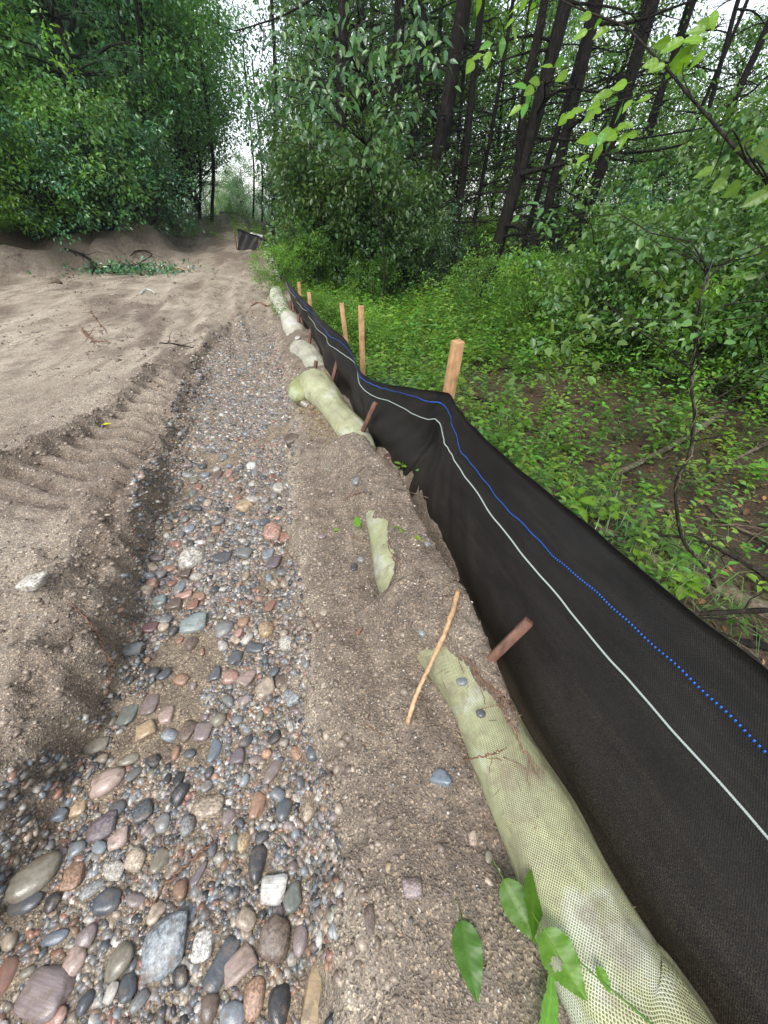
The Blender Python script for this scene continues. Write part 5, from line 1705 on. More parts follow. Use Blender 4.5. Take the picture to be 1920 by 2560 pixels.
rt = [
    (-1.0, 13.8, 0.8, 'tree', 'b', 'slim broad tree right of the distant black skirt'),
    (-1.8, 18.6, 0.85, 'tree', 'a', 'broad tree right of the sky gap'),
    (-0.5, 12.6, 0.95, 'pine', 'a', 'pine with full boughs right of the sky gap'),
    (-3.0, 24.0, 0.9, 'tree', 'b', 'distant broad tree right of the sky gap'),
    (0.8, 15.0, 1.1, 'pine', 'b', 'pine with full boughs behind the grey trunk'),
    (2.2, 15.2, 0.75, 'tree', 'e', 'bright tree glowing between the pine trunks'),
    (5.2, 14.0, 0.72, 'tree', 'e', 'bright tree glowing right of the forked pine'),
    (8.3, 12.8, 0.60, 'tree', 'e', 'yellow green tree behind the thin leaning trunk'),
    (10.8, 11.2, 0.55, 'tree', 'b', 'low tree behind the right edge bushes'),
    (0.2, 16.8, 0.9, 'tree', 'e', 'yellow green tree glimpsed beside the grey trunk'),
    (3.8, 17.0, 0.95, 'tree', 'e', 'yellow green tree far behind the two leaning pines'),
    (7.0, 16.0, 0.6, 'tree', 'e', 'yellow green tree far behind the strongly leaning pine'),
    (1.5, 19.0, 0.9, 'tree', 'b', 'tree deep behind the thin trunks'),
    (5.2, 20.0, 0.75, 'tree', 'a', 'tree deep behind the forked pine'),
    (9.0, 18.0, 0.6, 'tree', 'b', 'tree deep in the wood at the right'),
    (-1.0, 18.0, 1.0, 'tree', 'a', 'tree deep behind the full pine'),
    (13.5, 14.5, 0.5, 'tree', 'a', 'tree deep at the far right edge'),
    (13.0, 21.0, 0.6, 'tree', 'b', 'tree farthest back at the right'),
    (-2.4, 26.5, 1.1, 'pine', 'b', 'distant pine right of the sky gap'),
    (2.5, 26.0, 1.2, 'tree', 'b', 'tree at the very back behind the thin trunks'),
    (7.5, 27.0, 1.2, 'tree', 'a', 'tree at the very back behind the forked pine'),
    (3.9, 8.5, 0.24, 'pine', 'a', 'knee high young pine with fine needles at mid right'),
    (4.3, 7.7, 0.20, 'pine', 'a', 'tiny young pine in front of the glossy bush'),
]
for (x, y, s, kd, k, lb) in rt:
    grow(kd, k, x, y, s, lb, 'tree', 'trees in the right hand wood', 'pine_tree' if kd == 'pine' else 'broadleaf_tree')
# far wood seen through the gap beyond the crest; haze painted in as paler leaf colour
for i, (x, y, s) in enumerate([(-19, 46, 1.0), (-15, 50, 0.95), (-22, 52, 1.2), (-17.5, 58, 1.3), (-12.5, 56, 1.1), (-24, 62, 1.5), (-9, 62, 1.3), (-20, 70, 1.7), (-13, 74, 1.8), (-27, 74, 1.9), (-11.3, 39, 0.62), (-12.9, 41, 0.66), (-10.3, 42, 0.6), (-14.6, 44, 0.7)]):
    r = grow('tree', 'ab'[i % 2], x, y, s * 0.78, ['first', 'second', 'third', 'fourth', 'fifth', 'sixth', 'seventh', 'eighth', 'ninth', 'tenth', 'eleventh', 'twelfth', 'thirteenth', 'fourteenth'][sorted([-11.3 / 39, -12.9 / 41, -10.3 / 42, -14.6 / 44, -19 / 46, -15 / 50, -22 / 52, -17.5 / 58, -12.5 / 56, -24 / 62, -9 / 62, -20 / 70, -13 / 74, -27 / 74]).index(x / y)] + ' from the left of the misty trees beyond the crest of the track', 'tree', 'misty trees beyond the crest', 'broadleaf_tree', (1.2, 1.2, 1.0))

# ---- pines with dead lower branches
def dead_branch_mesh(seed, L=1.0):
    rn = np.random.RandomState(seed)
    mb = MB()
    P = np.array([(0, 0, 0), (L * .3, 0.02, 0.02), (L * .65, rn.normal() * .05, -0.02 + rn.normal() * .03), (L, rn.normal() * .1, -0.12 * L)])
    P = resample(P, 8)
    mb.tube(P, np.linspace(0.016, 0.003, 8) * L ** 0.5, 6)
    for i in range(9):
        t = rn.uniform(0.15, 0.97)
        p = np.array([np.interp(t, np.linspace(0, 1, 8), P[:, k]) for k in range(3)])
        a = rn.choice([-1, 1]) * rn.uniform(0.4, 1.2)
        l = L * rn.uniform(0.15, 0.5) * (1.1 - t * 0.5)
        e = p + np.array([math.cos(a) * l, math.sin(a) * l, rn.normal() * 0.14 * l - 0.08 * l])
        q = limb_path(rn, p, e, 0.05, 5, 0.04)
        mb.tube(q, np.linspace(0.006, 0.0018, 5) * L ** 0.5, 4)
        for _ in range(2):
            p2 = q[rn.randint(1, 4)]
            e2 = p2 + norm(rn.normal(size=3) + np.array([1, 0, 0])) * l * 0.4
            mb.tube(limb_path(rn, p2, e2, 0.03, 3, 0.03), [0.003, 0.0025, 0.0015], 3)
    return mb.mesh('branch', M['bark'])


DB = [dead_branch_mesh(60 + i) for i in range(6)]


def highcrown(seed):
    rn = np.random.RandomState(seed)
    tf, dr = [], []
    for b in range(26):
        z = 6.2 + 5.3 * rn.rand()
        a = rn.rand() * 6.283
        ln = 2.3 * (1.15 - (z - 6.2) / 7)
        d = np.array([math.cos(a), math.sin(a), 0.1])
        m = 26
        t = 0.25 + 0.75 * rn.rand(m)
        sd_ = np.array([-d[1], d[0], 0])
        s = rn.uniform(-1, 1, m)
        tf.append(np.array([0, 0, z]) + d * (ln * t)[:, None] + sd_ * (s * 0.35 * ln)[:, None] + rn.normal(size=(m, 3)) * 0.06)
        dr.append(np.tile(d, (m, 1)))
    V, F, T = needle_boughs(rn, np.vstack(tf), np.vstack(dr), 10, 0.17, 0.02)
    return make_mesh('crown', V, F, M['needle'], T)


HC = highcrown(5)


def dead_pine(base_px, top_px, Y, wpx, label, nbr=14, k=1.0, fork=None, crown_=True, seed=0, bl=1.0, zlo=0.5, htop=1.0):
    rn = np.random.RandomState(300 + seed)
    b = VP(base_px[0], base_px[1], Y, k)
    t = VP(top_px[0], top_px[1], Y, k)
    dirv = (t - b) / max(t[2] - b[2], 0.1)
    zg = gz(b[0], Y)
    foot = b + dirv * (zg - 0.1 - b[2])
    rad = 0.40 * wpx / FPX * Y / 1.35
    r = root('pine_tree', foot, label, 'tree', 'pines with dead lower branches right of the track')
    P = []
    for h in (0, 0.4, 1.0, 2.0, 3.0, 4.5, 6.5, 9.0, 12.0):
        lean = h if h < 4 else 4 + (h - 4) * 0.35
        q = np.array([dirv[0] * lean, 0.02 * h * (seed % 3 - 1), h])
        q[:2] += rn.normal(size=2) * 0.012 * (h > 0.5)
        P.append(q)
    P = np.array(P)
    mb = MB()
    P = P * htop
    C = resample(P, 40)
    fl = 1 + 0.35 * np.exp(-C[:, 2] / 0.25)
    mb.tube(C, rad * fl * np.interp(C[:, 2], [0, 3, 12], [1.0, 0.88, 0.3]), 12)
    V, Q, T, uv_ = (np.vstack(mb.V), np.vstack(mb.Q), np.vstack(mb.T), None)
    V += (norm(V - np.array([0, 0, 0])) * 0) + 0.12 * rad * np.stack([fbm(V[:, 0] * 3 + V[:, 1] * 5, V[:, 2], 4.0, 3), fbm(V[:, 1] * 4, V[:, 2], 4.0, 3, 0.5, 9), 0 * V[:, 0]], 1)
    tk = obj('trunk', make_mesh('trunk', V, [Q, T], M['bark'], None, True), r)
    if fork:
        fb = VP(fork[0][0], fork[0][1], Y, k) - foot
        ft = VP(fork[1][0], fork[1][1], Y - 0.3, k) - foot
        m2 = MB()
        m2.tube(resample(np.array([np.array([np.interp(fb[2], P[:, 2], P[:, 0]), np.interp(fb[2], P[:, 2], P[:, 1]), fb[2] - 0.15]), fb * .5 + ft * .5 + np.array([-0.05, 0, 0]), ft, ft + (ft - fb) * 0.8]), 16), np.linspace(rad * 0.6, rad * 0.4, 16), 10)
        obj('stem', m2.mesh('stem', M['bark']), r)
    for i in range(nbr):
        h = rn.uniform(zlo, 4.2)
        p = np.array([np.interp(h, P[:, 2], P[:, j]) for j in range(3)])
        o = obj('branch', DB[rn.randint(6)], r, p, (rn.uniform(-.2, .2), rn.uniform(-0.25, 0.2), rn.rand() * 6.283), rn.uniform(0.6, 1.5) * bl)
    if crown_:
        o = obj('crown', HC, r, (P[-1][0] * 0.9, P[-1][1], 0), (0, 0, rn.rand() * 6), (1, 1, 1))
    return r


PINES = [
    ((1047, 683), (1160, 0), 10.6, 43, 'thick dark pine trunk left of the forked one, leaning slightly right', 16, None, True, 1.1),
    ((1191, 810), (1417, 0), 8.4, 44, 'thick pine that forks at mid height and leans right, nearest of the trunks', 16, ((1288, 437), (1362, 0)), True, 1.2),
    ((1325, 694), (1505, 0), 10.4, 32, 'brown pine trunk just right of the forked one', 14, None, True, 1.2),
    ((1425, 660), (1631, 0), 10.2, 40, 'dark pine trunk second right of the forked one, strongly leaning', 14, None, True, 1.2),
    ((846, 640), (858, 0), 10.5, 36, 'straight grey pine trunk above the two slim fence stakes', 10, None, True, 0.9),
    ((985, 600), (1000, 0), 12.4, 30, 'straight slim pine trunk between the grey one and the thick dark one', 8, None, True, 0.9),
    ((1008, 600), (1068, 0), 13.0, 24, 'reddish thin pine trunk touching the slim straight one', 8, None, False, 0.9),
    ((1130, 690), (1209, 0), 10.9, 22, 'thin pine stem close to the right of the thick dark trunk', 12, None, False, 1.0),
    ((1168, 660), (1290, 0), 12.0, 13, 'very thin stem left of the forked pine', 10, None, False, 1.0),
    ((1120, 640), (1165, 100), 14.0, 12, 'hair thin stem far behind the thick dark trunk', 6, None, False, 1.0),
    ((1712, 503), (1845, 0), 10.5, 14, 'thin dark leaning stem in front of the bright right sky', 8, None, False, 1.0),
    ((1897, 550), (1985, 250), 8.0, 34, 'dark trunk cut by the right edge', 6, None, False, 1.0),
    ((1850, 560), (1925, 330), 9.0, 14, 'thin stem beside the trunk at the right edge', 6, None, False, 1.0),
    ((1250, 640), (1330, 200), 14.5, 16, 'thin stem seen behind the fork', 8, None, False, 1.0),
    ((1380, 600), (1460, 100), 14.0, 18, 'slim trunk behind the two leaning pines', 10, None, True, 1.1),
    ((1560, 560), (1700, 60), 13.0, 16, 'slim leaning stem right of the strongly leaning pine', 10, None, False, 1.1),
    ((905, 600), (935, 60), 14.5, 16, 'slim stem in the shade right of the grey trunk', 6, None, False, 0.9),
    ((1075, 640), (1100, 60), 15.0, 14, 'slim stem between the slim and thick dark trunks', 6, None, False, 0.9),
    ((683, 620), (686, 440), 15.0, 12, 'short black stem by the distant skirt at the right of the sky gap', 3, None, False, 0.6),
]
for i, (b, t, Y, w, lb, nb, fk, cr, bl) in enumerate(PINES):
    dead_pine(b, t, Y, w, lb, nb + 6, 1.0, fk, cr, i, bl)
rp = np.random.RandomState(17)
for i in (0, 2, 4, 6, 8, 10, 12, 13, 14, 15):
    bx_ = [965, 1022, 1080, 1150, 1215, 1262, 1300, 1352, 1400, 1462, 1500, 1545, 1600, 1652, 1740, 1800][i]
    by_ = rp.uniform(600, 650)
    sl = (bx_ - 900) / 1500.0 + rp.uniform(-0.04, 0.04)
    dead_pine((bx_, by_), (bx_ + sl * by_, 0), rp.uniform(10.5, 16), rp.uniform(11, 24), 'slim dark stem, ' + {0: 'first', 2: 'second', 4: 'third', 6: 'fourth', 8: 'fifth', 10: 'sixth', 12: 'seventh', 13: 'eighth', 14: 'ninth', 15: 'tenth'}[i] + ' from the left of the background stems in the right wood', 8, 1.0, None, False, 70 + i, 1.0)
# left wood stems
for i, (b, t, Y, w, lb) in enumerate([
    ((152, 200), (210, 0), 13.2, 13, 'crooked dark stem at the upper left'),
    ((130, 120), (85, 0), 13.2, 11, 'dark stem leaning left in the upper left corner'),
    ((362, 300), (362, 110), 14.6, 12, 'short upright dark stem in the left foliage'),
    ((322, 220), (312, 90), 14.8, 12, 'dark stem with a sideways limb in the left foliage'),
    ((530, 520), (539, 300), 19.0, 11, 'upright dark stem left of the sky gap'),
    ((500, 520), (506, 330), 20.0, 9, 'second upright stem left of the sky gap'),
    ((633, 545), (640, 300), 21.0, 6, 'pale slim birch stem standing in the sky gap'),
    ((655, 545), (657, 370), 22.0, 6, 'slim dark stem beside the pale birch stem'),
]):
    dead_pine(b, t, Y, w, lb, 5, 1.0, None, False, 40 + i, 0.5 if i > 3 else 0.7, 1.0, 0.42 if i > 3 else 1.0)

# big bare limbs crossing between the trunks
def bare_limb(pts, Y, r0, label, k=1.0, matn='bark', seed=0, twigs=8):
    rn = np.random.RandomState(500 + seed)
    Ys = np.linspace(Y[0], Y[1], len(pts)) if isinstance(Y, tuple) else np.full(len(pts), Y)
    P = np.array([VP(p[0], p[1], yy, k) for p, yy in zip(pts, Ys)])
    c0 = P[0].copy()
    C = resample(P - c0, 28)
    mb = MB()
    mb.tube(C, np.linspace(r0, r0 * 0.35, 28), 8)
    for _ in range(twigs):
        i = rn.randint(4, 27)
        l = rn.uniform(0.25, 0.8)
        tdir = norm(C[i] - C[i - 1]) + rn.normal(size=3) * 0.5
        mb.tube(limb_path(rn, C[i], C[i] + norm(tdir) * l, 0.03, 5, 0.05), np.linspace(r0 * 0.3, 0.002, 5), 4)
    return tag(obj('bare_branch', mb.mesh('bare_branch', M[matn]), None, c0), label, 'branch', 'bare branches among the pines')


bare_limb([(1300, 436), (1370, 418), (1450, 402), (1520, 385), (1610, 378)], 8.3, 0.035, 'heavy bare limb growing right from the fork of the pine', seed=1)
bare_limb([(1340, 345), (1420, 350), (1520, 352), (1640, 340), (1760, 320), (1900, 300)], (9.5, 7.5), 0.022, 'long level bare limb crossing below the hanging bright leaves', seed=2, twigs=14)
bare_limb([(1500, 60), (1580, 55), (1680, 20), (1790, -20)], 9.5, 0.03, 'dark limb rising right near the top edge', seed=3)
bare_limb([(1560, 385), (1660, 372), (1790, 340), (1930, 305)], (9.0, 7.0), 0.02, 'bare limb sloping up towards the right edge', seed=4, twigs=12)
bare_limb([(820, -30), (760, 10), (700, 42), (640, 62), (590, 78)], 8.6, 0.018, 'thin bare limb across the boughs right of the sky gap', seed=5)
bare_limb([(645, 58), (660, 90), (652, 150), (640, 190)], 8.6, 0.01, 'thin drooping bare twig right of the sky gap', seed=6, twigs=4)
bare_limb([(1020, 560), (1110, 555), (1200, 553), (1300, 548), (1400, 545)], 9.2, 0.014, 'thin level bare branch low between the trunks', seed=7)
bare_limb([(1060, 700), (1140, 660), (1240, 668), (1330, 690)], 9.2, 0.02, 'dead limb low behind the forked pine', seed=8)
bare_limb([(245, 135), (275, 115), (310, 108), (330, 112)], 12.5, 0.03, 'arched bare limb in the left foliage', seed=9, twigs=3)
bare_limb([(1500, 180), (1600, 215), (1700, 190), (1820, 170)], 8.6, 0.012, 'thin bare branch behind the stem at the upper right', seed=10, twigs=14)
bare_limb([(1420, 260), (1520, 240), (1620, 205), (1750, 150)], 9.0, 0.012, 'thin bare branch rising to the right sky', seed=11, twigs=14)

# ---- sapling with drooping pale leaves, right of the sky gap
def big_leaf_mesh(name, L, W, material, seed=0, serr=14, curl=0.12, asym=0.0, hole=()):
    """one broad leaf with toothed edge, midrib fold and vein relief, 1 unit = metres; lies along +x, faces +z"""
    rn = np.random.RandomState(seed)
    n = 31
    t = np.linspace(0, 1, n)
    wv = W * 0.5 * np.sin(np.pi * t ** 0.72) ** 0.85 * (1 - 0.25 * t)
    wv[0] = wv[-1] = 0.0005
    V, F = [], []
    cols = [-1, -0.75, -0.5, -0.25, 0, 0.25, 0.5, 0.75, 1]
    nc = 9
    for i in range(n):
        tooth = 1 + (0.06 if i % 2 else -0.03)
        for c in cols:
            y = c * wv[i] * (tooth if abs(c) == 1 else 1)
            z = 0.16 * abs(y) + (-curl * L * t[i] ** 2) + 0.012 * L * math.sin(t[i] * 22) * abs(c)
            V.append((t[i] * L, y + asym * L * math.sin(t[i] * 3), z))
    for i in range(n - 1):
        for j in range(nc - 1):
            a = i * nc + j
            if hole and ((t[i] - 0.42) / 0.09) ** 2 + ((j - 2.0) / 1.4) ** 2 < 1:
                continue
            F.append((a, a + nc, a + nc + 1, a + 1))
    base = len(V)
    s = 0.012 * L
    # stalk
    for (x, r) in ((-0.28 * L, s * 0.8), (0, s), (0.5 * L, s * 0.6)):
        z = -curl * L * max(x / L, 0) ** 2
        for a in range(4):
            V.append((x, r * math.cos(a * math.pi / 2), z + r * math.sin(a * math.pi / 2) - s * 0.3))
    for i in range(2):
        for a in range(4):
            F.append((base + i * 4 + a, base + i * 4 + (a + 1) % 4, base + i * 4 + 4 + (a + 1) % 4, base + i * 4 + 4 + a))
    V = np.array(V)
    T = np.ones((len(V), 3))
    for i in range(n):
        for j, c in enumerate(cols):
            v = 0.5 + 0.5 * math.cos(2 * math.pi * (t[i] * 9 - abs(c) * 1.3))
            q = 0.92 + 0.22 * v ** 4 + 0.05 * rn.normal() * (seed >= 0)
            T[i * nc + j] = (q, q * 1.0, q)
            V[i * nc + j, 2] -= 0.010 * L * v ** 3
        T[i * nc + 4] = (1.3, 1.2, 1.3)
    T[base:] = (1.5, 1.1, 1.2)
    return make_mesh(name, V, np.array(F), M[material], T, True)


BL = [big_leaf_mesh('leaf', 1.0, w, 'leaf_near', i, curl=c) for i, (w, c) in enumerate(((0.58, 0.10), (0.68, 0.05), (0.5, 0.2)))]
HOLE = big_leaf_mesh('leaf', 1.0, 0.72, 'leaf_near', 5, curl=0.04, hole=(1,))
BLp = [big_leaf_mesh('leaf', 1.0, w, 'leaf', 10 + i, curl=c) for i, (w, c) in enumerate(((0.5, 0.15), (0.56, 0.22), (0.46, 0.3)))]


def orient(A, U):
    A = norm(A)
    S = norm(np.cross(U, A))
    U2 = np.cross(A, S)
    return Matrix(((A[0], S[0], U2[0]), (A[1], S[1], U2[1]), (A[2], S[2], U2[2]))).to_euler()


def leaf_part(parent, mesh, P, A, U, L, col=(1, 1, 1), name='leaf'):
    o = obj(name, mesh, parent, np.asarray(P) - np.array(parent.location) if parent else P, orient(A, U), L)
    o.color = (col[0], col[1], col[2], 1)
    return o


def sapling():
    rn = np.random.RandomState(77)
    foot = np.array([-0.05, 7.2, gz(-0.05, 7.2) - 0.05])
    r = root('sapling', foot, 'sapling with drooping pale green leaves in front of the grey pine trunk', 'tree')
    boxes = [((1000, 500), 90), ((1100, 610), 100), ((900, 960), 70), ((1000, 1000), 60), ((1200, 1010), 80), ((1370, 930), 90), ((1340, 830), 90), ((940, 620), 70),
             ((1180, 480), 60), ((1230, 350), 80), ((1400, 130), 70), ((1440, 240), 60), ((1500, 80), 60), ((700, 200), 60), ((650, 310), 70), ((780, 170), 60), ((900, 190), 60),
             ((560, 560), 70), ((450, 640), 70), ((400, 720), 60), ((700, 520), 80), ((850, 720), 70), ((620, 740), 70), ((760, 840), 60), ((940, 740), 60), ((1080, 420), 60),
             ((1560, 500), 70), ((1620, 420), 60), ((1480, 370), 60), ((1130, 1130), 60), ((1230, 1130), 60), ((430, 1060), 50), ((1040, 350), 60), ((840, 600), 60), ((1440, 800), 70), ((1280, 450), 60), ((600, 640), 60), ((500, 560), 60), ((1620, 180), 60), ((980, 240), 60), ((1120, 240), 60)]
    tk = MB()
    top = VP(880, -40, 7.2, 1.0) - foot
    SPn = resample(np.array([(0, 0, 0), (0.05, 0, 1.0), top * 0.6, top]), 14)
    tk.tube(SPn, np.linspace(0.016, 0.006, 14), 7)
    n = 0
    extraC, extraA, extraN = [], [], []
    for bi, ((zx, zy), rad) in enumerate(boxes):
        px, py = 500 + zx * 0.3617, zy * 0.3617
        Y = rn.uniform(6.3, 7.6)
        c = VP(px, py, Y, 1.0)
        i = np.argmin(np.abs(SPn[:, 2] + foot[2] - (c[2] - 0.25)))
        tk.tube(limb_path(rn, SPn[i], c - foot, 0.12, 7, 0.025), np.linspace(0.010, 0.003, 7), 5)
        hue = np.array([0.62, 0.78, 0.95]) * rn.uniform(0.7, 1.25)
        for q in range(12):
            off = rn.normal(size=3) * rad / 90 * np.array([0.16, 0.14, 0.09])
            P = c + off
            A = np.array([off[0] * 2.0, off[1] * 1.2 - 0.05, -0.22 - 0.2 * rn.rand()]) + rn.normal(size=3) * 0.24
            U = norm(np.array([0, -0.7, 0.8]) + rn.normal(size=3) * 0.25)
            if q < 7:
                leaf_part(r, BLp[rn.randint(3)], P, A, U, 0.105 * rn.uniform(0.8, 1.2), hue * rn.uniform(0.8, 1.25))
                n += 1
            else:
                extraC.append(P + rn.normal(size=3) * 0.05 - foot)
                extraA.append(A)
                extraN.append(U)
    V, Q, T = leaves(np.array(extraC), np.array(extraA), np.array(extraN), 0.10, 0.052, 0.12, 0.2, tints(rn, len(extraC)))
    tag(obj('leaves', make_mesh('leaves', V, Q, M['leaf'], T), r), 'smaller hanging leaves between the large ones', kind='stuff')
    obj('stem', tk.mesh('stem', M['bark2']), r)


sapling()


# ---- branch with bright leaves hanging into the picture at the upper right
def near_branch():
    rn = np.random.RandomState(88)
    stem = [(1380, -40, 2.1), (1404, 0, 2.0), (1478, 33, 1.85), (1560, 65, 1.7), (1612, 115, 1.6), (1669, 174, 1.5), (1721, 237, 1.42), (1777, 300, 1.35), (1829, 360, 1.28), (1894, 430, 1.2), (1960, 500, 1.12), (2060, 640, 1.05)]
    P = np.array([AT(a, b, t, 1.0) for a, b, t in stem])
    r = root('leafy_branch', P[0], 'arching dark stem with bright yellow green leaves at the upper right', 'branch')
    c0 = P[0]
    mb = MB()
    C = resample(P - c0, 60)
    mb.tube(C, np.linspace(0.0035, 0.0065, 60), 8)
    obj('stem', mb.mesh('stem', M['bark2']), r)

    def S2(x, y):
        return 960 + x * 0.5787, y * 0.5787
    clusters = [
        (((790, -10), (640, 40), (560, 120), (450, 230), (370, 300)), 1.9, [(410, 20, 70, 100), (560, 40, 60, 60), (540, 100, 50, 45), (565, 150, 58, 95), (510, 205, 62, 70), (445, 262, 60, 85), (440, 195, 62, 30), (395, 250, 60, 45), (370, 290, 65, 45), (600, 20, 60, 60), (640, 50, 60, 90)]),
        (((1000, 100), (900, 130), (850, 150)), 1.85, [(870, 72, 58, 60), (845, 150, 62, 30), (935, 142, 66, 5), (922, 105, 50, 55)]),
        (((1010, 190), (860, 260), (740, 320), (600, 420), (560, 480)), 1.8, [(700, 282, 62, 0), (765, 332, 60, 10), (757, 268, 50, 50), (650, 352, 60, 10), (585, 372, 70, 20), (625, 395, 60, 40), (622, 435, 60, 60), (565, 475, 62, 25), (605, 480, 55, 60)]),
        (((1240, 330), (1130, 400), (1000, 440), (880, 480), (760, 520)), 1.7, [(945, 408, 90, 45), (985, 440, 60, 15), (1050, 455, 62, 25), (1095, 388, 66, 60), (1118, 430, 62, 8), (1015, 372, 64, 50), (905, 462, 66, 15), (885, 505, 70, 40), (830, 482, 80, 20), (918, 478, 64, 5), (1012, 498, 58, 65), (770, 520, 60, 30), (800, 500, 60, 20)]),
        (((1290, 420), (1160, 540), (1060, 560), (900, 600), (850, 680)), 1.6, [(872, 600, 84, 25), (958, 568, 74, 25), (1030, 548, 70, 25), (1052, 535, 60, 10), (1030, 610, 60, 80), (1070, 582, 50, 0), (920, 662, 70, 20), (855, 690, 70, 30), (982, 590, 66, 30), (938, 602, 60, 70), (900, 610, 60, 40), (1000, 570, 60, 30)]),
        (((1330, 420), (1290, 300), (1350, 160), (1400, 80)), 1.45, [(1178, 292, 66, 10), (1150, 278, 66, 30), (1242, 198, 90, 60), (1272, 250, 80, 50), (1312, 222, 80, 60), (1332, 172, 90, 50), (1350, 128, 80, 60), (1385, 100, 80, 50), (1425, 90, 70, 60), (1200, 190, 70, 40), (1352, 258, 66, 10), (1292, 282, 80, 60), (1400, 160, 80, 20), (1250, 300, 70, 60)]),
        (((1560, 640), (1600, 600), (1650, 580)), 1.2, [(1598, 592, 90, 20), (1648, 604, 80, 30), (1622, 645, 90, 20), (1560, 622, 80, 30)]),
        (((1500, 560), (1440, 700), (1400, 790)), 1.25, [(1400, 782, 90, 25), (1442, 806, 80, 30), (1382, 748, 84, 35), (1502, 822, 90, 10), (1470, 760, 80, 50)]),
        (((1610, 690), (1650, 760), (1640, 860)), 1.15, [(1650, 665, 100, 30), (1602, 862, 100, 10), (1642, 822, 100, 20), (1655, 730, 90, 40), (1610, 770, 80, 30)]),
    ]
    for twig, t, lv in clusters:
        Pt = []
        tsr = np.linspace(t - 0.08, t + 0.10, len(twig))
        for (a, b), tt in zip(twig, tsr):
            x, y = S2(a, b)
            Pt.append(AT(x, y, tt, 1.0))
        Pt = np.array(Pt)
        # join the twig to the stem
        d = np.linalg.norm(C + c0 - Pt[0], axis=1)
        Pt = np.vstack([(C + c0)[np.argmin(d)], Pt])
        m2 = MB()
        Cc = resample(Pt - c0, 20)
        m2.tube(Cc, np.linspace(0.0028, 0.0012, 20), 5)
        obj('twig', m2.mesh('twig', M['bark2']), r)
        for (a, b, size, ang) in lv:
            x, y = S2(a, b)
            P0 = AT(x, y, t + rn.uniform(-0.06, 0.08), 1.0)
            L = size * 0.5787 / FPX * t * 0.98
            ar = math.radians(ang)
            # the leaf points down and outwards from its twig
            j = np.argmin(np.linalg.norm(Cc + c0 - P0, axis=1))
            A = norm((P0 - (Cc[j] + c0)) + 1e-4)
            A = norm(A * 0.6 + np.array([-math.cos(ar), 0.15, -math.sin(ar)]) * 0.8 + rn.normal(size=3) * 0.1)
            U = norm(np.array([0.1, -0.75, 0.55]) + rn.normal(size=3) * 0.35)
            c = (1.0, 1.0, 1.0) if rn.rand() < 0.75 else (0.6, 0.85, 1.3)
            jv = rn.uniform(0.8, 1.25)
            if t < 1.3:
                jv *= 0.62
            leaf_part(r, BL[rn.randint(3)], P0 - A * L * 0.5, A, U, L, np.array(c) * jv)


near_branch()


# ---- undergrowth
def sprig_field(name, n, xr_, yr_, hrange, L, per, matn, label, ok, seed, wr=0.5, up=0.5):
    rn = np.random.RandomState(seed)
    X = rn.uniform(xr_[0], xr_[1], n * 4)
    Y = rn.uniform(yr_[0], yr_[1], n * 4)
    k = ok(X, Y, rn)
    X, Y = X[k][:n], Y[k][:n]
    n = len(X)
    Z = hgt(X, Y, True)
    H = rn.uniform(hrange[0], hrange[1], n)
    lean = rn.normal(size=(n, 2)) * 0.25
    i = np.repeat(np.arange(n), per)
    t = np.tile(np.linspace(0.25, 1.0, per), n) + rn.uniform(-.05, .05, n * per)
    a = np.tile(np.arange(per) * 2.4, n) + np.repeat(rn.rand(n) * 6.28, per)
    C = np.stack([X[i] + lean[i, 0] * H[i] * t, Y[i] + lean[i, 1] * H[i] * t, Z[i] + H[i] * t], 1)
    A = np.stack([np.cos(a), np.sin(a), 0.35 * (t - 0.4) + up * 0.3 + rn.normal(size=n * per) * 0.2], 1)
    Nn = np.array([0, 0, 1.0]) + rn.normal(size=A.shape) * 0.3
    LL = L * rn.uniform(0.6, 1.25, n * per) * (1.15 - 0.4 * t)
    tt = np.repeat(tints(rn, n, 0.42, 0.25), per, 0) * tints(rn, n * per, 0.15, 0.08)
    C2 = C + norm(A) * (0.25 * LL)[:, None]
    V, Q, T = leaves(C2, A, Nn, LL, LL * wr, 0.12, 0.25, tt)
    # stems (3-sided)
    w = 0.0016 + 0.001 * rn.rand(n)
    b = np.stack([X, Y, Z - 0.01], 1)
    tp = np.stack([X + lean[:, 0] * H, Y + lean[:, 1] * H, Z + H], 1)
    SV = np.stack([b + np.stack([w, 0 * w, 0 * w], 1), b + np.stack([-w, w, 0 * w], 1), b + np.stack([-w, -w, 0 * w], 1), tp], 1).reshape(-1, 3)
    j = (np.arange(n) * 4)[:, None] + len(V)
    ST = np.concatenate([j + np.array([[0, 1, 3]]), j + np.array([[1, 2, 3]]), j + np.array([[2, 0, 3]])])
    me = make_mesh(name, np.vstack([V, SV]), [Q, ST], M[matn], np.vstack([T, np.full((len(SV), 3), 0.8)]))
    return tag(obj(name, me), label, 'undergrowth', kind='stuff')


def litter_zone(X, Y):
    """bare needle litter: right of the cloth, near; fades into green farther on"""
    return sst(0.42, 1.2, X - pth(FB, Y) - 0.10 * Y + 0.45 * fbm(X, Y, 1.3, 3, 0.6, 13.0)) * (1 - sst(4.0, 5.8, Y - 0.25 * X))


def ok_green(X, Y, rn):
    df = X - pth(FB, Y)
    return (df > 0.10 + 0.22 * np.clip(1.8 - Y, 0, 1)) & (rn.rand(len(X)) < (1 - 0.78 * litter_zone(X, Y)) * np.clip(1.1 + 1.3 * fbm(X, Y, 1.6, 3), 0.05, 1))


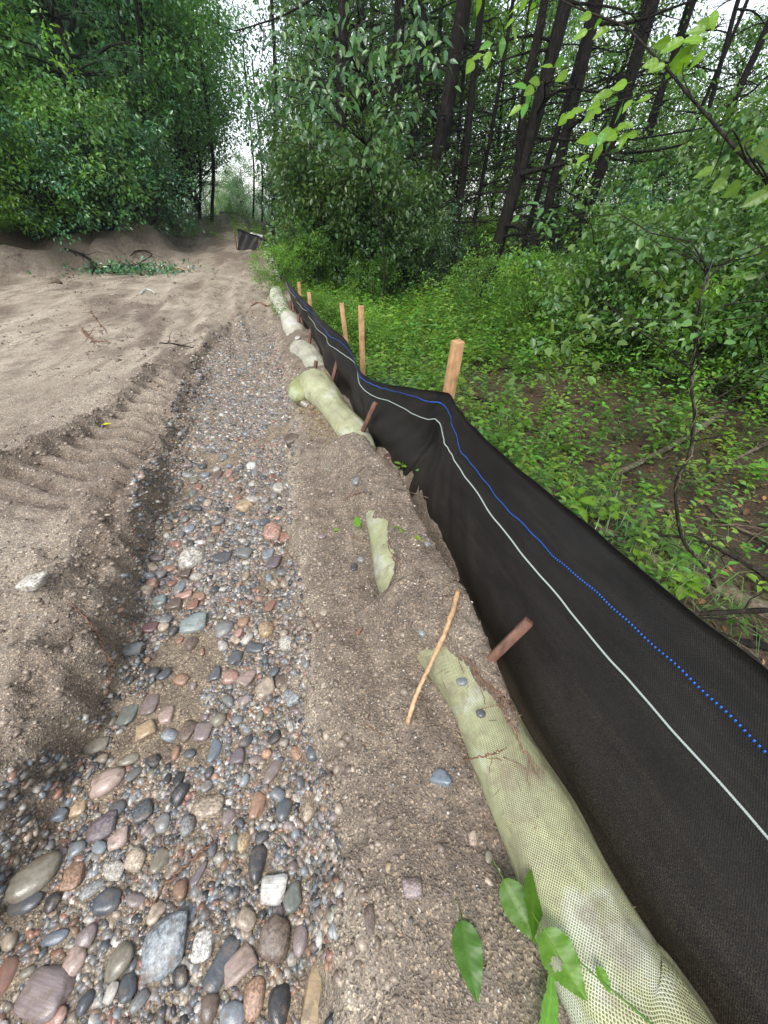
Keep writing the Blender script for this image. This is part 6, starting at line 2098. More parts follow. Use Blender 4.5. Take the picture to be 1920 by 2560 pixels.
sprig_field('undergrowth', 3300, (-1.6, 4.6), (1.0, 8.8), (0.05, 0.34), 0.055, 12, 'leaf_bright', 'dense bright green ground plants covering the slope behind the fence', ok_green, 91)
sprig_field('undergrowth', 1300, (-2.0, 7.0), (4.5, 11.5), (0.15, 0.5), 0.085, 14, 'leaf_bright', 'taller pale green seedlings under the pines', lambda X, Y, r: (X > pth(FB, Y) + 0.4) & (fbm(X, Y, 0.9, 3, 0.6, 5.0) > -0.15), 92)
sprig_field('undergrowth', 300, (0.2, 4.2), (2.2, 7.5), (0.35, 0.85), 0.062, 20, 'leaf_bright', 'loose knee high yellow green saplings and weeds behind the fence', lambda X, Y, r: (X > pth(FB, Y) + 0.55) & (fbm(X, Y, 1.0, 3, 0.6, 44.0) > -0.05), 191)
sprig_field('undergrowth', 420, (0.4, 5.0), (1.0, 5.0), (0.06, 0.22), 0.04, 10, 'leaf', 'thin scatter of green sprigs on the brown litter', lambda X, Y, r: (X > pth(FB, Y) + 0.3), 93, 0.42)
sprig_field('undergrowth', 1500, (2.5, 9.0), (3.5, 10.0), (0.3, 0.9), 0.055, 18, 'leaf', 'waist high leafy growth in the right hand wood', lambda X, Y, r: (X > pth(FB, Y) + 1.8) & (litter_zone(X, Y) < 0.5) & (fbm(X, Y, 0.7, 3, 0.6, 8.0) > -0.25), 94)
sprig_field('undergrowth', 260, (-7.9, -3.9), (14, 23), (0.2, 0.6), 0.08, 12, 'leaf_bright', 'bright weeds on the verges of the track near the crest', lambda X, Y, r: (np.abs(X - pth(LE, Y)) < 0.7) | (np.abs(X - pth(FB, Y)) < 0.6) | (np.abs(X - 0.5 * (pth(LE, Y) + pth(FB, Y))) < 0.25), 95)
sprig_field('undergrowth', 110, (-2.2, -0.9), (5.4, 8.5), (0.05, 0.16), 0.04, 10, 'leaf_bright', 'weeds sprouting around the far straw tubes', lambda X, Y, r: (np.abs(X - pth(WT, Y) + 0.12) < 0.12), 96)
# silvery grassy weeds behind the sagging cloth
sprig_field('undergrowth', 150, (-0.15, 0.9), (2.3, 3.1), (0.10, 0.26), 0.05, 14, 'leaf_blue', 'silvery narrow leaved weeds just behind the sagging cloth', lambda X, Y, r: (X > pth(FB, Y) + 0.1) & (X < pth(FB, Y) + 0.55), 97, 0.2)


def grass(n, ctrs, label, seed):
    rn = np.random.RandomState(seed)
    c = np.array(ctrs)[rn.randint(len(ctrs), size=n)]
    X = c[:, 0] + rn.normal(size=n) * 0.09
    Y = c[:, 1] + rn.normal(size=n) * 0.09
    Z = hgt(X, Y)
    L = rn.uniform(0.10, 0.30, n)
    a = rn.rand(n) * 6.28
    d = np.stack([np.cos(a), np.sin(a), 0 * a], 1)
    up = np.array([0, 0, 1.0])
    b = np.stack([X, Y, Z], 1)
    m = b + d * (L * 0.3)[:, None] + up * (L * 0.6)[:, None]
    t = b + d * (L * 0.95)[:, None] + up * (L * 0.5)[:, None]
    s = np.stack([-np.sin(a), np.cos(a), 0 * a], 1) * 0.0016
    V = np.stack([b - s, b + s, m + s, m - s, t], 1).reshape(-1, 3)
    j = (np.arange(n) * 5)[:, None]
    me = make_mesh('grass', V, [j + np.array([[0, 1, 2, 3]]), j + np.array([[3, 2, 4]])], M['leaf'], np.repeat(tints(rn, n, 0.3, 0.4) * 1.3, 5, 0))
    tag(obj('grass', me), label, 'grass', kind='stuff')


gc = [G(x, y, -0.2)[:2] for x, y in ((1390, 1270), (1420, 1210), (1300, 1130), (1340, 1170), (1590, 1320), (1280, 1080), (1200, 1000), (1500, 1250), (1180, 960), (1100, 900), (1450, 1180))]
grass(420, gc, 'thin arching grass blades on the litter by the fence', 98)


# loose litter: dead leaves, needles, bits of bark
def litter():
    rn = np.random.RandomState(99)
    n = 11000
    X = rn.uniform(0.2, 6.0, n * 2)
    Y = rn.uniform(0.3, 6.5, n * 2)
    k = (X > pth(FB, Y) + 0.12)
    X, Y = X[k][:n], Y[k][:n]
    n = len(X)
    Z = hgt(X, Y) + 0.006
    a = rn.rand(n) * 6.283
    A = np.stack([np.cos(a), np.sin(a), rn.normal(size=n) * 0.25], 1)
    Nn = np.array([0, 0, 1.0]) + rn.normal(size=(n, 3)) * 0.5
    L = rn.uniform(0.02, 0.06, n)
    W = np.where(rn.rand(n) < 0.35, L * 0.55, L * 0.07)
    T = np.array([(1, 1, 1), (0.5, 0.42, 0.4), (1.5, 1.35, 1.25), (0.9, 0.6, 0.45), (0.35, 0.3, 0.3)])[rn.randint(5, size=n)]
    V, Q, TT = leaves(np.stack([X, Y, Z], 1), A, Nn, L, W, 0.15, 0.1, T)
    tag(obj('leaf_litter', make_mesh('leaf_litter', V, Q, M['deadleaf'], TT)), 'brown fallen needles and dead leaves on the forest floor', 'leaf litter', kind='stuff')
    # short twigs
    mb = MB()
    for i in range(420):
        x, y = rn.uniform(0.4, 5), rn.uniform(0.5, 5.5)
        if x < pth(FB, y) + 0.2:
            continue
        a = rn.rand() * 6.28
        l = rn.uniform(0.08, 0.4)
        p = np.array([x, y, gz(x, y) + 0.012])
        e = p + np.array([math.cos(a) * l, math.sin(a) * l, 0])
        e[2] = gz(e[0], e[1]) + 0.02
        mb.tube(limb_path(rn, p, e, 0.06, 4, 0.03), np.linspace(0.004, 0.0015, 4) * (1 + l), 4)
    tag(obj('twig_litter', mb.mesh('twig_litter', M['log'])), 'small dead twigs strewn over the forest floor', 'twigs', kind='stuff')


litter()


# ---- things lying about
def ground_stick(pts, radii, material, label, name='stick', cat='stick', k=KP, zs=None, seg=8, twigs=0, seed=0, lift=0.6, sink_last=False, group=None, zc=None, wob=0.0, tl=0.2):
    rn = np.random.RandomState(700 + seed)
    P = []
    for i, p in enumerate(pts):
        if zs is not None and zs[i] is not None:
            P.append(G(p[0], p[1], zs[i], k))
        else:
            P.append(GR(p[0], p[1], k)[0] + np.array([0, 0, radii[0] * lift]))
    P = np.array(P)
    c0 = P[0].copy()
    n = 14 + 6 * len(pts)
    C = resample(P - c0, n)
    C[1:-1] += rn.normal(size=(n - 2, 3)) * wob
    if zs is None:
        gh = hgt(C[:, 0] + c0[0], C[:, 1] + c0[1]) + radii[0] * 0.6 - c0[2]
        zc_ = np.maximum(C[:, 2], gh)
        for _ in range(8):
            zs_ = zc_.copy()
            zs_[1:-1] = (zc_[:-2] + zc_[1:-1] + zc_[2:]) / 3
            zc_ = np.maximum(zs_, gh)
        C[:, 2] = zc_
    mb = MB()
    R = np.interp(np.linspace(0, 1, n), np.linspace(0, 1, len(radii)), radii)
    R = R * (1 + 0.08 * rn.normal(size=n))
    mb.tube(C, R, seg)
    for _ in range(twigs):
        i = rn.randint(2, n - 1)
        d = norm(norm(C[i] - C[i - 1]) * 0.8 + rn.normal(size=3) * np.array([0.7, 0.7, 0.25]))
        l = rn.uniform(0.4, 1.0) * tl
        mb.tube(limb_path(rn, C[i], C[i] + d * l, 0.02, 5, 0.04), np.linspace(R[i] * 0.5, 0.001, 5), 5)
    return tag(obj(name, mb.mesh(name, M[material]), None, c0), label, cat, group)


# peeled stick on the shoulder
ground_stick([(880, 1562), (900, 1500), (935, 1425), (968, 1350), (990, 1278)], [0.0075, 0.0065, 0.007, 0.008, 0.009], 'stick', 'crooked peeled orange stick lying from the soil onto the cloth foot', zs=[0.034, 0.085, 0.152, 0.212, 0.222], seg=9, wob=0.0008, twigs=1, seed=1, tl=0.07)
# stringy roots
ground_stick([(965, 1390), (1005, 1420), (1040, 1470), (1085, 1505), (1100, 1560), (1130, 1620), (1165, 1680)], [0.002, 0.0022, 0.0032, 0.003, 0.0022, 0.0015], 'root', 'long reddish root trailing down over the near straw tube', zs=[0.12, 0.15, 0.17, 0.175, 0.17, 0.16, 0.155], name='root', cat='root', twigs=9, seed=2, wob=0.003, tl=0.12)
ground_stick([(1020, 1440), (1050, 1462), (1080, 1480), (1105, 1520), (1120, 1560)], [0.002, 0.0018, 0.001], 'root', 'thin forked root beside the wet brown stake', zs=[0.16, 0.17, 0.175, 0.17, 0.16], name='root', cat='root', twigs=6, seed=3, wob=0.003, tl=0.1)
ground_stick([(1000, 1640), (1050, 1632), (1095, 1615)], [0.002, 0.002, 0.001], 'root', 'hair root wrapped across the near straw tube', zs=[0.10, 0.165, 0.165], name='root', cat='root', twigs=3, seed=4, wob=0.002, tl=0.05)
ground_stick([(150, 1300), (190, 1340), (215, 1375), (240, 1425), (250, 1445)], [0.0015, 0.003, 0.003, 0.002], 'root', 'pinkish root hanging down the left bank', name='root', cat='root', twigs=4, seed=5, wob=0.003, lift=2.0, tl=0.08)
ground_stick([(330, 1990), (350, 1925), (395, 1880), (440, 1840), (470, 1820)], [0.0015, 0.003, 0.004, 0.002], 'root', 'brown rootlet lying across the pebbles in mid channel', name='root', cat='root', twigs=5, seed=6, wob=0.003, lift=6.0, tl=0.05)
ground_stick([(780, 1560), (830, 1590)], [0.001, 0.0015], 'root', 'tiny rootlet on the brown shoulder', name='root', cat='root', twigs=3, seed=7, wob=0.002, tl=0.05)
for i, (a, b, lb) in enumerate([((760, 1160), (870, 1230), 'fine roots poking from the brown shoulder above the second tube end'), ((640, 1310), (690, 1380), 'fine roots at the channel edge beside the terracotta rock'),
                                ((740, 1080), (800, 1060), 'fine roots by the brown split cobble'), ((590, 1170), (640, 1230), 'fine roots across the upper channel')]):
    ground_stick([a, ((a[0] + b[0]) / 2 + 8, (a[1] + b[1]) / 2 - 5), b], [0.0012, 0.0018, 0.001], 'root', lb, name='root', cat='root', twigs=7, seed=20 + i, wob=0.003, tl=0.09)
# twigs and branches on the track
ground_stick([(178, 712), (200, 735), (240, 742)], [0.012, 0.009, 0.004], 'root', 'reddish broken twig on the pale sand at the left', name='twig', cat='twig', twigs=9, seed=8, tl=0.5, wob=0.01)
ground_stick([(192, 668), (215, 700), (232, 722)], [0.005, 0.006, 0.003], 'root', 'thin twig just above the reddish broken one', name='twig', cat='twig', twigs=4, seed=9, tl=0.3, wob=0.01)
ground_stick([(345, 742), (380, 745), (418, 752)], [0.008, 0.01, 0.005], 'bark2', 'dark stick half sunk beside the wheel rut', name='twig', cat='twig', twigs=2, seed=10, tl=0.2)
ground_stick([(108, 614), (122, 612), (132, 614)], [0.03, 0.035, 0.03], 'log', 'short chunk of wood on the sand at the left', name='twig', cat='twig', seed=11)
ground_stick([(306, 637), (316, 629), (328, 632), (335, 638)], [0.010, 0.012, 0.008], 'white', 'pale arched bit of wood on the sand', name='twig', cat='twig', seed=12, zs=None, lift=3)
ground_stick([(375, 578), (398, 584), (422, 590)], [0.012, 0.014, 0.008], 'stick', 'pale slim stick lying below the right spoil heap', name='twig', cat='twig', seed=13)
ground_stick([(545, 660), (560, 655), (580, 662), (600, 655)], [0.01, 0.012, 0.006], 'root', 'twisted twig on the track left of the weedy tube', name='twig', cat='twig', twigs=6, seed=14, tl=0.3)
ground_stick([(142, 545), (175, 555), (200, 572), (205, 590)], [0.018, 0.022, 0.03, 0.07], 'bark2', 'fallen branch with a root ball in front of the left spoil heap', name='fallen_branch', cat='branch', twigs=8, seed=15, tl=0.8, lift=4)
ground_stick([(285, 560), (305, 548), (330, 558), (300, 578)], [0.012, 0.015, 0.01], 'bark2', 'curved twig above the cut leafy branch', name='twig', cat='twig', twigs=4, seed=16, tl=0.5, lift=6)
# cut leafy branch by the heaps
Pc, _ = GR(290, 590)
rn_ = np.random.RandomState(3)
fol, _t = SH['b']
cb = root('cut_branch', (Pc[0], Pc[1], Pc[2] - 0.03), 'cut leafy branch lying on the sand below the middle heap', 'branch')
nl = 420
u = rn_.normal(size=(nl, 3)) * np.array([0.62, 0.28, 0.10])
u[:, 2] = np.abs(u[:, 2]) + 0.04
V, Q, T = leaves(u, rn_.normal(size=(nl, 3)), np.array([0, 0, 1.0]) + rn_.normal(size=(nl, 3)) * 0.6, 0.10, 0.055, 0.12, 0.15, tints(rn_, nl, 0.3) * 1.2)
tag(obj('leaves', make_mesh('leaves', V, Q, M['leaf_blue'], T), cb), None, kind='stuff')
mb = MB()
for i in range(6):
    mb.tube(limb_path(rn_, (-0.9, 0.1, 0.03), (rn_.uniform(-0.2, 0.9), rn_.normal() * .3, 0.1), 0.05, 6, 0.03), np.linspace(0.02, 0.004, 6), 5)
obj('stem', mb.mesh('stem', M['bark2']), cb)

# logs and branches on the forest floor, right
gF = 'fallen wood on the forest floor behind the fence'
ground_stick([(1290, 1150), (1370, 1195), (1450, 1240), (1560, 1285), (1680, 1340)], [0.028, 0.034, 0.040, 0.045], 'log', 'long grey log lying parallel to the near cloth', name='log', cat='log', seed=30, group=gF, seg=10, wob=0.004)
ground_stick([(985, 865), (1040, 880), (1080, 902), (1130, 915)], [0.018, 0.017, 0.013, 0.009], 'bark2', 'rough dark branch ending in a bright broken tip behind the corner stake', name='fallen_branch', cat='branch', twigs=5, seed=31, group=gF, lift=4, tl=0.3)
ground_stick([(1100, 925), (1160, 940), (1215, 965), (1240, 985)], [0.010, 0.013, 0.018, 0.025], 'bark2', 'dark branch with a knobbly end among the sprigs', name='fallen_branch', cat='branch', twigs=5, seed=32, group=gF, lift=4, tl=0.4)
ground_stick([(1310, 1045), (1400, 1000), (1470, 960), (1560, 900)], [0.020, 0.022, 0.026, 0.03], 'log', 'grey dead trunk sloping up to the dark hollow', name='log', cat='log', seed=33, group=gF, twigs=3, lift=3)
ground_stick([(1215, 1425 - 95), (1400, 1333), (1520, 1325), (1659, 1318)], [0.004, 0.009, 0.010, 0.012], 'bark2', 'level wet branch reaching the right edge over the grey log', name='fallen_branch', cat='branch', twigs=4, seed=34, group=gF, zs=[-0.12, -0.08, -0.05, -0.02], tl=0.3)
ground_stick([(1280, 1160), (1400, 1158), (1500, 1160)], [0.004, 0.005, 0.007], 'bark2', 'thin level branch crossing the bent stem', name='fallen_branch', cat='branch', twigs=6, seed=35, group=gF, zs=[-0.12, -0.08, -0.05], tl=0.3)
ground_stick([(1500, 1160), (1580, 1200), (1680, 1260)], [0.007, 0.010, 0.013], 'bark2', 'dark branch falling to the right edge', name='fallen_branch', cat='branch', twigs=6, seed=36, group=gF, zs=[-0.05, -0.1, -0.15], tl=0.3)
ground_stick([(1530, 1365), (1580, 1385), (1660, 1402), (1760, 1430)], [0.012, 0.017, 0.019, 0.02], 'bark2', 'dark limb with pale broken end at the right edge', name='fallen_branch', cat='branch', seed=37, group=gF, twigs=2, tl=0.2)
ground_stick([(1560, 1420), (1620, 1445), (1700, 1475)], [0.006, 0.012, 0.014], 'white', 'pale splintered wood just above the cloth hem at the right edge', name='splinter', cat='stick', seed=38, group=gF)
ground_stick([(1520, 1090), (1560, 1130), (1640, 1170), (1700, 1230)], [0.006, 0.008, 0.010], 'log', 'brown branch among litter in the right hollow', name='fallen_branch', cat='branch', seed=39, group=gF, twigs=8, tl=0.4, lift=3)
ground_stick([(1490, 1050), (1560, 1010), (1659, 960)], [0.010, 0.014, 0.02], 'log', 'grey branch rising into the dark hollow', name='fallen_branch', cat='branch', seed=40, group=gF, twigs=6, tl=0.4, lift=3)
ground_stick([(1470, 830), (1540, 850), (1659, 905)], [0.010, 0.014, 0.02], 'bark2', 'dark branch under the right hand bushes', name='fallen_branch', cat='branch', seed=41, group=gF, twigs=6, tl=0.5, lift=4)


# bent wet stem with a twisted vine
def bent_stem():
    pts = [(1560, 1290, 1.95), (1530, 1232, 1.95), (1480, 1175, 1.97), (1463, 1110, 2.0), (1462, 1040, 2.05), (1488, 985, 2.1), (1500, 900, 2.2), (1493, 830, 2.3), (1500, 760, 2.4), (1515, 640, 2.6), (1540, 560, 2.75)]
    P = []
    base, t0 = GR(1562, 1292)
    k0 = base[1]
    for i, (x, y, s) in enumerate(pts):
        P.append(VP(x, y, k0 + 0.02 * i + 0.02))
    P = np.array(P)
    P[0] = base - np.array([0, 0, 0.03])
    r = root('bent_sapling', base, 'thin wet stem bending up from the log with a vine twisted round it', 'sapling')
    M['wet_bark'] = bark_material('wet_bark', (0.012, 0.009, 0.008), (0.035, 0.027, 0.022), (0.10, 0.085, 0.07), 0.25)
    M['wet_bark'].node_tree.nodes['Principled BSDF'].inputs['Specular IOR Level'].default_value = 0.6
    C = resample(P - base, 90)
    mb = MB()
    mb.tube(C, np.linspace(0.0095, 0.003, 90), 8)
    obj('stem', mb.mesh('stem', M['wet_bark']), r)
    s = np.linspace(0, 1, 60)
    a = s * 40
    Cv = C[28:88] + np.stack([np.cos(a), np.sin(a), 0 * a], 1) * 0.0085
    m2 = MB()
    m2.tube(Cv, 0.0022, 5)
    obj('vine', m2.mesh('vine', M['log']), r)
    rn = np.random.RandomState(4)
    m3 = MB()
    ends = []
    for i in range(26):
        j = rn.randint(48, 90)
        e = C[j] + np.array([rn.uniform(-0.7, 0.9), rn.uniform(-0.3, 0.5), rn.uniform(-0.05, 0.35)])
        q = limb_path(rn, C[j], e, 0.08, 7, 0.03)
        m3.tube(q, np.linspace(0.0025, 0.0008, 7), 5)
        ends += [q[4], q[5], q[6]]
    obj('side_branches', m3.mesh('side_branches', M['bark2']), r)
    ends = np.array(ends)
    V, Q, T = crown(rn, ends, np.full(len(ends), 0.10), 16, 0.032, 0.4, 0.15, 0.6)
    tag(obj('leaves', make_mesh('leaves', V, Q, M['leaf'], T), r), kind='stuff')


bent_stem()


# single plants one can point at
def seedling(px, py, label, nl=7, L=0.07, h=0.12, k=KP, seed=0, col=(1, 1, 1), name='seedling', mesh=BL, Z=None):
    rn = np.random.RandomState(800 + seed)
    P, t = GR(px, py, k)
    r = root(name, P, label, 'plant')
    mb = MB()
    top = np.array([rn.normal() * .02, rn.normal() * .02, h])
    mb.tube(resample(np.array([(0, 0, -0.02), top * .5 + rn.normal(size=3) * .006, top]), 6), np.linspace(0.003, 0.0015, 6), 5)
    obj('stem', mb.mesh('stem', M['leaf']), r)
    for i in range(nl):
        a = i * 2.4 + rn.rand()
        f = 1.0 - 0.5 * (i / nl)
        p = P + top * f
        A = np.array([math.cos(a), math.sin(a), 0.15 + 0.2 * rn.normal()])
        leaf_part(r, mesh[rn.randint(3)], p + A * 0.15 * L, A, norm(np.array([0, 0, 1]) + rn.normal(size=3) * .2), L * rn.uniform(0.75, 1.2), np.array(col) * rn.uniform(0.85, 1.2))
    return r


seedling(1245, 1120, 'broad leaved bright plant growing against the black cloth', 9, 0.085, 0.16, seed=1)
seedling(1275, 1135, 'second broad leaved plant right of the one against the cloth', 7, 0.07, 0.12, seed=2)
seedling(1215, 1085, 'small plant with toothed leaves behind the cloth hem', 8, 0.06, 0.12, seed=3)
seedling(1620, 1060, 'plant with a whorl of pale leaves in the right hollow', 9, 0.10, 0.22, seed=4, col=(0.7, 0.95, 1.5))
seedling(1450, 1290, 'leafy seedling just above the level wet branch', 8, 0.075, 0.13, seed=5)
seedling(1462, 1235, 'upright toothed seedling beside the grey log', 7, 0.075, 0.14, seed=6, col=(0.7, 0.9, 0.9))
seedling(1600, 1210, 'glossy small plant at the end of the dark falling branch', 8, 0.05, 0.10, seed=7, col=(0.6, 0.85, 1.2))
seedling(1350, 1310 - 70, 'round leaved sprig between the cloth and the grey log', 5, 0.05, 0.08, seed=8)
seedling(1390, 1375, 'drooping sprig just behind the cloth hem', 6, 0.065, 0.09, seed=9)
seedling(1460, 1420 - 20, 'bright tuft of small leaves where litter meets the hem', 9, 0.045, 0.08, seed=10)
seedling(1075, 905, 'shiny leaved plant beside the rough dark branch', 8, 0.06, 0.12, seed=11, col=(0.7, 0.95, 1.4))
for i, (x, y) in enumerate([(1180, 1000), (1250, 1010), (1320, 1050), (1380, 1090), (1300, 960), (1400, 980), (1350, 900), (1220, 930), (1500, 1100), (1560, 960), (1150, 850), (1430, 860)]):
    o = seedling(x, y, ['feathery', 'upright', 'spreading', 'pale'][i % 4] + ' toothed plant ' + ['just behind the black hem', 'right of the knobbly branch', 'on the brown litter', 'left of the bent stem', 'behind the knobbly branch', 'beside the grey sloping trunk', 'under the light green bush',
                 'above the knobbly branch', 'right of the bent stem', 'at the edge of the dark hollow', 'behind the corner stake', 'below the right hand bushes'][i], 10, 0.05, 0.14, seed=30 + i, col=(0.8, 0.95, 0.9))


# fallen green leaves and little sprouts on the near side
def flat_leaf(px, py, L, ang, label, z=None, tilt=(0, 0), col=(0.8, 0.85, 0.8), mesh=None, k=1.0, bend=None):
    P, t = GR(px, py, k)
    if z is not None:
        P = G(px, py, z, k)
    a = math.radians(ang)
    A = np.array([math.cos(a), math.sin(a), tilt[0]])
    U = np.array([tilt[1], -0.15, 1.0])
    o = leaf_part(None, mesh or BL[0], P + np.array([0, 0, 0.012]) - norm(A) * L * 0.5, A, U, L, col, 'fallen_leaf')
    return tag(o, label, 'leaf', 'green leaves fallen by the straw tube')


# the print position is the middle of each leaf; the turn is seen from above
flat_leaf(1172, 2400, 0.115, -82, 'large toothed green leaf lying flat on the brown soil', col=(0.5, 0.66, 0.9))
flat_leaf(1300, 2282, 0.115, -62, 'toothed green leaf, left of the pair touching the straw tube', tilt=(-0.1, -0.3), z=0.07, col=(0.58, 0.7, 0.7))
flat_leaf(1332, 2262, 0.105, -100, 'folded green leaf, right of the pair touching the straw tube', tilt=(-0.1, 0.6), z=0.10, col=(0.5, 0.62, 0.6))
flat_leaf(1405, 2410, 0.10, -60, 'bright green leaf with an insect hole on the straw tube', z=0.14, tilt=(0.05, -0.2), col=(0.68, 0.8, 0.7), mesh=HOLE)
flat_leaf(1375, 2525, 0.115, 55, 'curled leaf showing its pale underside at the bottom edge', z=0.06, tilt=(0.15, 0.9), col=(1.0, 1.25, 2.4), mesh=BL[2])
flat_leaf(1505, 2450, 0.035, -70, 'tiny green leaf lying on top of the straw tube', z=0.155, col=(0.7, 0.85, 0.8))
flat_leaf(985, 1236, 0.075, 20, 'pale leaf on top of the small leaf cluster on the shoulder', col=(0.9, 1.2, 2.0), z=0.165, tilt=(0.2, 0.3), mesh=BL[1])
flat_leaf(950, 1245, 0.06, 160, 'green leaf at the left of the small leaf cluster', col=(0.6, 0.8, 0.7), z=0.15)
flat_leaf(1000, 1250, 0.06, -20, 'dark green leaf at the right of the small leaf cluster', col=(0.5, 0.65, 0.7), z=0.155)
flat_leaf(893, 1308, 0.06, 110, 'glossy leaf at the left side of the second tube end', z=0.08, tilt=(0.4, -0.5), col=(0.7, 0.9, 0.7), mesh=BL[1])
flat_leaf(994, 1311, 0.035, 0, 'small green leaf on the soil over the buried tube', z=0.17, col=(0.6, 0.8, 0.8))
flat_leaf(1045, 1350, 0.03, -60, 'small yellow green leaf at the foot of the cloth', col=(1.1, 1.1, 0.8))
flat_leaf(842, 1329, 0.03, 10, 'shredded light green leaf bit on the shoulder', col=(1.0, 1.1, 1.5))
flat_leaf(270, 1063, 0.05, 30, 'yellow leaf on the tread print', col=(4.5, 2.6, 1.0), z=0.0)
seedling(1003, 1176, 'tiny bright sprout at the gap under the black cloth', 5, 0.045, 0.05, k=1.0, seed=20)
seedling(1020, 1330, 'tiny sprout on the soil near the cloth foot', 3, 0.025, 0.02, k=1.0, seed=21)
# slender stalk lying over the tube with its leaf
ground_stick([(1440, 2395), (1500, 2450), (1560, 2500), (1640, 2570)], [0.0012, 0.0015, 0.002], 'leaf_bright', 'thin green stalk lying along the straw tube at the bottom', name='stalk', cat='stalk', k=1.0, zs=[0.155, 0.165, 0.165, 0.16], seg=6)

# loose straw and roots at the folded tube end
mbs = MB()
rs = np.random.RandomState(12)
for i in range(330):
    c = np.array([(-0.60, 2.78, 0.05), (-0.50, 2.62, 0.05), (-0.42, 2.45, 0.06), (-0.30, 2.3, 0.04)])[rs.randint(4)] + rs.normal(size=3) * np.array([0.06, 0.08, 0.015])
    c[2] = gz(c[0], c[1]) + 0.012
    d = norm(rs.normal(size=3) * np.array([1, 1, 0.3])) * rs.uniform(0.02, 0.08)
    mbs.tube(np.array([c, c + d * .5 + rs.normal(size=3) * .005, c + d]), 0.0012, 3, tuple(np.array([(1, 1, .9), (0.5, 0.3, 0.22), (0.9, 0.8, 0.5)])[rs.randint(3)]))
tag(obj('loose_straw', mbs.mesh('loose_straw', M['straw'])), 'loose straw and fine roots spilling from the folded tube end', 'straw', kind='stuff')

# straw ends poking through the netting of the near tube
mbs = MB()
for i in range(260):
    yv = rs.uniform(-0.15, 0.72)
    xw_ = pth(WT, yv)
    th_ = rs.uniform(0.2, 2.9)
    c = np.array([xw_ + 0.098 * math.cos(th_), yv, 0.055 + 0.088 * math.sin(th_)])
    d = norm(rs.normal(size=3) * np.array([0.6, 1.0, 0.4]) + np.array([0.25 * math.cos(th_), 0, 0.25])) * rs.uniform(0.008, 0.03)
    mbs.tube(np.array([c, c + d * .5, c + d]), 0.0006, 3, tuple(np.array([(1.1, 1.1, .9), (0.7, 0.6, 0.4), (0.2, 0.15, 0.12)])[rs.choice(3, p=[.6, .25, .15])]))
tag(obj('straw_ends', mbs.mesh('straw_ends', M['straw'])), 'short straw ends sticking out of the near tube', 'straw', kind='stuff')

# ---- distant black skirt and pale pieces
def far_skirt():
    A = GR(610, 556)[0]
    Bp = GR(512, 540)[0]
    n, m = 40, 8
    Lx = np.linspace(0, 1, n)
    hh = np.interp(Lx, [0, 0.25, 0.5, 0.8, 1.0], [0.08, 0.20, 0.32, 0.46, 0.52])
    P = Bp[None] * Lx[:, None] + A[None] * (1 - Lx[:, None])
    V = []
    dirn = norm(np.array([Bp[1] - A[1], -(Bp[0] - A[0]), 0]))
    for i in range(n):
        zg_ = gz(P[i, 0], P[i, 1]) - 0.03
        for j in range(m):
            t = j / (m - 1)
            q = np.array([P[i, 0], P[i, 1], zg_ + hh[i] * t])
            q += dirn * (0.06 * math.sin(Lx[i] * 19 + t * 3) + 0.22 * t)
            V.append(q)
    V = np.array(V)
    c0 = A.copy()
    V = np.vstack([V, V - dirn * 0.006]) - c0
    i = np.arange(n - 1)[:, None] * m + np.arange(m - 1)[None, :]
    Q = np.stack([i, i + 1, i + m + 1, i + m], -1).reshape(-1, 4)
    Q2 = Q[:, ::-1] + n * m
    e = np.arange(n - 1) * m + m - 1
    Q3 = np.stack([e, e + m, e + m + n * m, e + n * m], 1)
    uv_ = np.tile(np.stack([np.repeat(Lx * 2, m), np.tile(np.linspace(0.25, 1, m), n)], 1), (2, 1))
    r = root('silt_skirt', c0, 'short piece of black silt cloth standing across the far end of the fence', 'silt fence')
    obj('fabric', make_mesh('fabric', V, [Q, Q2, Q3], M['cloth'], None, True, uv_), r)
    for f in (0.98, 0.45, 0.05):
        p = Bp * f + A * (1 - f)
        z = gz(p[0], p[1])
        h = np.interp(f, Lx, hh)
        Vb, Qb, Tb = box((p[0] - dirn[0] * .03 - c0[0], p[1] - dirn[1] * .03 - c0[1], z - 0.3 - c0[2]), (p[0] - dirn[0] * .03 - c0[0], p[1] - dirn[1] * .03 - c0[1], z + h - 0.05 - c0[2]), 0.03, 0.03)
        obj('stake', make_mesh('stake', Vb, [Qb, Tb], M['stake_old']), r)


far_skirt()


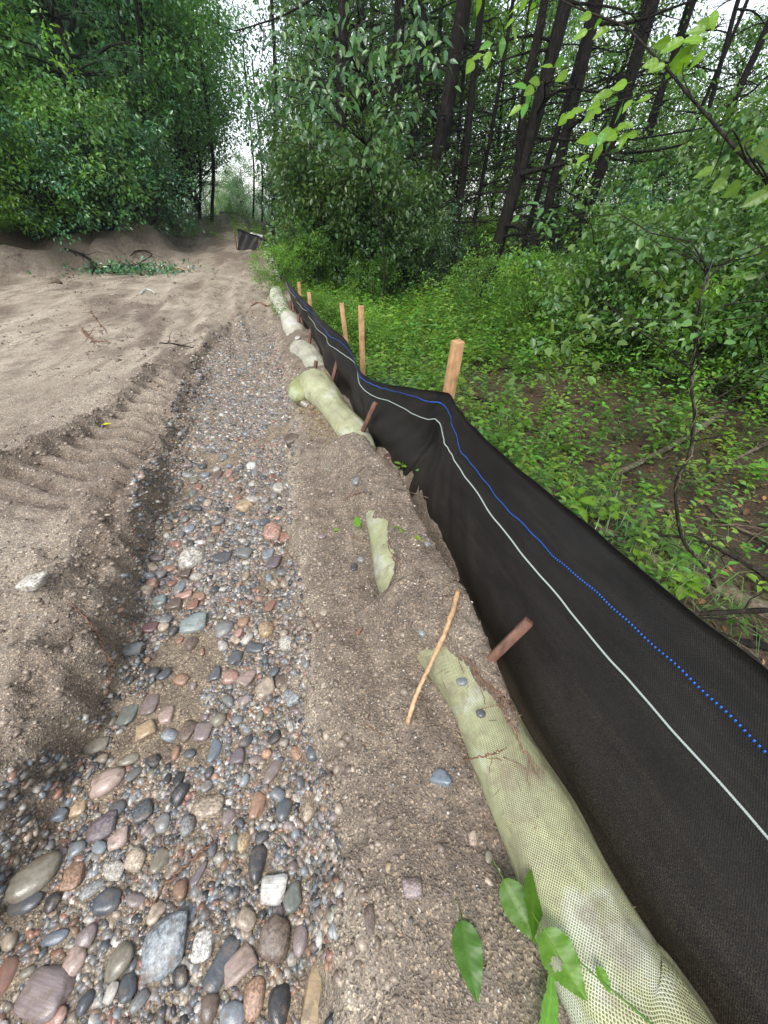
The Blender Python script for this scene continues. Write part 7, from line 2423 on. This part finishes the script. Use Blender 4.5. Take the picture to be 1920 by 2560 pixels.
def pale_roll(a, b, r, label, k=KP, lift=1.0, name='pale_sleeve', cat='sleeve'):
    P0, P1 = GR(a[0], a[1], k)[0], GR(b[0], b[1], k)[0]
    P1 = np.array([P1[0], P0[1] + np.clip(P1[1] - P0[1], -1.2, 1.2), 0])
    P1[2] = gz(P1[0], P1[1])
    P = np.array([P0, (P0 + P1) / 2, P1]) + np.array([0, 0, r * lift])
    mb = MB()
    mb.tube(resample(P - P0, 14), r * np.array([.7, 1, 1.05, 1, 1, .95, 1, 1.05, 1, 1, 1.02, 1, 1, .7]), 10)
    return tag(obj(name, mb.mesh(name, M['white']), None, P0), label, cat, 'pale rolls lying at the crest')


pale_roll((438, 466), (462, 463), 0.06, 'pale roll at the left side of the crest', lift=1.5)
pale_roll((436, 473), (450, 470), 0.05, 'smaller pale roll just below the left one at the crest', lift=1.5)
pale_roll((476, 464), (500, 466), 0.06, 'pale roll with dark end right of the gap at the crest', lift=1.5)
pale_roll((543, 518), (570, 524), 0.05, 'pale plastic folded behind the distant black skirt', lift=3.0)

# loose stones along the far straw tube
for i, (px, py, s) in enumerate([(742 * 1, 800 * 1, 16), (720, 802, 18), (700, 790, 14), (690, 770, 14), (745, 845, 18), (710, 752, 12), (690, 735, 10)]):
    stone(px, py, s, s * .7, 0, 'white' if i % 2 else 'pale', 'worn', 'speckled', ['whitish stone beside the bright white tube', 'pale rounded stone left of the bright white tube', 'small pale stone by the weedy tube', 'chalky stone above the bright white tube',
          'pale chunk below the bright white tube', 'tiny pale stone at the weedy tube end', 'farthest pale stone along the tubes'][i])

# ---- damp air
hz = bpy.data.materials.new('haze')
hz.use_nodes = True
hz.node_tree.nodes.clear()
ho = hz.node_tree.nodes.new('ShaderNodeOutputMaterial')
hv = hz.node_tree.nodes.new('ShaderNodeVolumePrincipled')
hv.inputs['Density'].default_value = 0.0007
hv.inputs['Color'].default_value = (0.86, 0.95, 1.0, 1)
hz.node_tree.links.new(hv.outputs[0], ho.inputs['Volume'])
hb = np.array([(x, y, z) for x in (-155, 155) for y in (-65, 175) for z in (-16, 24)], float)
hq = np.array([(0, 1, 3, 2), (4, 6, 7, 5), (0, 4, 5, 1), (2, 3, 7, 6), (0, 2, 6, 4), (1, 5, 7, 3)])
USE_HAZE = True
if USE_HAZE:
    tag(obj('haze', make_mesh('haze', hb, hq, hz)), 'thin damp air over the whole place', kind='stuff')
